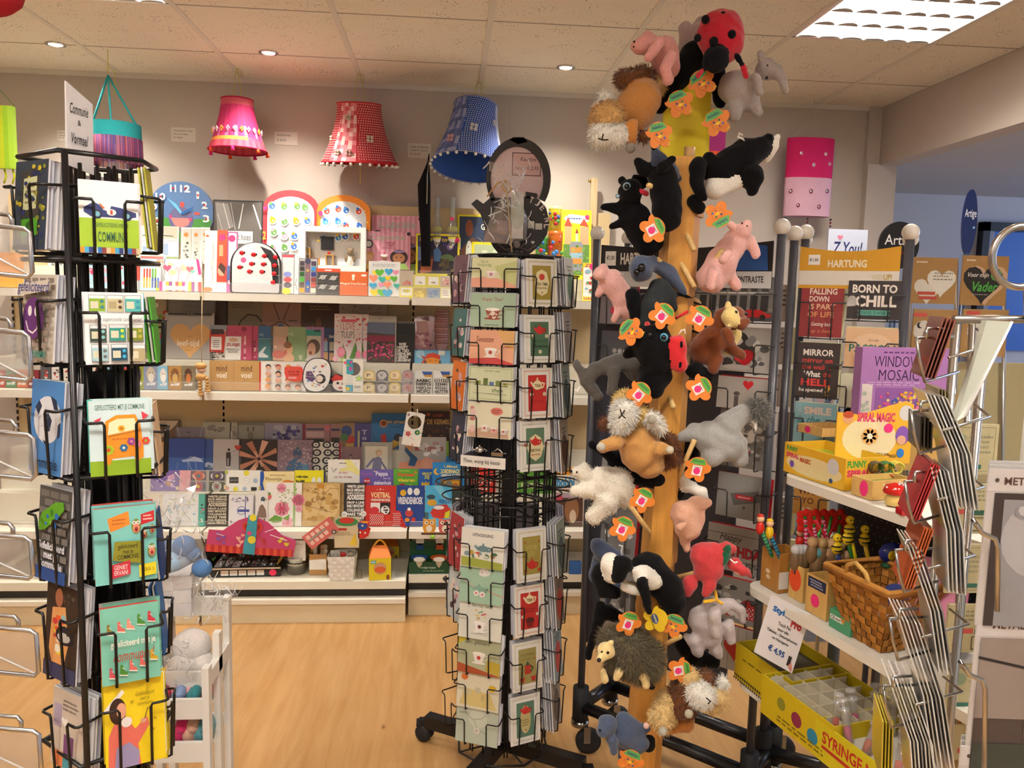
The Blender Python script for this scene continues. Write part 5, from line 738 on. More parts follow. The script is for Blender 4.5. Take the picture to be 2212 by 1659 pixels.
ribbon(r,[(.0,0,-h),(.002,0,-h-.06),(-.001,0,-h-.10)],.0015,'#d6cf3a')
def fC(a,t):
 a=(a-fr+math.pi)%(2*math.pi)-math.pi
 if-1.3<a<-.35:g=math.sin(a*19+t*12)+math.sin(t*27);return '#9aa6cf' if g>.5 else('#6a7cba' if g>-.6 else '#5867a4')
 if a>1.05 and a<1.5:return '#a8b8da'
 return '#2a57b0'
inC=lambda a,t:not(-1.3<(a-fr+math.pi)%(2*math.pi)-math.pi<-.35)
r,rt,rb,h=lampshade(1027,230,372,92,158,'blue and white polka dot lampshade with lace flowers, tilted',fC,1.7,('#8a8fb8',1),math.radians(6),0,('#f2ece6',.0112,inC))
r.rotation_euler.x=math.radians(-14);flowers(r,[(fr+.0,.55,.013,'#d4d6da'),(fr-.7,.75,.013,'#c8a0a8'),(fr+.9,.35,.010,'#c8ccd8')],rt,rb,h,1.7)
r=root('fringed_lantern','turquoise round lantern with purple string fringe on ribbons','lantern',P(247,285,3.85));s=3.85/F;rr=50*s;b=MB();b.lathe([(rr,.0),(rr*1.02,-32*s)],M('#2fa0a4','cloth'),32);b.lathe([(rr*.97,0),(rr*.99,-32*s)],M('#2b8e94','cloth'),32);b.build('band',r)
for v in r.children:v.location.z=15*s
b=MB();g=random.Random(4);cols=['#8a4a6a','#a85a5a','#6a4a8a','#b86a7a','#7a3a5a','#9a6a9a']
for i in range(150):a=2*math.pi*i/150;x,y=rr*1.02*math.cos(a),rr*1.02*math.sin(a);b.tube([(x,y,-14*s),(x*1.02,y*1.02,-66*s)],.0026,M(g.choice(cols),'cloth'),4)
o=b.build('string_fringe',r);o['kind']='stuff'
for a in(2.9,-.3,-1.3):ribbon(r,[(rr*math.cos(a),rr*math.sin(a),14*s),(-9*s,0,110*s)],.005,'#3aa8ac','hanging_ribbon')
ribbon(r,[(-9*s,0,110*s),(-8*s,0,CEIL-r.location.z-.003)],.0015,'#d6cf3a');ribbon(r,[(-8*s,0,128*s),(4*s,0,118*s),(6*s,-.01,90*s),(2*s,-.01,70*s)],.0014,'#d6cf3a','curl')
r=root('paper_lantern','lime green hanging paper lantern cut off by the left edge','lantern',P(-12,230,3.6));s=3.6/F;b=MB();hh=122*s;x1=40*s
for i in range(9):x=-x1+i*2*x1/9;b.box(x,-.03,-hh,x+2*x1/9,.0,0,M(['#b8c81e','#98c42a','#a8d03a'][i%3],'paper'))
b.build('shade',r);ribbon(r,[(-x1,0,0),(-x1*.5,0,70*s)],.0015,'#5a7a2a');ribbon(r,[(x1,0,0),(-x1*.5,0,70*s)],.0015,'#5a7a2a');ribbon(r,[(-x1*.5,0,70*s),(-x1*.5,0,CEIL-r.location.z-.003)],.0012,'#5a7a2a')
for i in range(5):x=-x1+(i+.5)*2*x1/5;ribbon(r,[(x,-.01,-hh),(x+.006,-.01,-hh-.03),(x-.004,-.01,-hh-.06)],.004,'#c8cc2a','tassel')
Y=4.12;r=root('mirror_hanging','pink and lilac cloth lantern with mirror discs hanging on wall','hanging',P(1753,300,Y));s=Y/F;b=MB();rr=52*s;n=32
def drum(z0,z1,col):
 vs=[];
 for i in range(n):a=2*math.pi*i/n;k=1+.03*math.sin(5*a);vs+=[(rr*k*math.cos(a),rr*.35*k*math.sin(a),z0),(rr*k*1.01*math.cos(a),rr*.35*k*math.sin(a),z1)]
 b.add(vs,[(2*i,2*((i+1)%n),2*((i+1)%n)+1,2*i+1)for i in range(n)],M(col,'cloth'),True)
drum(-84*s,0,'#cf2a68');drum(-166*s,-84*s,'#dcb0c4');b.build('cloth_panel',r)
for x,z,c in((-28,-34,'#e89ab8'),(26,-34,'#e8a8c0'),(0,-58,'#f0b8cc'),(38,-54,'#e89ab8'),(-44,-114,'#8a1c3c'),(-2,-114,'#8a1c3c'),(36,-112,'#5a2a5a'),(-28,-144,'#8a1c3c'),(18,-146,'#8a1c3c')):
 b=MB();yy=-rr*.35*math.sqrt(max(.05,1-(x/52.)**2))-.004;b.tube([(x*s+.0075*math.cos(i*.7),yy,z*s+.009*math.sin(i*.7))for i in range(9)],.0022,M(c,'cloth'),5,True);b.sph((x*s,yy,z*s),(.006,.001,.007),M('#e0dce8','chrome'),10,6);b.build('mirror_disc',r)
for x in(-52,-2,50):
 b=MB()
 for k in range(4):b.sph((x*s,-rr*.2,(-172-k*7)*s),.006,M(['#3a2a34','#7a2a44','#4a2a4a'][k%3],'gloss'),8,6)
 z=-205*s
 if x==-2:b.prism([(x*s+16*math.sin(t)**3*.0016,z+(13*math.cos(t)-5*math.cos(2*t)-2*math.cos(3*t)-math.cos(4*t))*.0016)for t in[2*math.pi*i/20 for i in range(20)]][::-1],-rr*.22,-rr*.2,M('#e03a3e','cloth'))
 else:b.sph((x*s,-rr*.2,z),(.009,.006,.012),M('#c8323e','cloth'),8,6)
 b.build('bead_string',r)
ribbon(r,[(-rr,0,0),(0,0,40*s),(rr,0,0)],.0008,'#c8b8b8');ribbon(r,[(0,0,40*s),(0,0,CEIL-r.location.z-.003)],.0008,'#c8b8b8')
WH={}
def plain(w,h,c='#e4e3e6'):
 k=(round(w,3),round(h,3),c)
 if k not in WH:b=MB();b.box(-w/2,0,0,w/2,.0035,h,M(c));WH[k]=b
 return WH[k]
def Lz(X,Y,a):return Matrix.Translation((X,Y,0))@Matrix.Rotation(a,4,'Z')
def pocket(r,X,Y,a,z0,z1,w,ops,lab,base='#f0efec',n=4,wc='#101012',rad=.0022,dep=.03,cat='greeting card',name='greeting_card',blab='white edged greeting card tucked in a lower pocket',bgrp='spare greeting cards',tilt=5,th=.0035,side='#e8e7ea',empty=False,wz=None,spread=.0065,env=None,g=R_,bk=('#f2f2f4','#cfd0da','#e8e8ec')):
 o=r.location;h=z1-z0;m=M(wc,'black' if wc<'#5' else 'metal');b=MB();mm=Lz(X,Y,a);b.T=Matrix.Translation(-o)@mm;wz=wz or z0+h*.62;e=w/2+.006
 for s in(-1,1):b.tube([(s*e,dep+.012,wz+.006),(s*e,-.012,wz),(s*(e-.006),-.016,wz),(s*w*.29,-.016,wz),(s*w*.26,-.016,wz-.006),(s*w*.26,-.012,z0-.004),(s*w*.26,-.004,z0-.006),(s*w*.26,dep+.012,z0-.006)],rad,m,6)
 b.tube([(-e,dep+.012,wz+.006),(e,dep+.012,wz+.006)],rad,m,5);b.tube([(-e,dep+.012,z0-.006),(e,dep+.012,z0-.006)],rad,m,5);b.build('wire_pocket',r)
 if empty:return
 for i in range(n):
  q=MB()if i==0 else plain(w*.99,h*.97,bk[i%3]);off=Vector((0 if i==0 else g.uniform(-.003,.007),-.006+i*spread,z0+(0 if i==0 else g.uniform(0,.006))));L_=mm@off
  if i==0:q.box(-w/2,0,0,w/2,th,h,M(side));q.add([(-w/2,-.0001,0),(w/2,-.0001,0),(w/2,-.0001,h),(-w/2,-.0001,h)],[(0,1,2,3)],M(base));q.art(w,h,ops)
  ob=q.build(name,None,L_,(-math.radians(tilt),0,a+(0 if i==0 else g.uniform(-.03,.03))))if i==0 or 'o' not in q.__dict__ else None
  if i and ob is None:ob=bpy.data.objects.new(name,q.o);COL.objects.link(ob);ob.location=L_;ob.rotation_euler=(-math.radians(tilt),0,a+g.uniform(-.03,.03))
  if i and 'o' not in q.__dict__:q.o=ob.data
  tag(ob,lab if i==0 else blab,cat,None if i==0 else bgrp)
def frame_wires(r,X,Y,a,z0,z1,w,nn=5,wc='#101012',rad=.003,dep=.042):
 b=MB();b.T=Matrix.Translation(-r.location)@Lz(X,Y,a)
 for i in range(nn):x=-w/2+w*i/(nn-1);b.tube([(x,dep,z0),(x,dep,z1)],rad,M(wc,'black' if wc<'#5' else 'metal'),5)
 b.build('upright_wires',r)
TC=P(1108,640,2.56);TX0,TY0,AP=TC.x,2.56,.188
tea=root('card_spinner','black wheeled spinner full of tea themed greeting cards in centre','card rack',(TX0,TY0,0))
def fpos(a,ap=AP):return TX0+ap*math.sin(a),TY0-ap*math.cos(a)
b=MB();KM=M('#131316','black');b.box(-.022,-.022,.07,.022,.022,1.74,KM);b.build('pole',tea)
for i,an in enumerate((-30,60,150,240)):
 b=MB();b.T=Matrix.Rotation(math.radians(an),4,'Z');b.box(0,-.02,.055,.30,.02,.10,KM);lg=b.build('leg',tea)
 b=MB();c=Matrix.Rotation(math.radians(an),4,'Z')@Vector((.31,0,.03));b.T=Matrix.Translation(c)@Matrix.Rotation(.6+i,4,'Z')
 for s in(-.014,.014):b.T=Matrix.Translation(c)@Matrix.Rotation(.6+i,4,'Z')@Matrix.Translation((0,s,0))@Matrix.Rotation(math.pi/2,4,'X');b.lathe([(.001,-.009),(.026,-.009),(.03,-.004),(.03,.004),(.026,.009),(.001,.009)],M('#1a1a1c','rubber'),16)
 b.T=Matrix.Translation(c);b.box(-.02,-.012,.0,.02,.012,.05,KM);b.box(-.03,-.02,.03,-.015,.02,.04,M('#c8281e','plastic')if i==3 else KM);b.build('caster',lg)
def zp(v,Y):return P(1100,v,Y).z
def cup(x,y,s,c,c2='#c8584a',pot=0):
 o=[('p',rev([x-s,y-s*.6,x+s,y-s*.6,x+s*.6,y+s*.9,x-s*.6,y+s*.9]),c),('e',x,y-s*.6,s,s*.28,'#fbf6ee'),('e',x,y+s,s*1.1,s*.2,c),('c',x,y+s*.1,s*.3,c2),('l',[x+s*.9,y-s*.4,x+s*1.5,y-s*.3,x+s*1.3,y+s*.3,x+s*.7,y+s*.4],1.6,c)]
 return o
def potops(x,y,s,c):return[('e',x,y,s,s*.62,c),('p',rev([x-s*.6,y-s*.4,x,y-s*.85,x+s*.6,y-s*.4]),c),('c',x,y-s*.9,s*.18,c),('l',[x-s*.8,y+s*.2,x-s*1.4,y-s*.4],5,c),('l',[x+s*.9,y-s*.3,x+s*1.5,y-s*.2,x+s*1.2,y+s*.3,x+s*.7,y+s*.4],4,c)]
LC=[(553,618,'#dfe0b4','yellow tea cup card reading on your birthday',[('p',rev([0,70,40,62,100,88,100,100,0,100]),'#e6a890'),('p',rev([50,30,100,10,100,92,70,76]),'#c8cf8e'),('t','Op je\nVerjaardag',12,8,44,32,'#8aa04a',0,.2)]+cup(44,55,12,'#ece4d8','#c88ab0')),(630,703,'#a9c2a8','green card with big brown flowered cup reading kopje thee',[('t','Kopje Thee?',26,12,72,26,'#a85a48',0,.1)]+cup(50,58,17,'#9a4a34','#e8d8c8')+[('n',36,46,64,78,16,2.5,['#e8ddd0','#f2e8dc'],3),('l',[34,94,64,94],1,'#3a3a3a')]),(710,783,'#e3a98a','peach card lettered Sweeten with a rose teacup',[('p',rev([60,0,100,0,100,60,80,44]),'#e0b070'),('p',rev([0,86,60,80,100,96,100,100,0,100]),'#c84a48'),('t','Sweeten',14,18,54,36,'#7a3426',0,.3)]+cup(48,64,14,'#f2ebe2','#b8483a')),(789,862,'#d6dcb8','pale green card with shelf of cups reading thee',[('b',3,4,97,96,.8,'#8a9a5a'),('t','voor op',36,10,70,17,'#5a6a4a',0,.3),('t','thee',54,62,78,74,'#6a7a4a',.5,.3),('l',[14,54,90,56],1,'#3a3a3a'),('r',16,42,28,53,'#8a9a4a'),('r',34,34,44,54,'#6a7a3a'),('r',48,44,58,55,'#5a7aa8'),('r',62,40,74,55,'#7a8a4a'),('r',80,46,88,55,'#a8a85a'),('l',[12,78,88,80],.8,'#8a8a6a')]),(866,942,'#e7e3c8','cream card with stacked red cups and high tea table',[('e',66,24,14,11,'#d87a68'),('q',56,18,76,30,2,'#7a2a22'),('n',2,6,20,96,12,7,['#c85a4a','#e8c8c0','#d88a80'],2),('p',rev([2,80,40,70,92,84,96,98,4,98]),'#c8a48a')]+cup(40,72,9,'#e8e0d8')+cup(62,76,8,'#e0b0a8')+cup(84,78,8,'#d8cfc8')),(1140,1222,'#e9e8de','white card lettered Uitnodiging with a laid tea table',[('t','UITNODIGING',26,12,74,20,'#1c1c1c',.8),('p',rev([2,74,98,82,98,100,2,98]),'#a4ae4c'),('n',6,54,96,78,18,6,['#8aa0a8','#c8a84a','#c85a3a','#e8e4dc','#5a7a5a'],5)]+potops(52,50,13,'#6e8f92')),(1216,1298,'#a8cdb4','mint green card with teapot and white scalloped label',[('n',42,10,70,30,9,11,['#eef0ea'],3),('t','High Tea',44,14,66,24,'#a86a6a',0,.2),('l',[0,38,40,62],2,'#e8c8b8'),('l',[60,64,100,76],2,'#d89a8a')]+potops(46,64,13,'#8ab8a0')+[('f',40,74,7,6,'#f2f0ec','#d85a5a'),('f',54,76,7,6,'#f2f0ec','#d85a5a')]),(1292,1375,'#e4e6da','cream card with cup sprouting small hearts, een kop geluk',[('t','Een kop Geluk',30,10,78,22,'#5a7a4a',.6,.1)]+[('h',40+(i*7)%24,28+(i*5)%22,5,['#d8a85a','#8ab88a','#d86a6a','#e0c86a'][i%4])for i in range(12)]+cup(50,66,14,'#f4f3ee','#7a3a4a')+[('l',[30,86,70,86],.8,'#9a9a9a')]),(1368,1450,'#b4b996','olive and rust card with white rose teacup',[('p',rev([0,76,100,98,100,100,0,100]),'#b0542e'),('p',rev([0,0,40,0,0,30]),'#c8b83a'),('p',rev([70,60,100,66,100,98,66,88]),'#c0a83c'),('t','Lieve ... gefeliciteerd',16,14,74,28,'#4a4a34',0,.3)]+cup(50,56,15,'#efe9df','#c0402e')),(1443,1525,'#e2dcc2','cream card with orange and yellow flowers and tea bags',[('p',rev([20,50,80,58,96,96,6,92]),'#ddc984'),('n',8,12,26,34,6,9,['#e07a3c','#e8904a'],3),('n',74,30,92,52,6,8,['#e0b82a','#d8a81e'],4),('t','Een moment voor jezelf',22,6,84,16,'#3a2a22',0,-.1),('c',50,52,7,'#c8c4a8'),('r',58,62,66,76,'#c8b87a'),('e',26,60,10,7,'#d4c8a0')]),(1518,1600,'#c1cbb8','grey green card with faint sketched garland',[('c',52,36,22,'#cfd8c6'),('l',[16,22,40,40,60,34,70,24],1.5,'#a89a88'),('l',[44,42,52,62,74,70],1.5,'#9aa08c'),('f',50,66,8,6,'#e0dcd0','#b8b0a0'),('t','Voor jou',8,22,30,30,'#7a7a68',0,.3)])]
def teacard(c,c2,ops,fr='#d8d2b4'):return[('b',7,4,93,96,4,fr),('r',20,14,80,86,c)]+[('d',10,5,90,9,14,1,1.2,c2),('d',10,91,90,95,14,1,1.2,c2)]+ops
RC=[(553,660,'olive gold Tea Time birthday card with small red cup',teacard('#a08e3a','#8a8048',[('p',rev([50,22,66,28,74,50,66,72,50,78,34,72,26,50,34,28]),'#e9dfb0'),('c',50,38,9,'#b8382a'),('t','TEA TIME',31,50,69,56,'#4a3a1c',.6),('t','Happy B-day',34,60,66,63,'#4a3a1c',.6),('h',50,71,5,'#9a4a2a')])),(675,782,'green card with red teapot reading Theemuts',teacard('#4f7458','#4a4a3a',potops(50,32,13,'#c8302a')+[('t','VOOR EEN ECHTE',24,52,76,57,'#2f4a3a',.3),('t','Theemuts',26,62,76,68,'#1c1c18',.6,.2),('f',28,44,6,5,'#ece4cc','#c8a83a'),('f',72,44,6,5,'#ece4cc','#c8a83a'),('f',50,77,6,5,'#ece4cc','#c8a83a')],'#e0e0d4')),(790,902,'red TEA card with cream teapot and two daisies, upper one',teacard('#c2302c','#c88a80',potops(50,34,15,'#eee3b8')+[('t','TEA',40,32,60,38,'#7a5a1c',1),('f',30,52,6,5,'#f0e8d0','#c8a83a'),('f',72,52,6,5,'#f0e8d0','#c8a83a'),('t','VOOR JOU',34,64,70,70,'#9a201e',.3)],'#e6c8b4')),(905,1016,'green card with red teapot on cream plaque reading Thee two',teacard('#5f8064','#4a4a3a',[('p',rev([50,26,68,34,78,52,68,72,50,80,32,72,22,52,32,34]),'#e6dcae')]+potops(50,42,12,'#c8302a')+[('t','THEE TWO...',30,56,70,61,'#4a3a1c',.5),('t','gezellig',36,65,64,69,'#b8382a',.5),('f',16,46,5,5,'#c8382a','#e8dcb0'),('f',84,46,5,5,'#c8382a','#e8dcb0')],'#e0e0d4')),(1140,1255,'gold Voor jou card with red teapot near the bottom',teacard('#a5974a','#d8d2b0',[('t','VOOR\nJOU',32,30,68,54,'#c8bc7a',.3)]+potops(50,68,13,'#c8302a')+[('h',28,24,6,'#b8382a'),('h',74,24,6,'#b8382a'),('c',28,78,5,'#b8382a'),('c',74,78,5,'#b8382a')],'#ddd8c0')),(1262,1372,'red TEA card with cream pot and a cupcake, lower one',teacard('#c2302c','#c88a80',potops(50,28,14,'#eee3b8')+[('t','TEA',40,26,60,32,'#7a5a1c',1),('q',32,44,72,54,2,'#8a1c1a'),('p',rev([36,70,64,70,58,82,42,82]),'#7a1c1c'),('e',50,68,14,5,'#4a1c18'),('f',26,60,5,5,'#f0e8d0','#c8a83a'),('f',74,58,5,5,'#f0e8d0','#c8a83a')],'#e6c8b4')),(1384,1490,'olive card with red coffee pot and two red cups',teacard('#a1985a','#d0cbb0',[('t','IF YOU\'RE MINE',26,24,74,29,'#7a6f30',.3),('t','to forget',30,33,62,38,'#7a6f30',.3),('h',72,36,6,'#b8382a'),('r',40,48,60,66,'#b8382a'),('p',rev([42,48,50,40,58,48]),'#3a5a4a'),('l',[60,50,68,54,60,62],3,'#3a3a2a'),('p',rev([22,72,40,72,36,82,26,82]),'#b8382a'),('p',rev([60,72,78,72,74,82,64,82]),'#b8382a')],'#dcd9c4')),(1500,1604,'green card with red teapot on tall oval plaque',teacard('#5b8370','#4a4a3a',[('e',50,50,18,29,'#c8be84')]+potops(50,32,12,'#c8302a')+[('q',36,48,64,64,3,'#8a7a3a'),('h',50,72,6,'#b8382a')],'#e0e0d4'))]
aL,aR=math.radians(-22.5),math.radians(22.5);yf=TY0-AP*math.cos(aL)
for i,(v0,v1,base,lab,ops)in enumerate(LC):X,Y=fpos(aL);X+=(0 if i<5 else-.012)-i*.0012;pocket(tea,X,Y,aL,zp(v1+4,yf),zp(v0+4,yf),.142,ops,lab,base,5 if i not in(6,7)else 3)
for i,(v0,v1,lab,ops)in enumerate(RC):X,Y=fpos(aR);X-=i*.0018;pocket(tea,X,Y,aR,zp(v1,yf),zp(v0+4,yf),.106,ops,lab,'#ecebe4',5)
sl=[('#6a4a5a','dark floral'),('#3a6a6a','teal lettered'),('#d8742a','orange'),('#2f3448','navy'),('#a8323a','crimson'),('#c8d4d8','pale blue')]
aLL,aRR=math.radians(-67.5),math.radians(67.5);ys=TY0-AP*math.cos(aLL)
for i,(v0,v1)in enumerate(((553,655),(668,770),(782,885),(890,994),(1112,1222),(1218,1332))):X,Y=fpos(aLL);pocket(tea,X,Y,aLL,zp(v1,ys),zp(v0,ys),.104,[('n',10,10,90,90,12,12,['#e8dcd0','#c8a0a8','#5a3a4a'],i)],sl[i][1]+' greeting card on left flank of the spinner, row %s from top'%['one','two','three','four','five','six'][i],sl[i][0],5,blab='white edged card on the left flank of the tea spinner',bgrp='cards on the left flank',spread=.008)
for v0,v1 in((1350,1455),(1465,1570)):X,Y=fpos(aLL);pocket(tea,X,Y,aLL,zp(v1,ys),zp(v0,ys),.104,[],'',empty=True)
sr=[('#d8dcd8','#6a8a70','white'),('#c4bebc','#a8a09c','grey lace'),('#a8b4ac','#5a6a6a','sage'),('#b8a894','#6a4a3a','brown'),('#a8b4a4','#6a7a7a','mint'),('#a89a8c','#c8584a','taupe'),('#a4bcc4','#c85a5a','sky blue'),('#b4a898','#7a6a5a','sand')]
for i,(v0,v1)in enumerate(((553,658),(672,778),(780,896),(902,1016),(1124,1238),(1238,1350),(1352,1464),(1456,1568))):X,Y=fpos(aRR);pocket(tea,X,Y,aRR,zp(v1,ys),zp(v0,ys),.104,[('e',50,60,34,30,sr[i][1]),('q',20,15,80,30,2,'#5a5a5a')],sr[i][2]+' greeting card on the right flank of the spinner, row %d'%(i+1),sr[i][0],5,blab='white edged card on the right flank of the tea spinner',bgrp='cards on the right flank',spread=.009)
for k,an in enumerate((112.5,157.5,-112.5,-157.5)):
 a=math.radians(an);X,Y=fpos(a)
 for v0,v1 in((1082,1190),(1200,1300),(560,660)):yy=Y;pocket(tea,X,Y,a,zp(v1,yy),zp(v0,yy),.115,[],'grey backed greeting card at the far side of the spinner','#9a98a6',3,blab='grey backed greeting card at the far side of the spinner',bgrp='cards at the rear of the spinner',side='#aaa8b6',bk=('#a8a6b2','#9a98a6','#b4b2bc'))
 bpy.context.view_layer.update()
for o in list(COL.objects):
 if o.get('label')=='grey backed greeting card at the far side of the spinner':o['group']='cards at the rear of the spinner'
for an in(-22.5,22.5,-67.5,67.5,112.5,157.5,-112.5,-157.5):a=math.radians(an);X,Y=fpos(a);frame_wires(tea,X,Y,a,zp(1605,ys),zp(555,ys),.11,4)
b=MB();n=8
for v in(555,1012,1090,1600):
 b=MB();z=zp(v,TY0);pts=[Vector(fpos(2*math.pi*(i+.5)/n,(AP-.04)/math.cos(math.pi/8))).to_3d()-tea.location+Vector((0,0,z))for i in range(n)];b.tube(pts,.004,KM,6,True)
 for i in range(n):b.tube([(0,0,z),pts[i]],.003,KM,5)
 b.build('ring_frame',tea)
for i in range(12):
 a=2*math.pi*i/12;b=MB();z=zp(1048,TY0)+(.012 if i%2 else-.012);c=Vector((.165*math.sin(a),-.165*math.cos(a),z));b.tube([c+Vector((.075*math.cos(t),.075*math.sin(t),.0))for t in[2*math.pi*k/18 for k in range(18)]],.0026,KM,6,True);b.build('wire_loop',tea)
X,Y=fpos(aL,AP+.005);zt=zp(985,yf);r=root('display_tray','small black tray with handwritten strip on the tea spinner','tray',(X-.01,Y,zt),(0,0,aL));b=MB();b.box(-.07,-.03,-.002,.07,.06,.002,M('#1a1a1e'));b.box(-.072,-.032,-.03,.072,-.03,.004,M('#eceae4'));b.art(.144,.03,[('t','Thee, wang bij kassa',6,24,88,76,'#1a1a1a',.2,.2)],None,-.028,-.0325);b.box(-.07,.058,-.016,.07,.06,.06,M('#1a1a1e'));b.build('tray',r)
for i,dx in enumerate((-.025,.035)):
 b=MB();m=M('#c9c8c6','chrome');
 if i==0:b.sph((0,0,.014),(.016,.012,.013),m,14,8);b.tube([(.014,0,.02),(.024,0,.016),(.014,0,.006)],.002,m,5);b.tube([(-.014,0,.01),(-.024,0,.02)],.0025,m,5);b.sph((0,0,.028),.003,m,8,5)
 else:b.box(-.018,-.01,.001,.018,.01,.014,m);b.tube([(-.018,0,.01),(0,0,.024),(.018,0,.01)],.003,m,6);b.tube([(.018,0,.012),(.026,0,.01)],.002,m,5)
 p=Matrix.Rotation(aL,3,'Z')@Vector((dx,.005,0));tag(b.build('tea_infuser',None,Vector((X-.01,Y-.012,zt+.003))+p,(0,0,aL)),['round silver teapot shaped tea infuser on black tray','silver house shaped tea infuser on black tray'][i],'tea infuser','silver tea infusers')
Y=TY0;r=root('kettle_sign','big black kettle shaped sign lettered Kaartje.nl and Tea Time','sign',(TX0,Y,zp(552,Y)));o_=r.location;s=Y/F
def px(u,v):q=P(u,v,Y)-o_;return(q.x,q.z)
def pl(b,pts,y0,y1,c,k='paper'):b.prism([px(u,v)for u,v in pts][::-1],y0,y1,M(c,k))
b=MB();body=[(1058,428),(1150,424),(1166,432),(1180,450),(1187,478),(1182,506),(1168,528),(1148,546),(1130,556),(1084,556),(1066,534),(1052,508),(1044,480),(1038,462),(1018,440),(1030,430),(1044,440)]
pl(b,body,0,.008,'#26201f');b.build('body',r)
b=MB();vs=[];fs=[];n=32
for i in range(n+1):
 a=math.radians(-35+250*i/n);k=.72+.12*math.cos(a*.5);vs+=[(*px(1120+70*math.cos(a),385-88*math.sin(a)),),(*px(1117+57*math.cos(a),388-72*math.sin(a)),)]
V=[(x,0,z)for x,z in vs]+[(x,.008,z)for x,z in vs];N2=len(vs)
for i in range(n):a0,b0,a1,b1=2*i,2*i+1,2*i+2,2*i+3;fs+=[(a0,b0,b1,a1),(a0+N2,a1+N2,b1+N2,b0+N2),(a0,a1,a1+N2,a0+N2),(b0,b0+N2,b1+N2,b1)]
b.add(V,fs,M('#26201f'));pl(b,[(1100,302),(1108,296),(1132,296),(1140,306),(1120,312)],0,.008,'#26201f');b.build('handle',r);b=MB();pl(b,[(1136,414),(1160,418),(1162,424),(1156,428),(1136,428)],0,.008,'#26201f');b.build('lid_knob',r)
b=MB();pl(b,[(1117+58*math.cos(math.radians(t)),386-74*math.sin(math.radians(t)))for t in range(-40,221,10)],.009,.012,'#d9bfc0');w_=62*s;h=48*s;x,z=px(1106,378);b.art(w_,h,[('b',0,0,100,100,3,'#5a3432'),('r',3,4,97,96,'#d2abaa'),('t','Kaartjes',28,18,84,42,'#3a2a2a',0,.3),('t','nu op € 2,95',10,56,92,80,'#3a2a2a',0,.3)],x,z,.009);b.build('pink_disc',r)
b=MB();
for i,ch in enumerate('KAARTJE.NL'):
 t=math.radians(150-i*19);u,v=1118+52*math.cos(t),484-46*math.sin(t)*.9
 if i<4:continue
 x,z=px(1122+46*math.cos(math.radians(70-(i-4)*17))+8,478-42*math.sin(math.radians(70-(i-4)*17)));b.T=Matrix.Translation((x,-.001,z))@Matrix.Rotation(math.radians(20+(i-4)*13),4,'Y');b.art(.012 if ch!='.' else.004,.02 if ch!='.' else.004,[('t',ch,0,0,100,100,'#e0d4cc',1)])
b.T=None;x,z=px(1098,555);b.art(30*s,13*s,[('t','TEA TIME',0,0,100,90,'#d8ccc4',.5)],x,z,-.0005);x,z=px(1140,500);b.art(34*s,22*s,[('r',0,0,40,70,'#c8c4bc'),('r',46,20,90,80,'#c8c4bc')],x,z,-.0005);x,z=px(1076,546);b.art(80*s,30*s,[('l',[0,40,20,80,40,60,30,30],1.5,'#a88a72'),('l',[100,40,80,80,60,60,70,30],1.5,'#a88a72'),('c',50,40,9,'#a8a09a'),('h',92,20,10,'#e0d8d0')],x,z,-.0005);b.build('lettering',r)
r=root('cellophane_gift','clear cellophane gift with mauve box and raffia bow before kettle sign','gift',P(1100,522,2.44));o_=r.location;Y=2.44
b=MB();q0=P(1047,522,Y)-o_;q1=P(1105,498,Y)-o_;b.box(q0 .x,-.0,0,q1 .x,.05,q1 .z,M('#5a4248'));q2=P(1075,476,Y)-o_;b.box(q2 .x,.0,q1 .z,q1 .x,.04,q2 .z,M('#6a5058'));q3=P(1132,415,Y)-o_;b.box(q1 .x,.0,.01,q3 .x,.04,q3 .z,M('#c9c4be'));b.prism([((P(1118+15*math.cos(t),465-30*math.sin(t),Y)-o_).x,(P(1118+15*math.cos(t),465-30*math.sin(t),Y)-o_).z)for t in[i*.4 for i in range(16)]],-.002,0,M('#a8b0a0'));b.build('gift_box',r)
def crinkle(r,pts,Y,col='#ffffff',alpha=.3,seed=1,nm='cellophane',sub=2,amp=.012,ws=1):
 g=random.Random(seed);c=(sum(p[0]for p in pts)/len(pts),sum(p[1]for p in pts)/len(pts));b=MB();n=len(pts);rings=[1,.8,.55,.3];V=[]
 for k in rings:
  for(u,v)in pts:uu=c[0]+(u-c[0])*k;vv=c[1]+(v-c[1])*k;V.append(P(uu+g.uniform(-2,2)*ws,vv+g.uniform(-2,2)*ws,Y-.045*(1-k*k)-g.uniform(0,amp))-r.location)
 V.append(P(c[0],c[1],Y-.05)-r.location);fs=[]
 for k in range(len(rings)-1):
  for i in range(n):j=(i+1)%n;fs+=[(k*n+i,k*n+j,(k+1)*n+j),(k*n+i,(k+1)*n+j,(k+1)*n+i)]
 fs+=[((len(rings)-1)*n+i,(len(rings)-1)*n+(i+1)%n,len(V)-1)for i in range(n)]
 b.add(V,fs,film('cellophane',alpha,'#ffffff',.08,.5));
 hl=film('cellophane_crease',.8,'#ffffff',.15)
 for i in range(n*5):
  a=V[g.randrange(len(V)-1)];q=a+Vector((g.uniform(-.022,.022),-.003,g.uniform(-.034,.034)));b.tube([a,(a+q)/2+Vector((.002,-.002,0)),q],.0007+.0012*g.random(),hl,4)
 return b.build(nm,r)
crinkle(r,[(1044,522),(1060,470),(1080,430),(1088,395),(1060,380),(1056,350),(1086,356),(1100,330),(1120,352),(1146,360),(1132,385),(1108,398),(1120,425),(1142,470),(1138,518),(1100,526)],Y,alpha=.22)
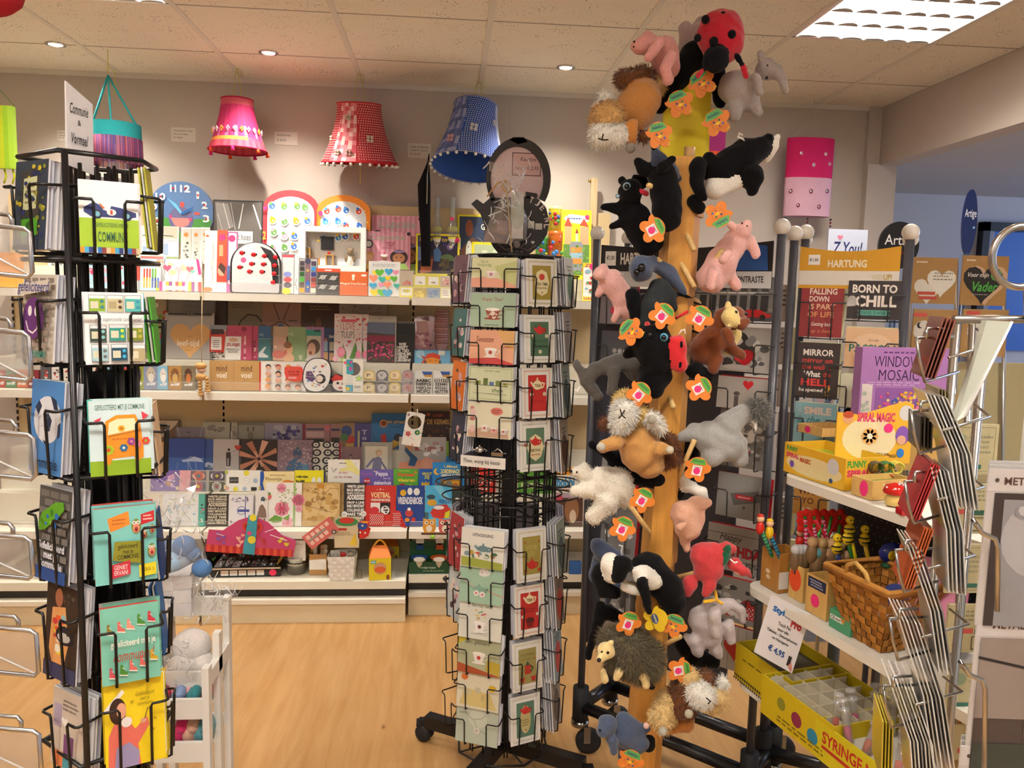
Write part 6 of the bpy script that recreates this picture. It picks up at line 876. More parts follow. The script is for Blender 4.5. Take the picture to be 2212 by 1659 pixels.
b=MB();Q=lambda u,v:P(u,v,Y-.05)-o_;b.tube([Q(1052,425),Q(1075,395),Q(1092,390),Q(1102,398),Q(1104,412),Q(1094,418),Q(1084,404),Q(1092,390)],.0024,M('#b8935a','cloth'),5);b.tube([Q(1092,392),Q(1098,450),Q(1102,500),Q(1106,545)],.002,M('#b8a078','cloth'),5);b.build('raffia_bow',r)
LX,LY=-.713,1.736;ap=.15;lr=root('card_spinner','tall black wire spinner with communion cards at the left','card rack',(LX,LY,0))
b=MB();b.box(-.03,-.03,.0,.03,.03,1.42,KM);b.build('pole',lr)
def lf(a,q=ap):return LX+q*math.sin(a),LY-q*math.cos(a)
aA,aB,aC=math.radians(25),math.radians(-35),math.radians(102)
SQ=[('l',[5,5,5,5.1],.1,'#fff')]
owl_=lambda x,y,s:[('e',x,y,s,s*1.25,'#7a8a3a'),('e',x,y+s*.3,s*.7,s*.8,'#e08a70'),('c',x-s*.4,y-s*.6,s*.42,'#f4ece0'),('c',x+s*.4,y-s*.6,s*.42,'#f4ece0'),('c',x-s*.4,y-s*.6,s*.16,'#222'),('c',x+s*.4,y-s*.6,s*.16,'#222'),('e',x,y+s*.5,s*.35,s*.4,'#8a2a22')]
shoe=lambda x,y,c:[('p',rev([x-5,y-7,x-1,y-7,x+1,y+1,x+7,y+4,x+7,y+8,x-6,y+6]),c),('l',[x-6,y+6,x+7,y+8],2,'#f4f0e8'),('l',[x-2,y-3,x+2,y-1],1,'#fff')]
radio=lambda x,y,c,d:[('b',x-14,y-13,x+14,y+12,.7,'#4a4a4a'),('r',x-13,y-8,x+13,y+10,c),('r',x-11,y-4,x+2,y+6,'#d8d4b8' if c!='#c8bf96' else '#a89a70'),('c',x+8,y-4,3.2,d),('c',x+8,y+4,3.2,d)]
A=[(390,548,'#ffffff','white and lime card with blue racing car, gefeliciteerd communie',[('r',0,52,100,92,'#9fc21c'),('p',rev([8,38,24,30,34,33,40,40,50,42,54,34,70,36,96,42,96,48,80,50,20,50,8,44]),'#1e2d6e'),('c',30,46,9,'#17244e'),('c',30,46,5,'#7ab8c8'),('c',80,47,9,'#17244e'),('c',80,47,5,'#7ab8c8'),('e',54,43,8,4.5,'#f4f0ea'),('t','1',52,40,56,46,'#c03028',1),('p',rev([34,30,44,38,38,38]),'#d86a2a'),('t','GEFELICITEERD MET JE',26,58,82,65,'#2a5a3a',0),('t','COMMUNIE',30,70,80,84,'#2a5a3a',.3)]+[('r',i*7.2,92,i*7.2+7.3,100,['#e88a1e','#3a9ac8','#1e2d6e','#dceef4','#1e6ab0','#8a3028','#c8b890'][i%7])for i in range(14)]),(632,786,'#fdfdfb','white card with nine coloured radios, een supercoole communie',sum([radio(*q)for q in((22,16,'#8ab02a','#2a7a8a'),(52,16,'#c8bf96','#5a3a2a'),(82,16,'#4ab0a8','#2a8aa8'),(22,58,'#33483e','#8ac8c8'),(54,57,'#2a9486','#c8d83a'),(84,57,'#7a8a1e','#b8a83a'),(24,85,'#a8cfd8','#6a6a6a'),(56,85,'#12455e','#3ab0d8'),(86,86,'#b0a27a','#b0a27a'))],[])+[('t','een supercoole communie!',18,34,96,42,'#2a2a2a',0,.3)]),(864,1024,'#d4e9ec','light blue card with orange flowered camper van',[('r',0,80,100,100,'#8cb01e'),('t','GEFELICITEERD MET JE COMMUNIE',10,6,92,15,'#3a6a5a',.2),('p',rev([22,50,26,28,44,20,76,20,84,34,88,64,88,78,80,82,74,82,72,76,36,78,32,86,24,84,22,64]),'#e8921e'),('p',rev([30,46,32,30,46,25,74,25,80,40]),'#f2ecc0'),('l',[30,48,82,42],1,'#8a4a1a'),('q',34,50,78,54,1,'#c86a1a'),('f',52,38,6,6,'#e8b01e','#c8641e'),('f',30,66,9,7,'#b0c828','#d8402a'),('f',55,64,7,6,'#2a6a9a','#e8e4dc'),('f',68,56,7,6,'#9a4a9a','#e88aa8'),('f',78,60,7,6,'#e06a7a','#f0d0d8'),('f',92,56,7,6,'#d8402a','#7ab83a'),('p',rev([8,26,20,22,14,32]),'#d83a4a'),('p',rev([86,16,98,22,88,28]),'#d83a4a')]),(1096,1256,'#7fc9c2','turquoise card with small owls and gefeliciteerd communie plaques',[('p',rev([22,14,56,6,58,24,26,32]),'#e88a2a'),('q',28,14,52,24,2,'#b8641a'),('p',rev([76,12,98,8,98,22,76,26]),'#c8282a'),('q',79,12,95,21,2,'#f0d0c8')]+owl_(68,27,8)+owl_(80,38,5.5)+owl_(94,32,5)+owl_(92,60,7)+[('p',rev([32,44,78,46,74,76,28,68]),'#8c8a20'),('t','gefeliciteerd\nmet je\nCOMMUNIE',36,48,70,68,'#2c2a0a',.5),('p',rev([26,74,56,70,56,88,26,92]),'#c82a3c'),('t','GENIET\nERVAN!',30,75,52,88,'#f4dcd8',.5),('p',rev([70,78,98,76,98,92,70,94]),'#e4cf20'),('t','XXX :)',76,82,94,88,'#6a5a10',.5)]),(1310,1470,'#7cc4ae','turquoise card with two rows of sneakers, gefeliciteerd met je communie',sum([shoe(*q)for q in((16,28,'#8a7a2a'),(34,26,'#d86a60'),(50,24,'#e0907a'),(68,20,'#4a8a2a'),(86,18,'#c8303a'),(18,84,'#c8505a'),(36,82,'#4a8a2a'),(52,78,'#d86a60'),(70,74,'#d86a60'),(88,68,'#c8a020'))],[])+[('t','gefeliciteerd met je',16,42,92,54,'#f2eee0',.8),('t','communie !',20,56,90,70,'#c0402e',0,.3)]),(1470,1650,'#edcf14','yellow card with girl in pink cardigan writing',[('p',rev([0,30,30,10,34,14,4,36]),'#f4f2ee'),('p',rev([4,100,6,62,18,44,34,42,50,58,70,46,74,56,54,76,58,100]),'#de6e5e'),('p',rev([14,100,18,76,40,72,56,84,54,100]),'#9a90b8'),('e',22,34,14,15,'#3e2418'),('e',28,34,8,9,'#e0a488'),('e',36,48,9,6,'#ece4e0'),('c',64,50,5,'#e0a488'),('l',[66,48,72,36],1.2,'#4a3a2a'),('t','Gefeliciteerd\nmet je\ncommunie',52,16,84,32,'#8a7a10',0,.3)]+[('k',x,y,4,'#b89c10')for x,y in((46,26),(76,38),(84,50),(80,62))])]
for i,(v0,v1,base,lab,ops)in enumerate(A):
 X,Y=lf(aA);X+=.0+i*.004;z=lambda v:P(232,v,Y).z;pocket(lr,X,Y,aA,z(v1),z(v0),(.102,.104,.108,.112,.108,.112)[i],ops,lab,base,5,rad=.003,dep=.05,spread=.009,wz=z(v0+(v1-v0)*.28),blab='card behind the front one on the communion spinner',bgrp='spare communion cards',g=random.Random(i),side=['#e05040','#5ab0e0','#5ac8b8','#d85048','#d85048','#f0d418'][i],bk=[('#e05040','#f0f0f0','#e8e6e0'),('#5ab0e0','#f4f4f2','#e8f0f0'),('#6fd0c4','#dceef0','#5ac8b8'),('#7fc9c2','#d85048','#6abcb4'),('#7cc4ae','#e8e8e0','#d85048'),('#f0d418','#f4f2e8','#e8cc10')][i])
B=[(345,540,'#2f3a4a','dark painted card with phone and green speaker',[('n',2,2,98,98,60,6,['#c8b82a','#1e2c5a','#3a4a30','#26306a','#8a8a2a'],3),('p',rev([20,12,74,8,76,62,22,64]),'#3c3830'),('p',rev([28,20,68,18,68,54,28,56]),'#cfd6a8'),('q',32,26,64,50,4,'#8a6a4a'),('p',rev([24,66,76,64,74,84,26,86]),'#4a9a1e'),('c',50,75,10,'#2a5a1a')]),(592,782,'#cfc4b4','brick wall card with purple smiley face, gefeliciteerd',[z for j in range(13)for z in[('r',2+((j%2)*12+i*24)%96,4+j*7.4,min(98,2+((j%2)*12+i*24)%96+19),9+j*7.4,'#8f7f72')for i in range(4)]]+[('e',52,50,32,24,'#63306f'),('e',42,42,6,6,'#e8e0e0'),('e',62,42,6,6,'#e8e0e0'),('l',[32,54,40,64,54,67,66,62,72,52],3,'#eee4e4'),('p',rev([2,12,98,6,98,18,2,26]),'#cfc4b4'),('t','gefeliciteerd',2,8,98,24,'#2a2f7a',.4,.2),('t','communie',40,84,96,94,'#3a8a7a',1)]),(822,1022,'#4a80bc','blue card with sketched football, communie',[('c',52,42,42,'#d8d8dc'),('p',rev([40,40,54,34,66,42,60,54,44,54]),'#24304a'),('p',rev([14,30,26,22,34,28,24,38]),'#24304a'),('p',rev([60,16,78,20,84,30,72,30]),'#24304a'),('p',rev([86,46,94,42,92,58,84,60]),'#24304a'),('p',rev([42,64,62,66,56,72]),'#24304a')]+[('l',[16+i*9,34+(i%3)*8,26+i*8,28+(i%3)*10],.8,'#7a8498')for i in range(8)]+[('t','communie',6,82,92,94,'#1a2030',.3)]),(1056,1252,'#54504c','grey brick card with green skateboard, gefeliciteerd',[z for j in range(10)for z in[('r',4+((j%2)*14+i*30)%90,4+j*9.4,min(98,4+((j%2)*14+i*30)%90+26),11+j*9.4,'#77726c')for i in range(3)]]+[('p',rev([10,40,20,28,60,14,84,12,88,20,70,30,30,46,14,48]),'#5c9c1e'),('n',20,16,82,44,10,6,['#2a6ab8','#3a7a1e','#8ab83a'],3),('r',0,86,100,100,'#2a4a8a'),('t','Gefeliciteerd\nmet je\nCommunie',10,58,94,86,'#e4e8f0',1.2)]),(1268,1466,'#3a2a20','photo card of guitar player in tie dye shirt',[('n',2,2,98,20,12,5,['#5a4a3a','#2a1a16'],3),('p',rev([14,70,20,26,60,22,74,60,62,84,24,84]),'#e0a060'),('n',20,26,66,78,22,9,['#f0d040','#e05a2a','#8ab8c8','#f0e8d0','#c83a3a'],7),('e',40,14,12,10,'#b07050'),('e',62,52,28,10,'#24222a'),('e',60,54,20,5,'#c8c4c0'),('l',[70,50,98,40],5,'#3a2418'),('r',0,84,100,100,'#3a3a5a')]),(1500,1660,'#cfc0b0','pastel collage card with hearts and photo strip',[('r',6,20,30,50,'#b0a0b8'),('h',40,40,20,'#ece8e4'),('r',40,56,70,80,'#7a4a7a'),('r',10,80,40,100,'#d87a4a'),('r',40,84,70,100,'#4a98a8'),('q',30,10,84,26,3,'#7a7068')])]
for i,(v0,v1,base,lab,ops)in enumerate(B):
 X,Y=lf(aB);X+=.006*i-.002;z=lambda v:P(85,v,Y).z;pocket(lr,X,Y,aB,z(v1),z(v0),.112,ops,lab,base,5,rad=.003,dep=.05,spread=.008,wz=z(v0+(v1-v0)*.3),blab='card behind the front one on the communion spinner',bgrp='spare communion cards',g=random.Random(i+9))
cc_=['#d8d84a','#5ab83a','#e8c8a0','#1e4a8a','#2a6ab0','#f0d81e']
for i,(v0,v1)in enumerate(((365,540),(640,780),(868,1020),(1100,1240),(1250,1400),(1440,1620))):X,Y=lf(aC,.092);z=lambda v:P(300,v,Y).z;pocket(lr,X,Y,aC,z(v1),z(v0),.075,[],['lime','green and orange','red checked','dark blue','blue','yellow'][i]+' communion card seen edge on at the right of the spinner',cc_[i],3,rad=.003,dep=.03,side=cc_[i],blab='card behind the front one on the communion spinner',bgrp='spare communion cards',bk=(cc_[i],'#f0eee8',cc_[i]))
for k,an in enumerate((-155,-110)):
 a=math.radians(an);X,Y=lf(a,.10)
 for v0,v1 in((380,540),(620,780),(850,1010),(1110,1260),(1330,1480)):z=lambda v:P(150,v,Y).z;pocket(lr,X,Y,a,z(v1),z(v0),.12,[],'grey backed card on the far side of the communion spinner','#a8a6ac',2,rad=.003,dep=.03,bgrp='cards at the rear of the communion spinner',blab='grey backed card on the far side of the communion spinner',bk=('#a8a6ac','#b4b2b8','#98969e'),side='#b0aeb6')
for o in list(COL.objects):
 if o.get('label')=='grey backed card on the far side of the communion spinner':o['group']='cards at the rear of the communion spinner'
for an in(25,-35,85,145,-155,-95):a=math.radians(an);X,Y=lf(a,ap-.03 if an in(25,-35)else.075);frame_wires(lr,X,Y,a,.0+.1,P(200,345,1.6).z,.09,4,rad=.004)
b=MB();n=6
for v in(330,560,1030,1640):
 b=MB();z=P(150,v,1.6).z;pts=[Vector(lf(math.radians(55+60*i),(.125,.10,.10,.10,.15,.165)[i])).to_3d()-lr.location+Vector((0,0,z))for i in range(n)];b.tube(pts,.005,KM,6,True)
 if v>500:b.tube([pts[0],pts[3]],.004,KM,6);b.tube([pts[1],pts[4]],.004,KM,6)
 b.build('ring_frame',lr)
b=MB();p0=Vector(lf(math.radians(0),.168)).to_3d();b.tube([p0-lr.location+Vector((0,0,.1)),p0-lr.location+Vector((0,0,P(150,330,1.6).z))],.006,KM,8);b.build('corner_rod',lr)
b=MB();
for i in range(4):b.T=Matrix.Rotation(i*math.pi/2+.4,4,'Z');b.box(.03,-.02,0.001,.36,.02,.04,KM)
b.build('foot_cross',lr)
Y=1.62;b=MB();q=[P(139,174,Y),P(197,225,Y+.07),P(200,378,Y+.07),P(142,355,Y)];b.add(q+[a+Vector((.002,.002,0))for a in q],[(0,3,2,1),(4,5,6,7),(0,1,5,4),(1,2,6,5),(2,3,7,6),(3,0,4,7)],M('#e6e2e2'))
d=(q[1]-q[0]);d.z=0;wd_=d.length;b.T=Matrix.Translation(q[3]+Vector((.0045,-.0005,0)))@Matrix.Rotation(math.atan2(d.y,d.x),4,'Z');b.T=b.T@Matrix.Shear('XY',4,(0,0));b.art(wd_,.165,[('t','Communie',14,28,84,40,'#1a1a1a',.3,.3),('t','&',42,46,54,52,'#1a1a1a',.2),('t','Vormsel',16,62,80,74,'#1a1a1a',.3,.3)],0,0);tag(b.build('header_sheet',None),'white paper sheet lettered Communie standing atop black spinner','sign')
SX=P(-120,700,.95);sv=root('wire_rack','silver wire rack with clear sleeves cut off by the left edge','card rack',(SX.x,.95,0));o_=sv.location;AL=M('#b9babd','metal')
b=MB();b.tube([(0,0,0),(0,0,1.72)],.012,AL,10);b.tube([(-.25,0,.01),(.05,0,.01)],.014,AL,8);b.tube([(-.1,-.2,.01),(-.1,.2,.01)],.014,AL,8);b.build('post',sv)
for i,(v0,v1,u)in enumerate(((490,598,68),(715,822,66),(935,1035,76),(1157,1250,70),(1358,1460,82),(1575,1680,88))):
 Yn=.95;Q=lambda u,v,d=0:P(u,v,Yn+d)-o_;b=MB();b.tube([Q(-120,v0+4,.1),Q(-90,v0-10),Q(u-16,v0+4),Q(u-4,v0+12),Q(u+2,v1-10),Q(u-8,v1),Q(-90,v1-16),Q(-120,v1,.1)],.0028,AL,8);b.tube([Q(-120,v0-40,.12),Q(u-50,v0-26,.1),Q(u-42,v0-16,.1),Q(u-42,v0+4,.1)],.0028,AL,8);b.build('wire_pocket',sv)
 b=MB();V=[Q(-120,v0+6,.02),Q(u-8,v0+8,.012),Q(u-4,v1-4,.012),Q(-120,v1-14,.02)];b.add(V,[(0,3,2,1)],film('sleeve_film',.4,'#e8e4de',.15,.3));b.tube([V[0],V[2]],.0014,film('cellophane_crease',.8),4)
 o2=b.build('clear_sleeve',None,o_);tag(o2,'clear plastic card sleeve in the silver rack at the left edge','card sleeve','clear sleeves in the left silver rack')
Y0,Y1=2.05,2.4;r=root('stair_shelf','white painted wooden stepped shelf holding baby gifts','shelf',(P(372,1500,Y0).x,Y0,0));o_=r.location;xl=P(318,1500,Y0).x-o_.x;xr=P(436,1500,Y0).x-o_.x;WP=M('#ece9e2','paint')
for x in(xl-.02,xr):
 for y,v in((.0,1445),(.10,1370),(.20,1292)):b=MB();b.box(x,y,0,x+.018,y+.03,P(430,v,Y0+y).z,WP);b.build('side_post',r)
 b=MB();b.box(x,.03,.05,x+.018,.2,.08,WP);b.build('side_rail',r);b=MB();b.box(x,.03,P(430,1460,Y0).z-.04,x+.018,.2,P(430,1460,Y0).z,WP);b.build('side_rail',r)
for v,d in((1648,0),(1555,.01),(1495,.06),(1330,.2)):z=P(372,v,Y0+d).z;b=MB();b.box(xl,d,z,xr,d+.012,z+.055,WP);b.box(xl,d+.012,z,xr,.24,z+.01,WP);b.build('tray',r)
SHZ={v:P(372,v,Y0+d).z+.01 for v,d in((1648,0),(1555,.01),(1495,.06),(1330,.2))}
def blob(nm,lab,cat,parts,p,kind='plush',grp=None):
 b=MB()
 for(c,rr,col)in parts:b.sph(c,rr,M(col,kind),12,8)
 return tag(b.build(nm,None,p),lab,cat,grp)
g=random.Random(8)
for i,c in enumerate(('#c0283c','#e08a8c','#8aa0c8','#e8a0a0','#3a8a90','#c85a78')):x=xl+.02+(xr-xl-.04)*i/5;blob('baby_cloth',['dark red','salmon pink','grey blue','light pink','teal','rose'][i]+' rolled baby cloth on the lower white shelf','baby cloth',[((0,0,.0),(.022,.035,.028),c),((.008,-.01,.012),(.016,.03,.02),c)],o_+Vector((x,.07+.02*(i%2),SHZ[1555]+.03)))
for i,c in enumerate(('#e8e0e0','#c82860','#d8a890','#5a98a0')):x=xl+.03+(xr-xl-.05)*i/3;blob('plush_roll',['white','crimson','beige','teal'][i]+' plush gift on the bottom white shelf','plush gift',[((0,0,0),(.03,.05,.04),c),((.01,-.02,.02),(.022,.03,.022),c)],o_+Vector((x,.08,SHZ[1648]+.042)))
b=MB();b.sph((0,0,0),(.055,.04,.05),M('#e4dcd6','plush'));b.sph((-.02,-.02,-.045),(.04,.04,.03),M('#e8e2dc','plush'));b.sph((.035,-.015,-.045),(.04,.04,.03),M('#e2dad2','plush'));r2=root('wrapped_plush','white folded plush wrapped in clear film on the middle white shelf','wrapped gift',o_+Vector(((xl+xr)/2,.15,SHZ[1495]+.08)));b.build('plush',r2);crinkle(r2,[(330,1478),(322,1420),(335,1390),(370,1376),(410,1392),(425,1430),(428,1478),(380,1484)],2.12,alpha=.15,seed=4)
Y=2.22;r=root('baby_gift_basket','white woven gift basket with blue knitted toy in cellophane','gift basket',P(350,1330,Y));o_=r.location;s=Y/F;b=MB();b.T=Matrix.Translation((0,.05,0))@Matrix.Rotation(.15,4,'Z');weave(b,110*s,118*s,.12,.13,90*s,3,3,[M('#e6e6ea'),M('#f2f2f4')]);b.box(-50*s,-.05,0,50*s,.05,.003,M('#e6e6ea'));b.box(-52*s,-.055,88*s,52*s,.055,89*s,M('#e8e8ec'));b.build('basket',r)
b=MB();bl=M('#a9c9e4','cloth');Q=lambda u,v,d=0:P(u,v,Y+d)-o_;b.tube([Q(315,1228),Q(345,1222,-.03),Q(380,1212,-.03),Q(412,1200)],[.022,.028,.028,.022],bl,12);b.tube([Q(330,1190),Q(345,1205)],[.02,.022],bl,10);b.sph(Q(372,1190),(.045,.035,.03),bl);b.build('knitted_toy',r)
b=MB();
for u,v,q in((436,1227,.026),(398,1180,.03),(352,1182,.022),(417,1196,.02)):b.sph(Q(u,v,-.02),(q*1.1,q,q),M('#5b86bb','cloth'),12,8)
b.build('checked_ears',r)
crinkle(r,[(305,1330),(300,1200),(325,1130),(340,1085),(305,1065),(318,1030),(350,1045),(380,1020),(400,1055),(425,1048),(415,1075),(385,1090),(400,1110),(430,1150),(452,1220),(446,1260),(420,1300),(412,1335),(360,1340)],Y,alpha=.24,seed=2,amp=.03)
crinkle(r,[(425,1250),(455,1248),(480,1262),(506,1268),(512,1285),(495,1300),(480,1320),(455,1330),(432,1335),(436,1300),(420,1280)],Y,alpha=.28,seed=3,nm='film_tail',amp=.03)
TY=2.0
def remesh(b,vox,name):
 me=bpy.data.meshes.new('t');me.from_pydata([tuple(v)for v in b.v],[],b.f);o=bpy.data.objects.new('t',me);COL.objects.link(o)
 m=o.modifiers.new('r','REMESH');m.mode='VOXEL';m.voxel_size=vox;m=o.modifiers.new('s','SMOOTH');m.iterations=4;m.factor=.6
 bpy.context.view_layer.update();dg=bpy.context.evaluated_depsgraph_get();out=bpy.data.meshes.new_from_object(o.evaluated_get(dg));bpy.data.objects.remove(o);bpy.data.meshes.remove(me);out.name=name;return out
def plush(label,name,prims,D=0,eyes=(),fur=None,kids=(),kind='plush',cat='hand puppet',grp='animal hand puppets on the wooden tree',wr=.0035,vox=.0048):
 Y=TY+D;s=Y/F;b=MB();caps=[];base=P(prims[0][1][0],prims[0][1][1],Y)
 for col,c in prims:
  q=[(P(c[i],c[i+1],Y+c[i+3]/100.)-base,c[i+2]*s)for i in range(0,len(c),4)]
  for p,r_ in q:b.sph(p,r_,M(col),14,10)
  for(p,r1),(p2,r2)in zip(q,q[1:]):b.tube([p,p+(p2-p)*.5,p2],[r1,(r1+r2)/2,r2],M(col),12);caps.append((np.array(p),np.array(p2),r1,r2,col))
  if len(q)==1:caps.append((np.array(q[0][0]),np.array(q[0][0]),q[0][1],q[0][1],col))
 me=remesh(b,vox,name);cols=list(dict.fromkeys(c[4]for c in caps))
 n=len(me.vertices);V=np.empty(n*3);me.vertices.foreach_get('co',V);V=V.reshape(-1,3)
 W=.6*np.sin(V[:,0:1]*95+2.1*np.sin(V[:,2:3]*40))*np.sin(V[:,2:3]*110+V[:,1:2]*60+1.3);Nn=np.empty(n*3);me.vertices.foreach_get('normal',Nn);V=V+Nn.reshape(-1,3)*W*wr;me.vertices.foreach_set('co',V.ravel())
 m=len(me.polygons);C=np.empty(m*3);me.polygons.foreach_get('center',C);C=C.reshape(-1,3);best=np.full(m,9.);idx=np.zeros(m,int)
 for a,e,r1,r2,col in caps:
  ab=e-a;t=np.clip(((C-a)@ab)/max(ab@ab,1e-9),0,1);d=np.linalg.norm(C-(a+t[:,None]*ab),axis=1)-(r1+(r2-r1)*t);k=d<best;best[k]=d[k];idx[k]=cols.index(col)
 for c in cols:me.materials.append(M(c,kind))
 me.polygons.foreach_set('material_index',idx);me.polygons.foreach_set('use_smooth',[True]*m);me.update()
 o=bpy.data.objects.new(name,me);COL.objects.link(o);o.location=base;tag(o,label,cat,grp)
 for(u,v,r_,d,col)in eyes:e=MB();e.sph((0,0,0),(r_*s,r_*s*.8,r_*s),M(col,'gloss'),10,7);e.build('eye',o,P(u,v,Y+d/100)-base)
 for(nm,col,c,kk)in kids:
  e=MB();q=[(P(c[i],c[i+1],Y+c[i+3]/100.)-base,c[i+2]*s)for i in range(0,len(c),4)]
  if len(q)>1:e.tube([p for p,_ in q],[r for _,r in q],M(col,kk),8)
  for p,r_ in q:e.sph(p,r_,M(col,kk),8,6)
  e.build(nm,o)
 if fur:
  ln,cnt,fc=fur;g=np.random.RandomState(3);sel=np.isin(idx,[cols.index(c)for c in fc]);ids=np.nonzero(sel)[0];ids=ids[g.randint(0,len(ids),cnt)];NN=np.empty(m*3);me.polygons.foreach_get('normal',NN);NN=NN.reshape(-1,3)[ids];CC=C[ids]+g.normal(0,.0015,(cnt,3));T=g.normal(0,1,(cnt,3));T-=(T*NN).sum(1)[:,None]*NN;T/=np.linalg.norm(T,axis=1)[:,None]
  D_=NN+T*.35+np.array([.1,0,-.45]);D_/=np.linalg.norm(D_,axis=1)[:,None];L_=ln*g.uniform(.6,1.1,(cnt,1));w_=.0011
  v=np.stack([CC-T*w_,CC+T*w_,CC+D_*L_],1).reshape(-1,3);e=bpy.data.meshes.new('fur');e.from_pydata(v.tolist(),[],np.arange(cnt*3).reshape(-1,3).tolist());mi=idx[ids]
  for c in cols:e.materials.append(M(c,'fur'))
  e.polygons.foreach_set('material_index',mi);e.update();f=bpy.data.objects.new('fur',e);COL.objects.link(f);f.parent=o
 return o
r=root('puppet_tree','tall honey wooden post stand with dowels carrying animal puppets','puppet stand',P(1392,1700,TY));o_=r.location;WD=M('#cf9440','wood')
b=MB()
for(u0,v0,u1,v1,w0,w1)in((1485,345,1480,470,36,38),(1474,470,1462,640,36,37),(1462,640,1438,1000,35,37),(1440,1000,1426,1210,34,36),(1424,1210,1402,1420,33,37),(1408,1420,1385,1720,34,39)):
 A=P(u0,v0,TY)-o_;B=P(u1,v1,TY)-o_;a=w0*TY/F;c=w1*TY/F;d=.045;V=[]
 for q,k in((A,a),(B,c)):V+=[q+Vector((-k,-d,0)),q+Vector((k*.35,-d*1.15,0)),q+Vector((k,-d*.3,0)),q+Vector((k,d,0)),q+Vector((-k,d,0))]
 b.add(V,[(i,(i+1)%5,5+(i+1)%5,5+i)[::-1]for i in range(5)]+[(0,1,2,3,4),(9,8,7,6,5)],WD)
b.build('post',r);b=MB();b.tube([P(1490,318,TY)-o_,P(1488,350,TY)-o_],.014,M('#c9a066','wood'),10);b.build('top_dowel',r)
for(u0,v0,u1,v1)in((1470,610,1420,560),(1440,845,1455,880),(1450,530,1500,620),(1430,1000,1385,960),(1428,1185,1360,1090),(1420,1400,1470,1375),(1500,620,1560,540),(1450,1070,1500,950),(1470,480,1500,540),(1410,1590,1350,1600),(1420,1560,1480,1520),(1460,420,1400,400),(1430,1290,1350,1260),(1450,1250,1530,1230)):b=MB();b.tube([P(u0,v0,TY)-o_,P(u1,v1,TY-.1)-o_],.0065,M('#dcb878','wood'),7);b.build('peg',r)
b=MB();b.prism([((P(u,v,TY)-o_).x,(P(u,v,TY)-o_).z)for u,v in((1436,330),(1545,335),(1552,170),(1496,130),(1455,170),(1446,230))],.05,.056,M('#e2cc12'));b.build('yellow_board',r)
b=MB();b.box(-.22,-.05,0,.22,.0,.03,WD);b.box(-.04,-.2,0,.04,.2,.03,WD);b.build('base_cross',r)
b=MB();q=P(1540,300,3.0);s=3.0/F
for x0,x1,z0,z1,c in((-28,28,-25,40,'#b03a86'),(-30,30,-52,-25,'#e8643a')):b.box(x0*s,0,z0*s,x1*s,.02,z1*s,M(c,'cloth'))
o=b.build('paper_lantern',None,q);tag(o,'purple and orange paper lantern hanging behind the yellow board','lantern')
b=MB();b.tube([(0,0,0),(0,0,CEIL-q.z-.001-40*s)],.001,M('#d6cf3a'),4);b.build('string',o,(0,.01,40*s))
TN,BR,WT,BK,PK,GR,DG,BL='#b57c40','#6e3f1c','#ece6da','#0b0b0e','#e0a09a','#a8a09c','#5a5652','#47526a'
plush('red ladybird puppet with black head and dots at the very top','ladybird_puppet',[('#c8283a',[1556,74,50,0,1560,90,46,-1]),('#11121a',[1546,128,28,-5]),('#11121a',[1528,142,9,-6,1518,150,6,-7]),('#11121a',[1590,118,6,-6,1604,140,6,-7]),('#c8283a',[1516,152,6,-7,1508,162,7,-7]),('#c8283a',[1606,144,6,-7,1612,166,7,-7])],-.02,kids=[('spot','#15151a',[u,v,r_,d],'plush')for u,v,r_,d in((1524,42,9,-4),(1507,82,8,-3),(1542,90,10,-6.3),(1581,74,9,-6),(1592,50,7,-3.5),(1562,32,7,-4))])
plush('pale grey pink puppet legs sticking up behind the ladybird','elephant_puppet',[('#b09c98',[1490,100,26,8,1480,62,16,6]),('#b09c98',[1500,90,16,6,1510,60,13,5]),('#b09c98',[1500,70,14,9,1512,46,12,9])],.02)
plush('pink pig puppet at top left beside the ladybird','pig_puppet',[(PK,[1432,112,34,0,1440,140,30,0]),(PK,[1400,96,24,-2,1382,100,16,-3,1372,98,11,-3]),(PK,[1398,76,10,-3]),(PK,[1425,92,12,-6,1402,122,11,-7]),(PK,[1450,122,13,-6,1436,146,12,-7,1442,172,13,-6])],0,[(1370,90,2.5,-6,BK),(1369,101,2,-6,BK)])
plush('black puppet sleeves below the pink pig and ladybird','black_puppet',[(BK,[1500,120,32,6,1470,160,26,5,1440,195,28,5,1425,230,16,5]),(BK,[1545,140,20,5,1556,220,14,6])],.0)
plush('tan guinea pig puppet with dark brown saddle hanging head down left','guinea_pig_puppet',[(TN,[1385,215,44,0,1370,240,44,0]),(BR,[1345,172,18,-1,1390,168,24,1]),('#cba062',[1415,185,22,3]),('#cba062',[1312,258,36,-3]),(WT,[1300,295,26,-5,1335,292,22,-6]),(WT,[1308,210,14,-2,1296,228,10,-2]),('#b87838',[1366,270,14,-6,1362,305,13,-6]),(BR,[1278,292,10,-1,1284,300,8,-1]),(BR,[1390,295,12,-2])],-.02,[(1300,222,6,-4,'#7a7468')],(.013,4200,['#cba062',BR,WT]),kids=[('paw_pad','#8a8478',[1362,320,11,-7],'plush'),('stitched_mouth','#2a2420',[1303,290,1.5,-10,1300,302,1.5,-10.5,1293,299,1.5,-10.3],'cloth'),('stitched_mouth','#2a2420',[1300,302,1.5,-10.5,1313,302,1.5,-10.3],'cloth')])
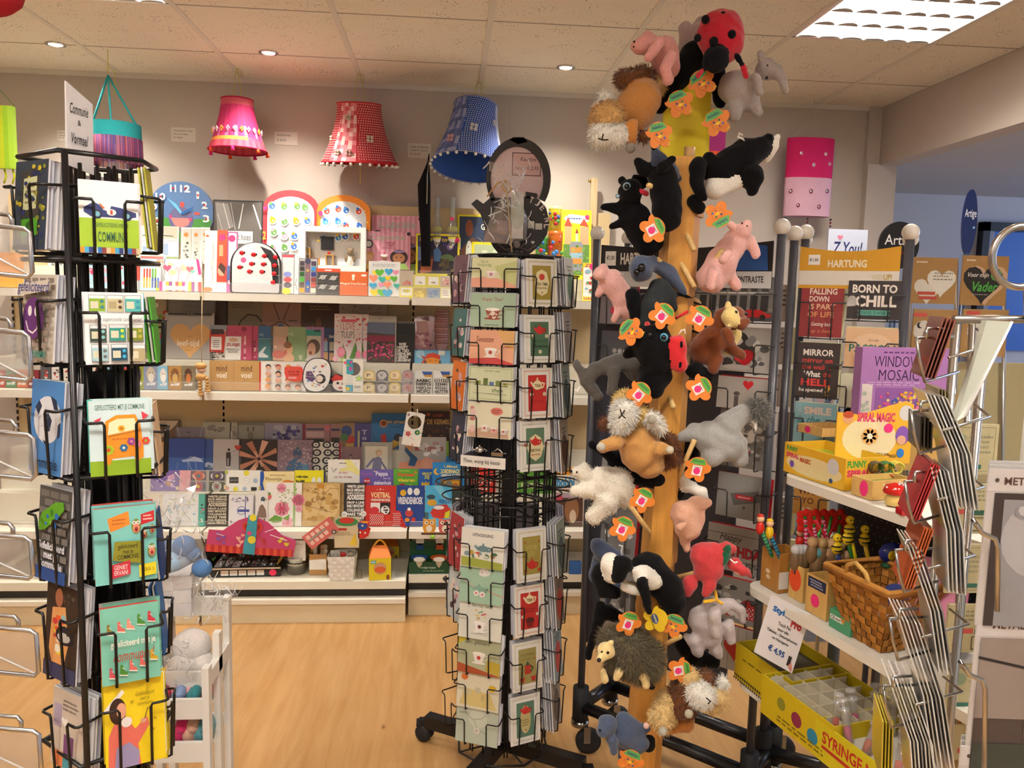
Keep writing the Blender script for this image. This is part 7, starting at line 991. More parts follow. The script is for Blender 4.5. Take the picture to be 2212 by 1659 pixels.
plush('grey elephant puppet with long trunk at top right','elephant_puppet',[(GR,[1590,190,38,0,1605,205,36,0]),(GR,[1655,150,24,0,1672,150,16,-1,1688,170,11,-2,1696,196,8,-2]),(GR,[1644,132,8,-2,1642,117,9,-2]),(GR,[1632,165,10,-5,1642,200,8,-6]),(GR,[1590,225,18,-1,1588,250,14,-2]),(GR,[1625,220,16,-1,1635,240,13,-2])],-.0,[(1656,168,3.5,-4,BK),(1658,141,2,-4.5,BK)])
plush('black and white orca puppet hanging below the grey elephant','orca_puppet',[(BK,[1555,370,36,0,1610,335,36,0,1640,320,26,0,1658,300,12,0]),(WT,[1655,345,10,2,1670,315,13,1,1680,296,8,1]),(WT,[1545,405,26,-1,1590,390,20,-1]),(BK,[1625,380,26,-3,1625,410,14,-3]),(BK,[1508,360,20,-4,1505,400,14,-5,1520,426,9,-5]),(BK,[1500,436,16,-2,1512,450,14,-2]),(BK,[1532,345,16,-2])],-.04,kids=[('hook','#e8e0d4',[1603,292,2,-2,1597,288,2,-2,1594,296,2,-2,1604,300,2,-2,1610,306,1,-2],'plastic')])
plush('blue grey mole puppet with pointed nose and long black body','mole_puppet',[(BL,[1413,322,7,-2,1424,345,18,-2,1450,375,20,0]),(BK,[1432,385,30,-2,1440,430,34,-2,1440,470,32,-2]),(BK,[1430,362,12,-6,1452,345,9,-6]),(BK,[1392,366,16,-1,1380,350,12,-1]),(BL,[1463,385,12,2])],-.06,[(1412,318,6,-3,BK)])
plush('black bull puppet with round blue ringed eye at left','bull_puppet',[(BK,[1362,415,28,-2]),(BK,[1385,395,16,0,1372,386,10,0]),(BK,[1370,470,34,0,1400,520,34,0]),(BK,[1340,450,14,-1,1305,448,9,-1]),(BK,[1345,480,10,-1,1322,488,9,-1]),(BK,[1345,390,10,0])],-.0,[(1354,403,9,-4.5,'#8aa8b8'),(1354,403,6,-5,BK),(1334,424,5,-4,'#8aa8b8')],kids=[('horn','#c8283a',[1382,412,5,-4,1396,418,6,-4],'plush')])
plush('blue grey dolphin puppet arched over black wing','dolphin_puppet',[(BL,[1385,582,28,-3]),(BL,[1382,575,24,-3,1410,568,16,-2,1445,590,17,0,1466,615,13,0,1480,636,6,0]),(BK,[1368,640,18,0,1372,690,12,0])],-.07,[(1386,578,9,-6.5,BK),(1375,588,7,-6.2,BK)])
plush('dark charcoal felt wing puppet hanging under the blue dolphin','bat_puppet',[('#2e3234',[1425,625,26,0,1412,665,30,-1,1390,700,12,-1]),('#2e3234',[1440,640,22,0,1455,665,10,0]),(BK,[1470,634,7,0,1496,645,3,0])],-.07,wr=.002)
plush('light pink pig puppet hanging diagonally right of the post','pig_puppet',[('#e8b4ac',[1590,520,28,0,1560,565,34,0,1538,600,34,0]),('#e8b4ac',[1606,498,20,-2,1612,486,12,-3]),('#e8b4ac',[1580,486,10,-2]),('#e8b4ac',[1620,520,15,0,1632,550,11,0]),('#e8b4ac',[1572,550,11,-7,1562,562,10,-7]),('#e8b4ac',[1540,590,13,-4,1536,618,12,-4]),('#e8b4ac',[1575,590,14,0,1592,618,12,0])],-.06,[(1603,482,2.5,-5.5,'#6a2a2a'),(1614,488,2,-5,BK)])
plush('light pink pig puppet hanging at left behind the dolphin','pig_puppet',[('#e6b2aa',[1320,605,26,0,1345,645,27,0,1358,675,20,0]),('#e6b2aa',[1296,592,16,-2]),('#e6b2aa',[1305,578,10,-2]),('#e6b2aa',[1300,622,12,0,1292,635,9,0]),('#e6b2aa',[1340,660,12,-1,1328,690,9,-1])],.04,kids=[('hook','#c8a8a0',[1341,594,1.5,-6,1347,592,1.5,-6],'plastic')])
plush('striped tiger fabric puppet body behind the paw tag','tiger_puppet',[('#b98a50',[1490,670,30,0,1495,710,26,0])],.06,kids=[('stripe','#1a1612',[1466,655+i*9,2,-3,1490,650+i*9,2.2,-4.8,1514,658+i*9,2,-3.5],'plush')for i in range(8)])
plush('black bull puppet with big red muzzle and blue eye in centre','bull_puppet',[(BK,[1410,745,46,-2,1422,775,38,-2]),('#d02a30',[1462,745,22,-5,1466,785,20,-5]),(BK,[1415,810,38,0,1408,832,32,0]),(BK,[1362,760,14,0,1354,766,9,0]),(BK,[1436,700,6,-2,1462,686,5,-2]),(BK,[1500,800,20,3,1530,812,14,4])],-.1,[(1434,729,9.5,-6.2,'#58a8cc'),(1434,729,6,-7,'#0a0a0c'),(1404,723,5,-7,'#1a1a1e')],kids=[('nostril',BK,[1472,740,3,-9,1472,748,3,-9.2],'plush'),('nostril',BK,[1470,785,3,-9,1469,792,3,-9],'plush'),('horn','#d02a30',[1398,700,6,-2,1402,712,6,-3],'plush'),('horn','#d02a30',[1462,686,3,-2,1484,674,4,-3],'plush'),('hook','#efe8e2',[1480,720,2,-6,1478,712,2,-6,1472,714,2,-6,1466,722,1,-6],'plastic')])
CM='#e6cf88';SQ_='#7a4020'
plush('brown squirrel puppet with cream face right of the post','squirrel_puppet',[(SQ_,[1565,688,26,0,1590,686,24,-1]),(CM,[1578,683,20,-5,1580,692,18,-5]),(SQ_,[1600,700,14,-5,1612,695,9,-5]),(SQ_,[1545,730,32,0,1520,755,34,0]),(CM,[1590,720,14,0,1570,755,14,0]),(SQ_,[1545,775,18,-2,1542,795,14,-2]),(SQ_,[1580,752,14,-2,1602,768,11,-2]),(SQ_,[1570,720,14,-7,1578,742,10,-7]),(CM,[1572,656,8,-1])],-.06,[(1590,674,3.5,-6.5,BK),(1612,678,4,-5,BK)])
plush('dark grey elephant puppet arching at left over the seal','elephant_puppet',[(DG,[1375,790,22,0,1330,782,20,0,1285,800,17,0,1266,825,15,0,1290,855,13,0]),(DG,[1262,815,13,0,1245,785,10,0]),(DG,[1328,800,14,-2,1322,845,12,-2]),(DG,[1370,800,24,1])],.0,kids=[('hook','#e8e4dc',[1252,836,2,-3,1248,846,2,-3,1243,842,2,-3],'plastic')])
def gpig(lab,body,D=-.1):return body
plush('long haired guinea pig puppet with white face and tan belly, centre','guinea_pig_puppet',[('#bd8c50',[1375,950,46,0,1385,975,48,0,1400,1000,36,0]),(WT,[1350,890,28,-4,1342,912,24,-4]),('#e0c078',[1350,868,24,-1]),('#e0c078',[1375,895,22,-2]),(BR,[1385,862,14,0]),(WT,[1408,905,16,-4,1426,925,12,-4]),(BR,[1440,955,20,0,1455,985,18,0,1438,1004,10,0]),(BR,[1310,915,14,-1]),('#bd8c50',[1332,955,18,-4,1302,965,14,-4]),('#bd8c50',[1425,970,16,-5,1442,972,12,-5])],-.12,[],(.014,5200,[WT,'#e0c078',BR]),kids=[('paw_pad','#a8a494',[1408,906,11,-8],'plush'),('paw_pad','#b8b4a4',[1298,966,10,-8],'plush'),('paw_pad','#c8c0a8',[1447,972,9,-8.5],'plush'),('stitched_mouth','#2a2420',[1340,885,1.4,-10.3,1343,897,1.4,-10.6,1337,903,1.4,-10.2],'cloth'),('stitched_mouth','#2a2420',[1343,897,1.4,-10.6,1351,903,1.4,-10.2],'cloth'),('stitched_mouth','#2a2420',[1343,897,1.4,-10.6,1349,887,1.4,-10.2],'cloth')])
plush('black puppet body tucked beneath the central guinea pig','black_puppet',[(BK,[1340,1000,30,3,1390,1020,34,2,1420,1030,28,2]),(BK,[1320,985,14,3,1280,960,10,4])],-.04)
GE='#9c9c98'
plush('light grey elephant puppet with shaggy tuft facing right','elephant_puppet',[(GE,[1530,945,38,0,1570,960,40,0]),(GE,[1500,935,22,0,1470,945,11,0]),(GE,[1570,920,32,0,1605,890,20,0,1625,900,16,0]),(GE,[1595,960,22,0,1598,995,18,0]),(GE,[1540,985,26,-2,1520,1000,12,-2]),('#7c7a74',[1636,885,20,-1,1645,900,14,-1]),('#e8e4dc',[1632,915,6,-2,1632,932,4,-2])],-.08,[],(.02,1500,['#7c7a74']))
plush('black and white cow puppet behind the peach pig, right of post','cow_puppet',[(BK,[1490,960,24,3,1480,1010,30,2,1488,1040,24,2]),(WT,[1462,1000,10,0,1480,1050,14,-1,1516,1062,14,-2,1522,1080,10,-2]),(BK,[1465,1065,16,0])],-.02,[(1525,1078,2,-5,BK)])
plush('cream white polar bear puppet at left of the post','polar_bear_puppet',[('#dcd6c6',[1330,1050,42,0,1300,1040,34,-1]),('#dcd6c6',[1260,1022,21,-2,1242,1020,11,-3]),('#dcd6c6',[1275,1058,20,-3,1240,1060,12,-4]),('#dcd6c6',[1310,1085,28,-3,1282,1116,18,-3]),('#dcd6c6',[1345,1075,24,0]),('#dcd6c6',[1262,1002,7,-1])],-.08,[(1233,1018,4,-4,BK),(1246,1020,2.5,-6,BK)],(.005,2500,['#dcd6c6']))
plush('peach coloured pig puppet seen from behind, right of post','pig_puppet',[('#d8a68c',[1478,1110,32,0,1485,1140,30,0]),('#d8a68c',[1505,1090,22,0,1530,1085,11,-1]),('#d8a68c',[1512,1110,14,0,1512,1136,9,0]),('#d8a68c',[1480,1165,14,0,1484,1185,10,0]),('#d8a68c',[1468,1138,9,-5,1482,1132,5,-5])],-.06)
plush('black and white panda puppet stretched across the lower post','panda_puppet',[(BK,[1400,1230,40,0,1440,1270,38,0,1455,1300,30,0]),(WT,[1318,1215,22,-3,1325,1240,22,-3]),(BK,[1345,1220,22,-5,1335,1245,16,-5]),(BK,[1298,1240,24,0,1305,1275,20,0,1330,1280,14,0]),(WT,[1385,1240,22,-5,1408,1255,22,-4]),(WT,[1350,1268,12,-3,1380,1280,10,-3]),(BK,[1388,1262,14,-8,1395,1290,12,-8,1402,1320,9,-8]),(BK,[1440,1330,22,2])],-.1)
plush('blue grey puppet with floppy head behind the panda at left','hippo_puppet',[(BL,[1290,1178,18,0,1308,1195,24,0,1330,1205,20,0]),(BL,[1296,1200,14,2,1282,1235,12,2,1280,1250,9,2])],-.02,kids=[('hook','#e8e8ea',[1345,1206,1.5,-9,1342,1192,2,-9,1344,1180,2,-9,1338,1178,2,-9],'plastic')])
RP='#c43c40'
plush('red parrot puppet with green collar and yellow feet','parrot_puppet',[(RP,[1520,1200,32,0,1530,1225,36,0,1540,1200,30,0]),(RP,[1490,1260,18,0,1486,1282,11,0]),(RP,[1535,1262,16,-2,1524,1280,10,-2]),(RP,[1570,1180,14,-1,1582,1185,11,-1]),('#17603e',[1568,1200,10,-2,1562,1214,9,-2,1574,1180,6,-3]),(RP,[1588,1220,17,-1,1604,1232,13,-2]),(RP,[1614,1234,8,-2,1622,1246,5,-2]),('#d8b08a',[1592,1238,7,-2])],-.08,kids=[('foot','#e0ac20',[1545,1278,4,-1,1548,1296,4,-2,1560,1304,3,-3],'plush'),('foot','#e0ac20',[1548,1296,4,-2,1522,1300,4,-3],'plush'),('hook','#f0ece6',[1578,1208,1.5,-5,1586,1216,2,-5,1592,1214,2,-5],'plastic')])
LG='#b9aeac'
plush('pale grey elephant puppet with curled trunk beneath the parrot','elephant_puppet',[(LG,[1520,1340,36,0,1530,1370,32,0]),(LG,[1540,1312,26,-1,1580,1305,13,-1,1602,1320,11,-1,1606,1342,8,-1]),(LG,[1545,1330,16,-5,1545,1372,11,-5]),(LG,[1500,1385,18,-1,1508,1408,14,-1]),(LG,[1545,1400,16,-1,1552,1416,11,-1]),(LG,[1572,1350,16,0,1578,1382,13,0]),(LG,[1484,1375,10,1])],-.06)
plush('black puppet hanging low behind the pale elephant','black_puppet',[(BK,[1480,1390,26,4,1500,1420,22,4,1545,1430,14,4])],.04)
plush('black puppet legs behind the hedgehog at lower left','black_puppet',[(BK,[1350,1340,14,4,1300,1315,18,4,1290,1350,14,5,1280,1380,12,5,1270,1420,9,5])],.04)
plush('olive brown hedgehog puppet with cream face at lower left','hedgehog_puppet',[('#6b5f45',[1355,1405,52,0,1385,1425,46,0]),('#6b5f45',[1325,1385,30,2]),('#e0c98e',[1310,1406,21,-6,1298,1424,9,-8]),('#e0c98e',[1320,1388,8,-7]),('#e0c98e',[1304,1450,9,-5,1306,1468,9,-5]),('#e0c98e',[1336,1455,11,-5,1332,1466,9,-5]),('#c89a58',[1360,1460,22,1,1385,1470,20,1]),('#e0c98e',[1390,1460,12,-4,1396,1482,10,-4]),(BK,[1408,1482,9,-1])],-.14,[(1313,1410,3.4,-11.5,BK),(1300,1408,2.5,-11,BK),(1294,1426,5,-11,BK)],(.024,7000,['#6b5f45']))
plush('guinea pig puppet with white face and brown saddle at lower right','guinea_pig_puppet',[('#dcbc80',[1450,1520,34,0,1430,1550,28,-1]),(BR,[1478,1500,36,-1,1475,1525,30,-2]),(WT,[1510,1500,28,-5,1525,1505,22,-6]),(WT,[1560,1475,14,0]),('#dcbc80',[1490,1462,20,-2]),(BR,[1525,1465,18,0]),('#dcbc80',[1552,1510,20,-2,1540,1530,14,-2]),('#b87838',[1480,1560,24,0,1450,1575,14,0]),('#dcbc80',[1432,1575,12,-3])],-.14,[],(.014,4600,[WT,'#dcbc80',BR]),kids=[('paw_pad','#b0ac9c',[1432,1580,10,-6],'plush'),('paw_pad','#b8b09c',[1488,1542,10,-8],'plush'),('stitched_mouth','#2a2420',[1526,1508,1.4,-12,1535,1515,1.4,-11.5,1530,1520,1.4,-11.6],'cloth')])
plush('dark blue grey elephant puppet at the bottom of the post','elephant_puppet',[(BL,[1312,1565,24,-3,1302,1578,16,-4]),(BL,[1350,1560,24,0,1375,1580,20,0,1395,1575,12,0]),(BL,[1345,1585,26,-1,1375,1605,28,0]),(BL,[1322,1600,14,-4,1326,1622,10,-4]),(BL,[1345,1610,12,0,1342,1635,9,0]),(BK,[1400,1605,20,2])],-.14,[(1296,1578,3.5,-9.5,BK)],kids=[('hoof','#d8b0a4',[1396,1568,7,-3],'plush')])
plush('dark grey puppet legs dangling beneath the panda','elephant_puppet',[(DG,[1342,1310,7,3,1345,1262,8,3,1368,1262,8,3,1366,1330,7,3]),(BL,[1345,1265,8,3,1318,1270,8,2,1312,1300,8,2])],-.02)
def pawtag(u,v,rot,lab,back=0,yel=0,sc=.93,D=-.14,lbl=1):
 Y=TY+D;s=Y/F*sc;r=root('paw_tag',lab,'tag',P(u,v,Y),(0,math.radians(rot),math.radians(R_.uniform(-12,12))),group='hand shaped cardboard tags');b=MB();oc='#d9b81e' if yel else '#dc7f2c';pts=[]
 for i in range(48):
  t=2*math.pi*i/48;k=20+(15*abs(math.cos(2.5*t-.4))**.8 if math.sin(t)<.45 else 8);pts.append((k*math.cos(t)*s,k*math.sin(t)*s))
 b.prism(pts,0,.0012,M(oc));b.build('card',r);w_=50*s;b=MB()
 if yel:b.art(w_,w_,[('e',44,56,28,16,'#2a4a7a'),('t','THE ORIGINAL',22,70,92,78,'#2a2a2a',.5),('t','HANDPUPPET',20,50,68,60,'#d8d0a0',1)],None,-w_/2)
 elif back:b.art(w_,w_,[('p',rev([8,26,24,2,76,2,92,26,50,32]),'#5aa84a'),('t','HANDPUPPETS',22,10,78,19,'#1a4a2a',.5),('p',rev([26,36,74,36,74,84,26,84]),'#ece8e4'),('q',32,40,68,48,1,'#3a3a3a'),('c',50,62,17,'#e0307a')],None,-w_/2)
 else:b.art(w_,w_,[('p',rev([4,30,20,0,80,0,96,30,50,36]),'#5aa858'),('t','beleduc',22,9,78,24,'#1a3a6a',1),('e',50,62,30,25,'#c86a22'),('e',50,62,27,22,'#dc8434'),('p',rev([36,60,50,54,66,60,50,68]),'#e8c82a'),('c',36,50,5,'#2a3a7a'),('c',62,50,5,'#2a7a3a'),('c',52,76,4,'#8a2038'),('c',70,72,5,'#2a6ab8'),('n',0,84,100,112,5,5,['#b05a1a','#e0c03a'],2)],None,-w_/2)
 b.build('printed_design',r)
for u,v,ro,lb,bk,yl in((1468,222,-25,'orange hand tag on the yellow board, lower left one',0,0),(1516,178,-40,'orange hand tag on the yellow board, upper right one',0,0),(1548,262,-30,'orange hand tag right of the board over purple lantern',0,0),(1424,290,-18,'orange hand tag beside the guinea pig and mole noses',0,0),(1552,466,150,'upside down orange hand tag under the orca',0,0),(1412,495,60,'orange hand tag with pink dot beside the bull',1,0),(1512,685,30,'tag with pink dot left of the brown squirrel',1,0),(1432,680,40,'tag with large pink dot above the red muzzled bull',1,0),(1362,715,-50,'green topped hand tag left of the red muzzled bull',0,0),(1512,838,60,'barcode hand tag below the brown squirrel',1,0),(1382,850,40,'hand tag above the central guinea pig face',1,0),(1506,1012,10,'pink dotted hand tag below the shaggy elephant',1,0),(1388,1078,30,'narrow hand tag hanging by hook under guinea pig',1,0),(1345,1140,25,'pink dotted hand tag beneath the polar bear',1,0),(1418,1338,70,'yellow hand tag lettered The Original under the panda',0,1),(1358,1345,20,'orange hand tag half hidden above the hedgehog',1,0),(1470,1448,80,'green and orange hand tag with pink dot above lower guinea pig',1,0),(1362,1642,20,'orange hand tag at the bottom beside the post',0,0),(1455,1350,20,'orange hand tag in shadow right of post bottom',0,0)):pawtag(u,v,ro,lb,bk,yl,D=-.17 if u not in(1468,1516,1548)else-.03)
GY='#4a4c54'
def bvc(r,pts,rad,mat,nm,n=8):b=MB();b.tube([p-r.location for p in pts],rad,mat,n);return b.build(nm,r)
def castor(r,x,y):
 b=MB();b.T=Matrix.Translation((x-r.location.x,y-r.location.y,0));b.tube([(0,0,.12),(0,0,.24)],.028,M('#17171a','rubber'),16);b.tube([(0,0,.10),(0,0,.12)],.031,M('#a8a8a4','chrome'),14);pc_=b.build('post_cap',r)
 b=MB();b.T=Matrix.Translation((x-r.location.x+.03,y-r.location.y-.01,.045))@Matrix.Rotation(math.pi/2,4,'X');b.lathe([(.001,-.012),(.03,-.012)],M('#8a8a8c','plastic'),18);b.lathe([(.03,-.014),(.045,-.01),(.045,.01),(.03,.014),(.001,.012)],M('#1c1c1e','rubber'),20);b.T=Matrix.Translation((x-r.location.x+.02,y-r.location.y-.03,.045));b.box(-.01,-.002,0,.014,.001,.06,M('#a8a8a4','metal'));b.build('caster',pc_)
class Stand:
 def __init__(s,lab,ua,Ya,ub,Yb,vt,col,hz0,hz1):
  s.A=P(ua,vt,Ya);s.B=P(ub,vt,Yb);s.a=math.atan2(s.B.y-s.A.y,s.B.x-s.A.x);s.L=Vector((s.B.x-s.A.x,s.B.y-s.A.y,0)).length
  s.r=root('card_stand',lab,'card rack',(s.A.x,s.A.y,0),group=None);s.zt=s.A.z;m=M(GY,'plastic')
  s.D=D=.20 if ua<1400 else.26
  for t,d in((0,0),(1,0),(1,D),(0,D)):
   q=s.pt(t*s.L,d);z=s.zt+(s.B.z-s.A.z)*0;po=bvc(s.r,[Vector((q.x,q.y,.2)),Vector((q.x,q.y,z))],.0125,m,'post',14);b=MB();b.sph((q.x-s.A.x,q.y-s.A.y,z+.018),.024,M('#e6e2da','gloss'),18,12);b.build('ball_finial',po);castor(s.r,q.x,q.y)
  for t0,d0,t1,d1 in((0,0,1,0),(0,D,1,D),(0,0,0,D),(1,0,1,D)):a_,c_=s.pt(t0*s.L,d0),s.pt(t1*s.L,d1);bvc(s.r,[a_+Vector((0,0,.17)),c_+Vector((0,0,.17))],.022,M('#17171a','plastic'),'base_bar')
 def pt(s,x,d,z=0):return Vector((s.A.x+x*math.cos(s.a)-d*math.sin(s.a),s.A.y+x*math.sin(s.a)+d*math.cos(s.a),z))
 def hit(s,u,v,d=0):
  n=Vector((-math.sin(s.a),math.cos(s.a),0));ry=P(u,v,1)-Vector((0,0,CAMZ));k=((s.pt(0,d)-Vector((0,0,0))).dot(n))/Vector((ry.x,ry.y,0)).dot(n);return Vector((ry.x*k,ry.y*k,CAMZ+ry.z*k))
 def card(s,u0,u1,v0,v1,ops,lab,base,n=3,d=.0,**k):
  p0,p1=s.hit(u0,v1,d),s.hit(u1,v1,d);z1=s.hit((u0+u1)/2,v0,d).z;c=(p0+p1)/2;pocket(s.r,c.x,c.y,s.a,c.z,z1,(p1 .xy-p0 .xy).length,ops,lab,base,n,**k)
 def header(s,h,ops,col,dip=.12):
  b=MB();z0=s.zt-h-.02;pts=[(.02,z0),(s.L-.02,z0)]+[(s.L-.02-(s.L-.04)*i/8,s.zt-.02-dip*h*math.sin(math.pi*i/8))for i in range(9)];b.prism(pts,-.004,0,M(col));b.T=None;b.art(s.L-.04,h,ops,.02,z0,-.004);return b.build('header_board',s.r,(0,0,0),(0,0,s.a))
LOGO=lambda a,b_,c,d,cc='#e8e6e0':[('t','HARTUNG',a,b_,c,d,cc,1.5)]
S1=Stand('black headed card stand behind the puppet tree, reading Kontraste',1290,2.62,1688,2.2,516,GY,0,0)
S1 .header(.135,[('r',0,64,100,100,'#cfd0d2')]+LOGO(13,20,34,48)+[('r',3,16,10,50,'#f2f0ea'),('t','€1,50',4,26,9,38,'#222',1),('p',rev([80,2,97,10,98,62,76,62]),'#1f4f96'),('t','KONTRASTE',80,74,96,88,'#33343a',.8)],'#17151a')
S1 .r['group']='card stands with ball finials'
b=MB();pc=S1 .pt(.0,.27);b.box(.03,0,.35,S1 .L-.03,.008,S1 .zt-.16,M('#3a3c46'));b.build('back_panel',S1 .r,(0,.15,0),(0,0,S1 .a))
bw=lambda sd,n=40:('n',3,3,97,97,n,9,['#8a8a8a','#b8b6b2','#5a5a5a','#d8d6d2','#3a3a3a'],sd)
cuba=[('r',0,0,100,70,'#8e8d8b')]+[z for i in range(7)for z in(('r',6+i*13,8,14+i*13,32,'#3a3a3c'),('e',10+i*13,10,4,7,'#3a3a3c'),('r',6+i*13,42,15+i*13,78,'#2e2e30'),('r',3+i*13,35,14+i*13,38,'#d0cfcc'))]+[('r',0,80,100,100,'#55565a'),('p',rev([44,88,52,82,64,80,70,74,84,74,92,82,98,84,97,91,46,93]),'#c2242c'),('c',54,91,3.5,'#222'),('c',88,91,3.5,'#222')]
rk=[(1500,1672,598,692,'#a8a8a6',cuba,'black and white street card with red vintage car'),(1520,1668,706,802,'#b4b2ae',[bw(2,30),('e',50,36,15,26,'#2e2e30'),('n',40,46,76,86,16,9,['#c81e28','#a8141e','#d8404a'],3),('e',50,90,20,6,'#c8c6c4')],'grey street card with bunch of red roses'),(1548,1662,815,884,'#b9b5b0',[('h',58,22,20,'#d2222a'),('e',38,52,6,7,'#5a5450'),('r',34,60,42,96,'#5a5450')],'grey beach card with red heart over pebble stack'),(1548,1660,886,1010,'#77736e',[('n',2,2,98,98,80,6,['#a39f98','#8a867f','#6a665f','#b4b0a8','#555049'],5),('h',50,42,60,'#c8c2b8'),('h',50,74,9,'#c8242a'),('h',60,70,9,'#c8242a')],'pebble card with white heart gap and two red pebbles'),(1546,1660,1026,1120,'#8f8e8c',[('p',rev([26,46,78,32,84,56,34,72]),'#63615f'),('e',88,28,8,12,'#a8a6a4'),('r',36,46,70,56,'#b8242c'),('q',40,48,66,54,1,'#e0c8c4'),('c',54,74,3,'#5a5856')],'grey card with metal letterbox and red plate'),(1524,1662,1140,1235,'#a39f9a',[('l',[2,20,98,16],1,'#5a5652'),('l',[2,80,98,74],1,'#5a5652'),('t','Happy',20,18,56,38,'#3a3632',.3,.3),('t','BIRTHDAY',14,42,98,66,'#a8202a',2.5),('t','to you',48,72,84,90,'#3a3632',.2,.3)],'grey wood card reading Happy Birthday in red'),(1530,1640,1250,1342,'#8c8a86',[bw(7,26),('p',rev([20,56,50,60,76,40,92,44,94,86,24,88]),'#b02a2c'),('d',26,58,92,84,10,5,1.5,'#f0e8e4')],'grey card with red polka dot shoe'),(1530,1632,1352,1446,'#b4b2ae',[('l',[i*18+5,2,i*18+5,98],1,'#7a7874')for i in range(6)]+[('h',55,50,50,'#b8322c')],'white board card with big red heart')]
for q in rk:S1 .card(q[0],q[1],q[2],q[3],q[5],q[6]+' in the Kontraste stand',q[4],3,wc='#3a3a3c',th=.006,side='#b8202a',bk=('#b8202a','#c4242c','#a81a24'),blab='red envelope backed card in the Kontraste stand',bgrp='red backed cards',name='photo_greeting_card')
for i,(v0,v1,c,op)in enumerate(((600,700,'#8a8084',[('e',60,70,30,14,'#c8324a'),('r',40,40,70,60,'#c8324a')]),(715,800,'#55555a',[('c',40+15*i,50,6,'#a8a6a2')for i in range(3)]),(850,960,'#3a3c4a',[('n',5,5,95,95,10,8,['#c8324a','#6a6a70'],2)]),(980,1080,'#8e8a86',[bw(3,14)]),(1090,1200,'#7a7a7c',[bw(4,14),('c',60,30,12,'#b82a3a')]),(1215,1330,'#8a8886',[bw(5,14)]),(1345,1440,'#9a8a84',[('n',40,20,90,80,12,8,['#b83a2c','#7a6a60'],6)]))):S1 .card(1296,1372,v0,v1,op,'grey photo card in the left column of the Kontraste stand, row %s'%'one two three four five six seven'.split()[i],c,3,wc='#3a3a3c',th=.006,side='#b8202a',bk=('#b8202a','#c4242c','#a81a24'),blab='red envelope backed card in the Kontraste stand',bgrp='red backed cards',name='photo_greeting_card')
S2=Stand('yellow headed card stand at right, reading Words Up',1716,2.32,1966,2.16,518,GY,0,0);S2 .r['group']='card stands with ball finials'
S2 .header(.122,[('r',0,58,100,92,'#e2ddd2')]+LOGO(29,32,68,50,'#f0e8d0')+[('r',9,20,21,44,'#f4f2ec'),('t','€1,50',10,28,19,37,'#222',1),('t','WORDS',74,66,84,78,'#cfc3a0',.4),('t','UP!',85,65,93,79,'#b99a4a',1)],'#d29a14')
T=lambda s,a,b_,c,d,cc,bd=1,sh=0:('t',s,a,b_,c,d,cc,bd,sh)
for q in((1725,1817,608,728,'#8e2224',[T('FALLING',20,12,84,23,'#eee0cc'),T('DOWN',20,26,66,36,'#eee0cc'),T('IS PART',20,40,82,50,'#e8b890'),T('OF LIFE',18,54,80,64,'#e09a5a'),T('Getting back',28,73,78,82,'#eee0cc',.4,.3),T('up is living',28,86,80,94,'#d88a5a',.4,.3)],'dark red card reading Falling down is part of life'),(1828,1946,606,690,'#2b2120',[T('BORN TO',8,10,90,32,'#efe6da',1.5),T('CHILL',14,38,90,68,'#efe6da',1.8),('p',rev([20,76,80,76,77,83,80,90,20,90,23,83]),'#5aa894'),T('FORCED TO WORK',28,79,72,87,'#1f3a34',.5),('p',rev([0,44,10,36,16,46,16,66,0,68]),'#ccc8c2')],'dark brown card reading Born to chill'),(1716,1808,740,858,'#33241f',[T('MIRROR',14,12,86,24,'#efe6da',1.2),T('mirror on',13,28,84,37,'#c8382e'),T('the wall ...',13,40,82,49,'#c8382e'),T('What',18,52,58,63,'#efe6da',1.5),T('the',64,53,82,62,'#c8382e'),T('HELL',13,66,82,79,'#d8382e',1.5),T('happened',10,83,66,92,'#efe6da',1.2),T('?',70,78,84,97,'#c89a3a')],'dark brown card asking Mirror mirror on the wall'),(1822,1938,708,794,'#e3b98c',[('e',50,50,40,36,'#ecc8a0'),T('Do it with',44,28,62,34,'#8a5a3a',.4),T('PASSION',8,42,94,62,'#3a7a6a',1)],'peach card reading Do it with Passion'),(1712,1802,870,960,'#8ebfc4',[T('A',8,12,18,26,'#b8d0c8',1),T('SMILE',22,10,88,28,'#f0d8c4',2),T('is the',8,32,62,50,'#2a7a84',.6,.3),T('PRETTIEST',8,56,84,74,'#8a3a5a',.6)],'light blue card reading A smile is the prettiest'),(1812,1870,808,880,'#d9d8ba',[('e',74,50,30,44,'#a82a28'),T('Every',44,34,84,48,'#e8d0c0',.5,.3)],'pale green card with dark red tag shape'),(1712,1785,1050,1112,'#cf9440',[T('WANT',12,6,94,30,'#5a3414',.6),T('YO',24,40,60,62,'#5a3414',.6),T('AT',24,74,54,96,'#f0e0b8',1)],'orange brown card reading Want below the white shelf'),(1718,1790,1130,1200,'#7a1f2a',[T('LOVE',8,10,90,40,'#e8c8c0'),T('THE',30,54,80,84,'#e8c8c0')],'dark red card with white letters behind the pens')):S2 .card(q[0],q[1],q[2],q[3],q[5],q[6],q[4],4,wc='#3a3a3c',side='#e0dcb4',bk=('#e6e2ba','#dcd8ae','#ece8c4'),blab='pale yellow card edge in the Words Up stand',bgrp='pale yellow spare cards',d=-.01)
g=random.Random(5)
for i in range(8):
 for uu in(1690,1708):v=615+i*92;b=MB();p=S2 .hit(uu,v+80,.1);h=S2 .hit(uu,v,.1).z-p.z;b.box(-.012,0,0,.012,.02,h,M('#ded9ae' if uu>1700 else '#e6e4e0'));b.art(.024,h,[('q',10,10,90,60,4,'#4a4a4a')]if uu<1700 else[]);tag(b.build('side_card',None,p),'narrow pale card seen between the two card stands','greeting card','cards seen between the stands')
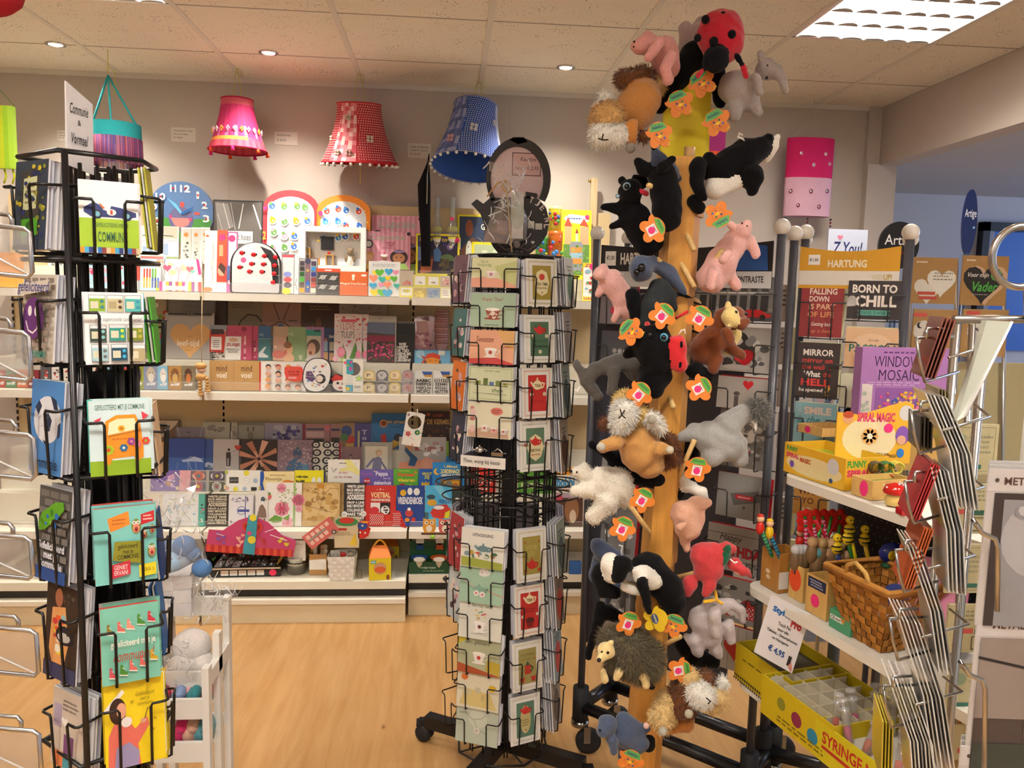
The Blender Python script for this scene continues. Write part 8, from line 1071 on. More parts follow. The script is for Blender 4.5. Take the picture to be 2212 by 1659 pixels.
HY=2.5;hr=root('card_stand','silver wire stand of kraft cards with heart shaped cards','card rack',(P(2070,900,HY+.1).x,HY+.1,0));SV=M('#b5b4b0','metal')
for u in(1966,2066,2170):bvc(hr,[P(u,560,HY+.06),P(u-10,1500,HY+.06)],.006,SV,'upright')
b=MB();q0,q1=P(1960,780,HY+.08),P(2178,1560,HY+.08);b.box(q0 .x-hr.location.x,HY+.08-hr.location.y,q1 .z,q1 .x-hr.location.x,HY+.085-hr.location.y,q0 .z,M('#b5ab84'));b.build('card_backing',hr)
heart_=lambda x,y,s,c:('h',x,y,s,c)
for u0,u1,v0,v1,ops,lb,c in((1962,2066,556,656,[('q',6,6,36,14,1,'#e8dcc4'),heart_(36,70,62,'#dcd8cc'),heart_(66,52,66,'#e2ded4'),('q',46,30,94,50,3,'#8a8478'),('r',14,74,54,81,'#b84a3a'),('r',18,84,58,91,'#b84a3a')],'kraft card pack with two white heart cards','#a47e48'),(2068,2176,552,660,[('q',6,6,30,13,1,'#e8dcc4'),heart_(54,54,94,'#c8a888'),heart_(46,54,88,'#1d1a18'),T('Voor mijn',12,34,58,46,'#efe8dc',.4,.3),T('Vader',24,52,80,72,'#4aa83e',1,.3),('c',74,38,12,'#5aa83e'),('q',24,76,62,80,1,'#a8a49c')],'kraft pack with black heart reading Voor mijn Vader','#a47e48'),(1962,2066,668,770,[('r',0,8,30,16,'#c8524a'),heart_(46,56,90,'#d8d4cc'),('c',16,34,7,'#1a1a1a'),('c',20,33,6,'#d8d4cc'),T('I LOVE YOU\nTO THE MOON',24,32,78,62,'#2a2826',.3)],'kraft pack with pale heart reading I love you to the moon','#ab8650'),(2068,2176,668,770,[('r',6,4,36,12,'#c8524a'),heart_(50,56,80,'#d0ccc4')],'kraft pack with grey heart under the Vader heart','#ab8650'),(1965,2066,850,950,[heart_(60,60,60,'#c8c4b4'),('q',10,10,60,20,1,'#e8dcc4')],'kraft pack behind the window mosaic box','#b0915c')):
 b=MB();p=P((u0+u1)/2,v1,HY);w_=(u1-u0)/F*HY;h=P(u0,v0,HY).z-P(u0,v1,HY).z;b.box(-w_/2,0,0,w_/2,.006,h,M(c));b.art(w_,h,ops);tag(b.build('card_pack',None,p),lb,'greeting card')
YB='#b7ad86'
for i in range(6):
 b=MB();v0=905+i*128;p=P(2095,v0+120,1.36);w_=124/F*1.36;h=.118/F*1.36*1000;b.box(-w_/2,0,0,w_/2,.006,h,M(YB));b.art(w_,h,[('q',30,10,90,36,3,'#8a8468'),('r',20,50,52,60,'#c0504a'),('r',55,52,96,62,'#2f5a44'),('c',20,84,8,'#8a6a3a'),('b',50,66,96,94,2,'#6a6448')]if i%2 else[('b',6,6,94,94,1,'#8a8468'),('q',40,20,90,60,4,'#9a9478'),('c',24,30,12,'#8a9a7a'),('r',20,80,70,88,'#2f6a5a')]);tag(b.build('olive_metal_card',None,p),'olive backed metal card hanging behind the silver rack, %s from top'%'first second third fourth fifth sixth'.split()[i],'metal card')
bvc(root('wire_upright','silver wire post carrying the olive backed cards','post',P(2100,1000,1.38)),[P(2100,700,1.38),Vector((P(2100,1500,1.38).x,1.38,0))],.006,SV,'rod')
E_=Vector((.245,-.9695,0));G_=Vector((.9695,.245,0));wr=root('shelf_stand','white three tier shelf stand with rounded ends and blue metal foot','shelf',(P(1700,1020,1.98).x,1.98,0));SHV={}
for k,(u,v,Y,L_,dd)in enumerate(((1682,1022,1.98,76e-2,.20),(1604,1258,2.02,.84,.27),(1583,1456,2.06,.9,.31))):
 O=P(u,v,Y);SHV[k]=O;b=MB();n=8;out=[(L_,0),(L_,dd),(.05,dd)]+[(.05-.05*math.sin(i*math.pi/2/n),dd-.05+.05*math.cos(i*math.pi/2/n))for i in range(1,n+1)]+[(.05-.05*math.cos(i*math.pi/2/n),.05-.05*math.sin(i*math.pi/2/n))for i in range(n+1)]
 top=[O+E_*a+G_*c-wr.location for a,c in out];bot=[p-Vector((0,0,.022))for p in top];n=len(out);b.add(top+bot,[tuple(range(n))[::-1],tuple(range(n,2*n))]+[(i,n+i,n+(i+1)%n,(i+1)%n)[::-1]for i in range(n)],M('#e9e6da','paint'));b.build('shelf',wr)
def SP(k,e,g_,z=0):return SHV[k]+E_*e+G_*g_+Vector((0,0,z))
def onsh(k,u,v):d=P(u,v,1)-Vector((0,0,CAMZ));return Vector((0,0,CAMZ))+d*((SHV[k].z-CAMZ)/d.z)+Vector((0,0,.0015))
az=math.atan2(E_.y,E_.x)
bl=M('#2f3f66','paint');p0=SP(2,.5,.36);b=MB();b.T=Matrix.Translation(-wr.location)
for e in(.08,.8):q=SP(1,e,.25);b=MB();b.T=Matrix.Translation(-wr.location);b.tube([Vector((q.x,q.y,.1)),q+Vector((0,0,.24))],.016,M(GY,'plastic'),12);b.build('upright',wr)
b=MB();b.T=Matrix.Translation(-wr.location);b.tube([Vector((SP(1,.05,-.02).x,SP(1,.05,-.02).y,.06)),Vector((p0 .x,p0 .y,.12))],.02,bl,12);b.build('foot',wr);castor(wr,SP(1,.0,-.04).x,SP(1,0,-.04).y)
b=MB();b.T=Matrix.Translation(SP(1,.10,.23)-wr.location)@Matrix.Rotation(az,4,'Z');b.box(0,-.0,.02,.85,.008,SHV[0].z-SHV[1].z-.03,M('#17171b'));b.art(.85,SHV[0].z-SHV[1].z-.05,[('d',1,4,99,96,42,12,.16,'#b8b8bc')],0,.02);b.build('pegboard',wr)
def obox(k,u,v,w_,d_,h,col,ops=(),ops2=(),lab='',nm='box',cat='box',open_=0,rot=0,dz=0,inner=None,wd='paper'):
 p=onsh(k,u,v)+Vector((0,0,dz));r=root(nm,lab,cat,p,(0,0,az+rot));b=MB();m_=M(col,wd);t=.004;
 if open_:b.box(0,0,0,w_,t,h,m_);b.box(0,d_-t,0,w_,d_,h,m_);b.box(0,t,0,t,d_-t,h,m_);b.box(w_-t,t,0,w_,d_-t,h,m_);b.box(t,t,0,w_-t,d_-t,t if not inner else h*.7,M(inner)if inner else m_)
 else:b.box(0,0,0,w_,d_,h,m_)
 b.art(w_,h,ops,0,0);b.T=Matrix.Translation((w_,0,0))@Matrix.Rotation(math.pi/2,4,'Z');b.L=0;b.art(d_,h,ops2,0,0);b.build('carton' if wd=='paper' else 'wooden_box',r);return r
FS=[T('FUNNY',4,8,48,30,'#3a9a3a',2),T('SPIRAL',4,36,58,58,'#d83a6a',2),T('MAGIC',62,40,98,60,'#c85a1e',2)]
obox(0,1692,1018,.225,.13,.078,'#e6b22a',[('e',50,60,46,34,'#ecd9a0'),T('FUNNY',4,8,24,24,'#3a9a3a',2),T('SPIRAL',4,30,26,46,'#d83a6a',2),T('MAGIC',28,36,46,52,'#c85a1e',2),('e',82,36,9,26,'#d8d6d4'),('e',15,66,4,12,'#7a5ab0'),('e',80,82,3,8,'#3a5a7a')],FS+[('r',0,66,100,100,'#e0a81e')],'yellow counter box lettered Funny Spiral Magic full of neon packs','display_box','display box',1,inner='#c8d83a')
b=MB();q0=onsh(0,1800,1000);a_,c_=P(1802,1000,1.90),P(1965,995,1.90);w_=(c_-a_).length;hh=P(1802,872,1.9).z-a_.z;b.prism([(0,0),(w_,0),(w_,hh*1.0),(w_*.9,hh*1.06),(w_*.3,hh*.82),(0,hh*.86)],0,.004,M('#e9b431'));b.art(w_,hh,[('e',44,58,36,36,'#ecdcae'),T('SPIRAL MAGIC',26,14,76,30,'#d83a6a',2),('e',90,14,9,13,'#d8d6d4'),('e',14,24,7,9,'#e2a47a'),('e',14,18,7,6,'#b84a2a'),('f',44,54,11,8,'#e8b06a','#fff4d8'),('c',68,40,6,'#ee2f7e'),('e',87,52,9,16,'#8a5ab8'),('e',86,60,6,8,'#e2ac8a'),('e',86,82,5,8,'#2a7ac8'),T('QTY:60pcs',48,82,80,92,'#5a3a1a',.6)],0);tag(b.build('header_card',None,a_),'yellow header card lettered Spiral Magic Qty 60pcs','sign')
obox(0,1720,990,.10,.11,.024,'#d8b068',[('e',40,50,12,40,'#ee2f7e')],(),'shallow wooden tray with pink dot on the yellow box','wooden_tray','tray',1,dz=.078,wd='wood')
obox(0,1838,1068,.065,.12,.045,'#d8b068',[('e',60,50,20,42,'#ee2f7e')],(),'open wooden tray of spiral clips beside the red mushrooms','wooden_tray','tray',1,wd='wood',inner='#7a8a3a')
for i,c in enumerate(('#5a4a2a','#3a7a3a','#d8c84a','#c84a1e','#a8401e','#7a6a3a')):b=MB();b.tube([Vector((.014*math.cos(t),.004*t/3,.014*math.sin(t)))for t in[k*.7 for k in range(26)]],.0022,M(c,'plastic'),5);tag(b.build('plastic_spiral',None,P(1898+(i%3)*22,1012+(i//3)*26,1.78)),'coloured plastic spiral coils heaped behind the mushrooms','spiral','plastic spiral coils')
for i,(u,v)in enumerate(((1930,1094),(1966,1090))):
 p=onsh(0,u,v);r=root('mushroom_figure',['red dotted wooden mushroom in front, left one','red dotted wooden mushroom behind, right one'][i],'figurine',p,group='red dotted mushrooms');b=MB();b.lathe([(.001,0),(.017,.002),(.02,.014),(.013,.032)],M('#e0c070','gloss'),18);b.build('stem',r);b=MB();b.lathe([(.022,.028),(.025,.032),(.02,.046),(.001,.053)],M('#c8241e','gloss'),20)
 for t in range(9):a=t*2.4;z=.034+.012*(t%3)/2;rr=(.0235,.0215,.014)[t%3];b.sph((rr*math.cos(a),rr*math.sin(a),z+.003*(t%3)),.0026,M('#f6f2ec','gloss'),6,4)
 b.build('cap',r)
p=onsh(0,1960,1112);b=MB();b.box(-.02,-.012,0,.022,.012,.014,M('#b81e26','gloss'));b.box(-.01,-.006,.014,.008,.006,.03,M('#e8c81e','gloss'));b.box(.01,-.006,.014,.016,.006,.034,M('#1e4aa8','gloss'));tag(b.build('toy_boat',None,p),'tiny red wooden boat with blue and yellow cabin','toy')
b=MB();a_=P(1850,945,2.02);c_=P(2038,945,2.02);w_=(c_-a_).length;hh=P(1850,750,2.02).z-a_.z;b.box(0,0,0,w_,.04,hh,M('#a876b4'));b.art(w_,hh,[('q',20,3,70,7,1,'#6a3a7a'),T('WINDOW',14,9,66,21,'#3a1f4a',-.2),T('MOSAIC',20,24,66,36,'#3a1f4a',-.2),('r',2,40,14,100,'#d8cfc8'),('q',4,37,68,42,2,'#c8a8d0'),('r',18,44,78,100,'#8f5aa4'),('n',20,46,76,100,150,2.6,['#e0b83a','#e8d08a','#c84a8a','#3a5ab0','#d88a3a'],3),('n',40,62,72,100,70,2.8,['#c83a6a','#e07a9a','#8a2a4a'],4),('n',2,46,14,98,14,2.5,['#b89ab8','#a8b8a8'],6)],0);tag(b.build('craft_kit_box',None,a_+Vector((0,0,0))),'purple box lettered Window Mosaic with mosaic cat picture','craft box');bb=MB();bb.box(0,0,0,w_,.04,a_.z-SHV[0].z,M('#c9a25c'));tag(bb.build('kraft_box',None,(a_.x,a_.y,SHV[0].z+.001)),'kraft box beneath the window mosaic box with moustache marks','box')
r=obox(1,1642,1262,.075,.075,.105,'#b07a36',[('e',38,56,12,6,'#e0c8a8'),('e',42,70,12,6,'#e0c8a8')],[('r',0,46,40,90,'#e8e2d8')],'brown wooden pen box at the left end of middle shelf','pen_box','pen holder',1,wd='wood')
obox(1,1702,1288,.055,.07,.09,'#d8ae62',[('e',42,42,42,34,'#e8501e')],(),'light wooden pen box with large orange disc','pen_box','pen holder',1,wd='wood');obox(1,1738,1318,.075,.07,.095,'#d8ae62',[('r',8,4,92,32,'#20284e'),('q',16,8,84,28,3,'#c8cce0'),('e',46,62,20,17,'#ee2f7e')],(),'light wooden pen box with navy label and pink dot','pen_box','pen holder',1,wd='wood')
obox(1,1790,1352,.07,.06,.045,'#4a9a70',[('r',4,30,64,56,'#e8ece4'),T('CE',8,34,26,52,'#222',1),('q',30,36,60,52,1,'#222')],(),'green translucent eraser boxes with white CE label','eraser_pack','eraser',wd='gloss');obox(1,1846,1374,.03,.03,.02,'#6f8fc0',(),(),'small pale blue eraser in front of the wicker basket','eraser','eraser',wd='plastic')
def pen(u0,v0,u1,v1,Y,c,head,hc,lab,st=None):
 p=P(u0,v0,Y);q=P(u1,v1,Y)-p;r=root('novelty_pen',lab,'pen',p,group='novelty pens in the wooden boxes');b=MB();b.tube([(0,0,0),q*.5,q],.0055,M(c,'gloss'),8)
 if st:[b.tube([q*(t/9.),q*(t/9.+.05)],.0059,M(st,'gloss'),8)for t in range(1,9)]
 b.build('barrel',r);b=MB()
 if head=='bee':b.sph(q*1.05,(.014,.012,.017),M('#e8c81e','gloss'));[b.tube([q*(1.05+dz)+Vector((.013*math.cos(t),.0115*math.sin(t),0))for t in[k*.8 for k in range(8)]],.002,M('#15151a','gloss'),5,True)for dz in(-.05,.05)];b.sph(q*1.05+Vector((0,0,.026)),.011,M('#e8c81e','gloss'));b.sph(q*1.05+Vector((-.004,-.01,.028)),.002,M('#111'));b.sph(q*1.05+Vector((.004,-.01,.028)),.002,M('#111'))
 elif head=='flower':
  for k in range(5):b.sph(q+Vector((.013*math.cos(k*1.26),0,.013*math.sin(k*1.26))),(.011,.004,.011),M(hc,'cloth'),10,6)
  b.sph(q+Vector((0,-.003,0)),(.005,.004,.005),M('#3a7a2a','cloth'),8,6)
 elif head=='fig':b.sph(q,(.011,.011,.018),M(hc,'gloss'));b.sph(q+Vector((0,0,.024)),.010,M('#e8b890','gloss'));b.sph(q+Vector((0,.001,.031)),(.009,.009,.006),M(hc,'gloss'))
 else:b.sph(q,(.016,.014,.026),M('#7a6040','wood'));b.sph(q+Vector((0,0,.03)),.014,M(hc,'gloss'))
 b.build('topper',r)
for i in range(9):pen(1745+i*8,1200,1738+(i*37)%92,1118+(i*17)%34,1.92,['#d82a6a','#3a9a3a','#c8283a'][i%3],'flower','#c8281e','red felt flower topped pen in the bunch at the back','#e8b0c0' if i%3==0 else None)
for i,(u,v)in enumerate(((1832,1168),(1868,1170),(1808,1188),(1836,1150))):pen(u+18,v+90,u,v,1.84,['#2a6a2a','#e0b81e','#1e2a6a','#e0c81e'][i],'bee','','bee topped pen standing right of the wooden figures')
for i,(u,v,hc)in enumerate(((1642,1140,'#c8281e'),(1662,1150,'#e0b81e'),(1728,1170,'#c8281e'),(1752,1176,'#e0b81e'))):pen(u+26 if i<2 else u-22,v+62,u,v,1.94,['#3aa84a','#2a8ab8','#2a8a3a','#2a7ab8'][i],'fig',hc,['red puppet topped green striped pen at far left','yellow puppet topped blue striped pen at far left','red puppet topped green pen leaning right','yellow puppet topped blue pen leaning right'][i],'#2a5a6a')
for i in range(8):u=1752+i*10;v=1196+(i*23)%44;pen(u,v+50,u+2,v,1.85,'#6a5436','mummy',['#b8946a','#5a9aa0','#a88a5a','#b08a6a'][i%4],'carved brown figure pen with round head in front box')
for i in range(3):pen(1720+i*8,1240,1718+i*9,1212,1.9,'#1e2a5a','x','#c8c8cc','silver tipped dark pen beside the carved figure pens')
p=onsh(1,1890,1405);r=root('wicker_basket','brown woven seagrass basket with rope rim and handle','basket',p+Vector((.04,.05,0)),(0,0,az));b=MB();weave(b,.11,.19,.10,.16,.15,8,9,[M('#a8702c','wicker'),M('#b9813a','wicker'),M('#94602a','wicker')]);b.box(-.055,-.05,0,.055,.05,.003,M('#94602a','wicker'));b.build('basket_body',r)
b=MB();rp=[(-.096,-.081),(.096,-.081),(.096,.081),(-.096,.081)];b.tube([(x,y,.152)for x,y in rp],.007,M('#b9823e','wicker'),8,True);b.tube([(x*1.02,y*1.02,.145)for x,y in rp],.005,M('#94602a','wicker'),8,True);b.build('rim',r);b=MB();b.tube([(-.03,-.08,.15),(-.025,-.085,.175),(0,-.085,.188),(.03,-.085,.175),(.04,-.08,.15)],.005,M('#c9a05a','wicker'),7);b.build('handle',r)
b=MB();b.box(0,0,0,.14,.01,.17,M('#d888a8'));b.art(.14,.17,[('c',50,60,20,'#2a3a8a'),('t','dvis',20,82,60,92,'#f0e8f0',1),('k',60,30,14,'#e8d8e8')]);tag(b.build('picture_book',None,p+Vector((.05,.03,.04)),(-.3,0,az+.5)),'pink and blue activity book standing in the wicker basket','book')
p=P(1925,1195,1.75);b=MB();b.sph((0,0,0),(.03,.02,.026),M('#1c2f86','gloss'));b.sph((-.008,-.018,0),(.01,.004,.012),M('#e8c020','gloss'));b.sph((0,0,-.03),(.022,.015,.01),M('#1a5a3a','gloss'));tag(b.build('hanging_ornament',None,p),'blue and gold fish ornament hanging before the pegboard','ornament')
b=MB();a_,c_=P(1652,1280,1.91),P(1731,1322,1.84);w_=(c_-a_).xy.length;hh=P(1652,1280,1.93).z-P(1652,1400,1.93).z;b.T=Matrix.Translation(P(1628,1408,1.90))@Matrix.Rotation(math.atan2(c_.y-a_.y,c_.x-a_.x),4,'Z')@Matrix.Rotation(.22,4,'Y');w_*=1.08;b.box(0,0,0,w_,.001,hh*1.12,M('#e6e4e6'));b.art(w_,hh*1.12,[T('Stylus',14,14,62,26,'#1e6ab0',2.5),T('Pro',64,20,90,34,'#b82a34',2.5),T('Touch Pen',36,34,68,40,'#222'),T('voor alle',38,43,66,48,'#222'),T('Tablets - Smartphones',14,51,92,57,'#222'),T('en Navigatie',32,60,74,65,'#222'),T('€ 4,95',30,74,72,86,'#1a4a8a',1.5),('r',82,76,90,92,'#2a2a2e'),('p',rev([86,92,92,84,98,94,96,99]),'#d88a7a')],0);tag(b.build('price_sign',None),'white paper sign lettered Stylus Pro hanging from the middle shelf','sign')
YL='#c9b014'
ck=[('r',i*4,86,i*4+2,93,'#1c1c20')for i in range(25)]+[('r',i*4+2,93,i*4+4,100,'#1c1c20')for i in range(25)]
obox(2,1586,1462,.24,.18,.10,YL,[('q',10,30,90,40,1,'#6a5c10')]+ck,(),'yellow carton with checkered edge at far end of lower shelf','display_carton','display box',1,dz=0,inner='#4a4438')
obox(2,1642,1538,.26,.22,.10,'#cdb516',[('c',30,40,6,'#8a8a2a'),('c',52,50,7,'#8a2a4a'),('c',74,60,7,'#2a8ab0'),('q',20,70,90,90,2,'#7a6a10')],(),'yellow divided carton with coloured dots, mostly empty','display_carton','display box',1,inner='#a89a7c')
sr_=obox(2,1757,1632,.30,.24,.09,'#cfc21a',[T('SYRINGE MARKER',8,18,92,50,'#b8281e',1.2),('p',rev([8,56,90,62,60,70,8,64]),'#b8281e')],(),'lime yellow carton lettered Syringe Marker full of pens','display_carton','display box',1,inner='#dcd8d0')
b=MB();b.T=Matrix.Rotation(.0,4,'Z');b.box(.02,.22,.08,.30,.224,.26,M('#b8bc1a'));b.art(.28,.18,[('e',60,50,26,40,'#b0203a'),T('SYRINGE\nMARKER',42,34,80,66,'#d8b84a',1)],.02,.08,.22);b.build('header_flap',sr_)
b=MB();
for i in range(5):b.box(.02+i*.05,.01,.07,.022+i*.05,.2,.10,M('#d8cfb8'))
for j in range(4):b.box(.01,.03+j*.045,.07,.25,.032+j*.045,.10,M('#cfc4aa'))
c2=[o for o in COL.objects if o.get('label','').startswith('yellow divided')][0];b.build('cardboard_divider',c2)
gl=film('clear_plastic',.35,'#f4f4f4',.05)
for i in range(14):
 x=.03+(i%5)*.045;y=.03+(i//5)*.06;pc_=sr_.location+Matrix.Rotation(az,3,'Z')@Vector((x,y,.066));r=root('syringe_pen','syringe shaped marker pen with coloured ink standing in carton','pen',pc_,(random.Random(i).uniform(-.25,.1),random.Random(i+50).uniform(-.25,.25),0),group='syringe shaped marker pens');b=MB();b.lathe([(.009,0),(.009,.07),(.013,.072),(.013,.076),(.006,.078),(.005,.09),(.012,.092),(.011,.097),(.001,.098)],gl,12);b.build('barrel',r);b=MB();b.lathe([(.001,.002),(.0075,.003),(.0075,.035),(.001,.037)],M(['#f0501e','#e8307a','#f0601e','#d8d83a'][i%4],'gloss'),10);b.build('ink',r)
b=MB();b.box(0,0,0,.17,.13,.09,M('#d8cfb8'));b.art(.17,.09,[('b',0,0,100,100,2,'#222'),('n',6,6,94,50,14,7,['#c8b81e','#c84a1e','#e8e4d8','#2a2a2a'],4),('q',20,60,80,90,2,'#3a3a3a')]);tag(b.build('carton',None,Vector((P(1690,1700,1.75).x,1.72,0.28)),(0,0,-.5)),'patterned carton on the blue foot below lower shelf','box')
RY=1.15;fr_=root('wire_rack','silver wire rack in the right foreground holding metal cards','card rack',(P(2130,1659,RY+.1).x,RY+.1,0));b=MB();b.T=Matrix.Translation(-fr_.location);FP=P(2130,700,RY+.1)
for u in(2066,2130):q=P(u,700,RY+.1);b.tube([Vector((q.x,q.y,0)),q],.007,SV,10)
b.tube([P(2060,690,RY+.1),P(2300,690,RY+.1)],.007,SV,10);b.tube([Vector((FP.x-.2,FP.y,.02)),Vector((FP.x+.25,FP.y,.02))],.012,SV,10);b.tube([P(2250,690,RY+.12),Vector((P(2250,690,RY+.12).x,RY+.12,0))],.012,M('#d8d4cc','paint'),12);b.build('frame',fr_)
b=MB();b.T=Matrix.Translation(-fr_.location);c=P(2205,555,RY);rr=68/F*RY;b.tube([c+Vector((rr*math.cos(t),0,rr*math.sin(t)))for t in[k*math.pi/16 for k in range(32)]],.0055,SV,10,True);b.tube([c+Vector((.015,0,-rr)),P(2220,690,RY+.1)],.0055,SV,8);b.build('ring_handle',fr_)
def slabs(u0,v0,u1,v1,n,du,Y,col,lab,grp,curve=0,dp=.09):
 for i in range(n):
  a_,c_=P(u0+i*du,v0+i*2,Y),P(u1+i*du,v1+i*1.5,Y);m_=(a_+c_)/2+Vector((curve,0,0));b=MB();t=Vector((.0012,0,0));d=Vector((.035,dp,0));vs=[]
  for p in(c_,m_,a_):vs+=[p-t-c_,p+t-c_,p+t+d-c_,p-t+d-c_]
  b.add(vs,[(0,1,5,4),(4,5,9,8),(1,2,6,5),(5,6,10,9),(2,3,7,6),(6,7,11,10),(3,0,4,7),(7,4,8,11),(8,9,10,11),(0,3,2,1)],M(col[i%len(col)],'gloss'));tag(b.build('metal_card',None,c_),lab,'metal card',grp)
w3=['#d6d4cc','#b9b4a6','#e2e0da','#8f8c88']
for u0,v0,u1,v1,n,du,col,lab,cv,dz in((2040,685,1995,815,4,8,['#7a4436','#8a5040'],'dark red edged cards leaning at the top left of silver rack',0,0),(2000,850,2070,1096,6,9,w3,'white edged metal cards fanned in the second silver pocket',.012,0),(2028,840,2030,900,4,7,['#b0a070','#8a8060'],'tan edged cards behind the fanned white ones',0,.08),(2012,1002,1965,1122,4,6,['#a83030','#c04440'],'red edged cards in the third silver pocket',0,0),(2012,1010,2050,1280,5,9,w3,'white edged metal cards in the third silver pocket',.01,0),(1998,1140,1952,1272,4,6,['#b85a30','#c86a3a'],'orange edged cards in the fourth silver pocket',0,0),(1962,1180,2030,1455,4,9,w3,'white edged metal cards in the fourth silver pocket',.01,0),(1943,1340,2018,1660,6,9,w3,'grey white metal cards in the fifth silver pocket',.01,0),(1925,1480,1975,1720,7,8,w3,'white edged metal cards in the lowest silver pocket',.012,0),(1990,900,1988,975,4,8,['#3a342c','#5a5448'],'dark edged cards behind the second silver pocket',0,.05),(1908,1560,1904,1690,4,7,['#c8b43a','#b8a42e'],'yellow edged cards at the bottom of the silver rack',0,.02)):slabs(u0,v0,u1,v1,n,du,RY-.05+dz,col,lab,lab+' ',cv)
for u,v,w2,h2 in((1980,730,80,95),(1968,888,85,92),(1955,1040,88,90),(1935,1188,90,90),(1922,1336,90,90),(1908,1482,92,90)):
 b=MB();b.T=Matrix.Translation(-fr_.location);Y=RY-.06;Q=lambda a,c,d=0:P(a,c,Y+d);b.tube([Q(u+w2,v-4,.12),Q(u,v),Q(u+6,v+h2*.5),Q(u+18,v+h2),Q(u+90,v+h2-22,.06)],.0023,SV,7);b.tube([Q(u+70,v+h2*.45),Q(u+170,v+12,.08),Q(u+130,v-20,.16)],.0023,SV,7);b.tube([Q(u+20,v+2),Q(u+22,v-20),Q(u+60,v-22,.05)],.0023,SV,7);b.build('wire_pocket',fr_)
b=MB();p4=[P(2066,910,RY-.05),P(2085,900,RY-.05),P(2186,695,RY-.02),P(2132,692,RY-.02)];b.add(p4+[q+Vector((0,.012,0))for q in p4],[(0,1,2,3),(7,6,5,4),(0,4,5,1),(1,5,6,2),(2,6,7,3),(3,7,4,0)],M('#b8bcae','gloss'));b.tube([p4[1],p4[2]],.002,M('#f0f0f0','gloss'),6);tag(b.build('wrapped_card',None),'long slanted cellophane wrapped card in the top silver pocket','card');MC_=[('r',0,0,100,14,'#c9c4c2'),T('METAL CARD',13,5,66,10,'#5a4238',1),('c',7,7,1.8,'#4a423e')]
for i,(v0,v1,u,ops,lab)in enumerate(((1012,1350,2106,[('r',6,15,100,100,'#3a302c'),('r',14,19,100,100,'#8f8d90'),('e',50,44,36,26,'#a9a7aa'),('n',16,19,60,34,16,9,['#77757a','#b8b6ba','#8a888c'],3),('l',[34,40,48,38,56,41],2,'#3a3838'),('e',56,58,12,6,'#33302f'),('e',56,58,9,2.4,'#e8e6e6')],'large grey metal card with laughing face portrait'),(1318,1700,2078,[('r',4,15,100,100,'#4a3f3a'),('r',4,15,60,60,'#8d8078'),('l',[4,26,50,32],2.5,'#2a2220'),('r',46,15,52,70,'#5a4c44'),('e',84,60,34,36,'#2a2421'),('e',92,46,10,10,'#8a5a44'),('r',4,74,100,100,'#3a4038')],'large brown metal card of window scene and dark figure'),(1612,1900,2050,[],'metal card header at the bottom right corner'))):
 p=P(u,v1,RY-.22);w_=.155;h=P(u,v0,RY-.22).z-p.z
 for j in range(3):
  b=MB();b.box(0,0,0,w_,.0016,h,M('#c4c0bc','gloss'));
  if j==0:b.art(w_,h,MC_+ops,0)
  tag(b.build('metal_sign_card',None,p+Vector((.004*j,.006*j,.004*j)),(0,0,-.1)),lab if j==0 else 'thin spare metal card stacked behind a large metal card','metal card',None if j==0 else 'spare metal cards')
 Q=lambda a,c,d=0:P(a,c,RY-.25+d)-fr_.location;b=MB();b.tube([Q(u+10,v0+130,.03),Q(u-4,v0+112),Q(u+16,v0+140),Q(u+44,v0+152),Q(u+50,v0+170),Q(u+48,v1-30)],.003,SV,8);b.build('wire_pocket',fr_)
def disc(u,v,w2,h2,Y,lab,col,ops,stem):s=Y/F;b=MB();b.prism([(w2*s*math.cos(t),h2*s*math.sin(t))for t in[k*math.pi/20 for k in range(40)]],0,.01,M(col,'plastic'));b.art(2*w2*s,2*h2*s,ops,None,-h2*s);b.tube([(0,.005,-h2*s*.95),(0,.005,-P(u,v,Y).z)],.012,M('#2a3a5a','plastic'),8);tag(b.build('round_sign',None,P(u,v,Y)),lab,'sign')
disc(1942,530,47,52,3.0,'round black sign lettered Artige behind the yellow stand','#1b1719',[T('Artige',14,28,90,56,'#f0eeee',.2),T('leuke woonkaarten',18,62,84,68,'#a83030',.3)],1)
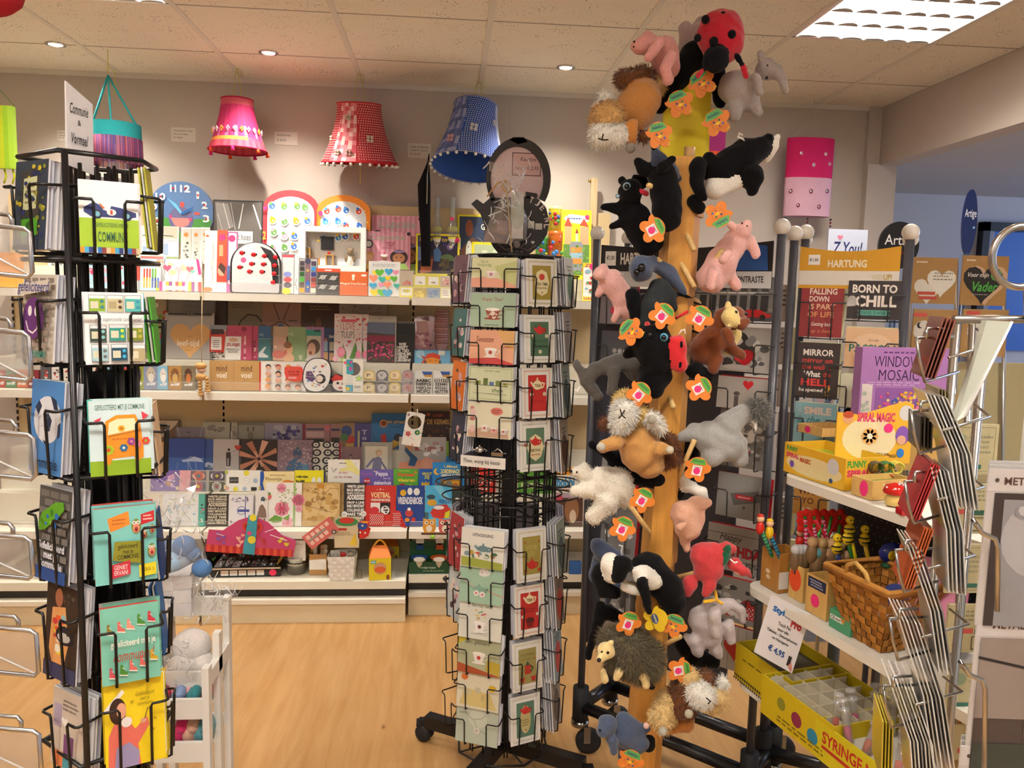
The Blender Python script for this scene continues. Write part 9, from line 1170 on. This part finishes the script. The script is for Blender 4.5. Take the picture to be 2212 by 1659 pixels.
disc(2095,480,17,72,3.4,'tall narrow blue oval sign lettered Artige','#1a2a5a',[T('Artige',12,30,92,46,'#f0f2f8',.3),('c',80,58,8,'#8ab0e0')],1)
b=MB();s=3.2/F;b.box(-45*s,0,-45*s,45*s,.01,45*s,M('#d4dcf0','gloss'));b.art(90*s,90*s,[T('Z You!',12,30,88,62,'#1f2f6a',.6,.2),('h',30,20,14,'#d87a9a')],None,-45*s);b.tube([(0,.02,-45*s),(0,.02,-P(1830,540,3.2).z)],.008,SV,8);tag(b.build('display_bag',None,P(1830,540,3.2)),'white glossy bag with blue writing and pink heart','bag')
b=MB();q0,q1=P(2118,480,5.28),P(2420,480,5.28);b.box(q0 .x,5.24,0,q0 .x+.05,5.3,q0 .z,M('#10131c'));b.box(q0 .x,5.24,q0 .z-.06,q1 .x,5.3,q0 .z,M('#10131c'));b.box(q0 .x+.05,5.27,1.3,q1 .x,5.3,q0 .z-.06,emis('dusk_glass','#1c4f9c',.22));b.box(q0 .x+.05,5.25,0,q0 .x+.09,5.29,q0 .z-.06,M('#8a8f9c'));struct(b.build('window_1'))
p=P(2185,620,3.6);area('daylight',(5.4,3.6,2.1),1.6,34,(.45,.62,1.0),(math.radians(75),0,math.radians(80)))
for i in range(5):u=1820+i*66;b=MB();b.box(-.1,0,0,.1,.02,.3,M(['#a8b0c0','#8a98b8','#c8ccd8','#7a88a8','#b0b8c8'][i]));b.art(.2,.3,[('n',5,5,95,95,20,9,['#e8e8ee','#5a6a8a','#2a3a5a','#c8a8b0'],i)]);tag(b.build('stocked_card',None,Vector((P(u,640,3.5).x,3.5,.95))),'card display in the bluish room beyond, %s from left'%'first second third fourth fifth'.split()[i],'card')
b=MB();b.box(P(1790,600,3.5).x,3.48,0,P(2200,600,3.5).x,3.8,.948,M('#8a94a8','paint'));tag(b.build('display_counter',None),'grey display counter in the bluish room beyond the stands','counter')
p=P(4,14,1.3);b=MB();b.sph((-.03,0,.02),(.06,.05,.035),M('#b02a34','cloth'));tag(b.build('hanging_ornament',None,p),'dark red fabric ornament cut off in the top left corner','ornament')
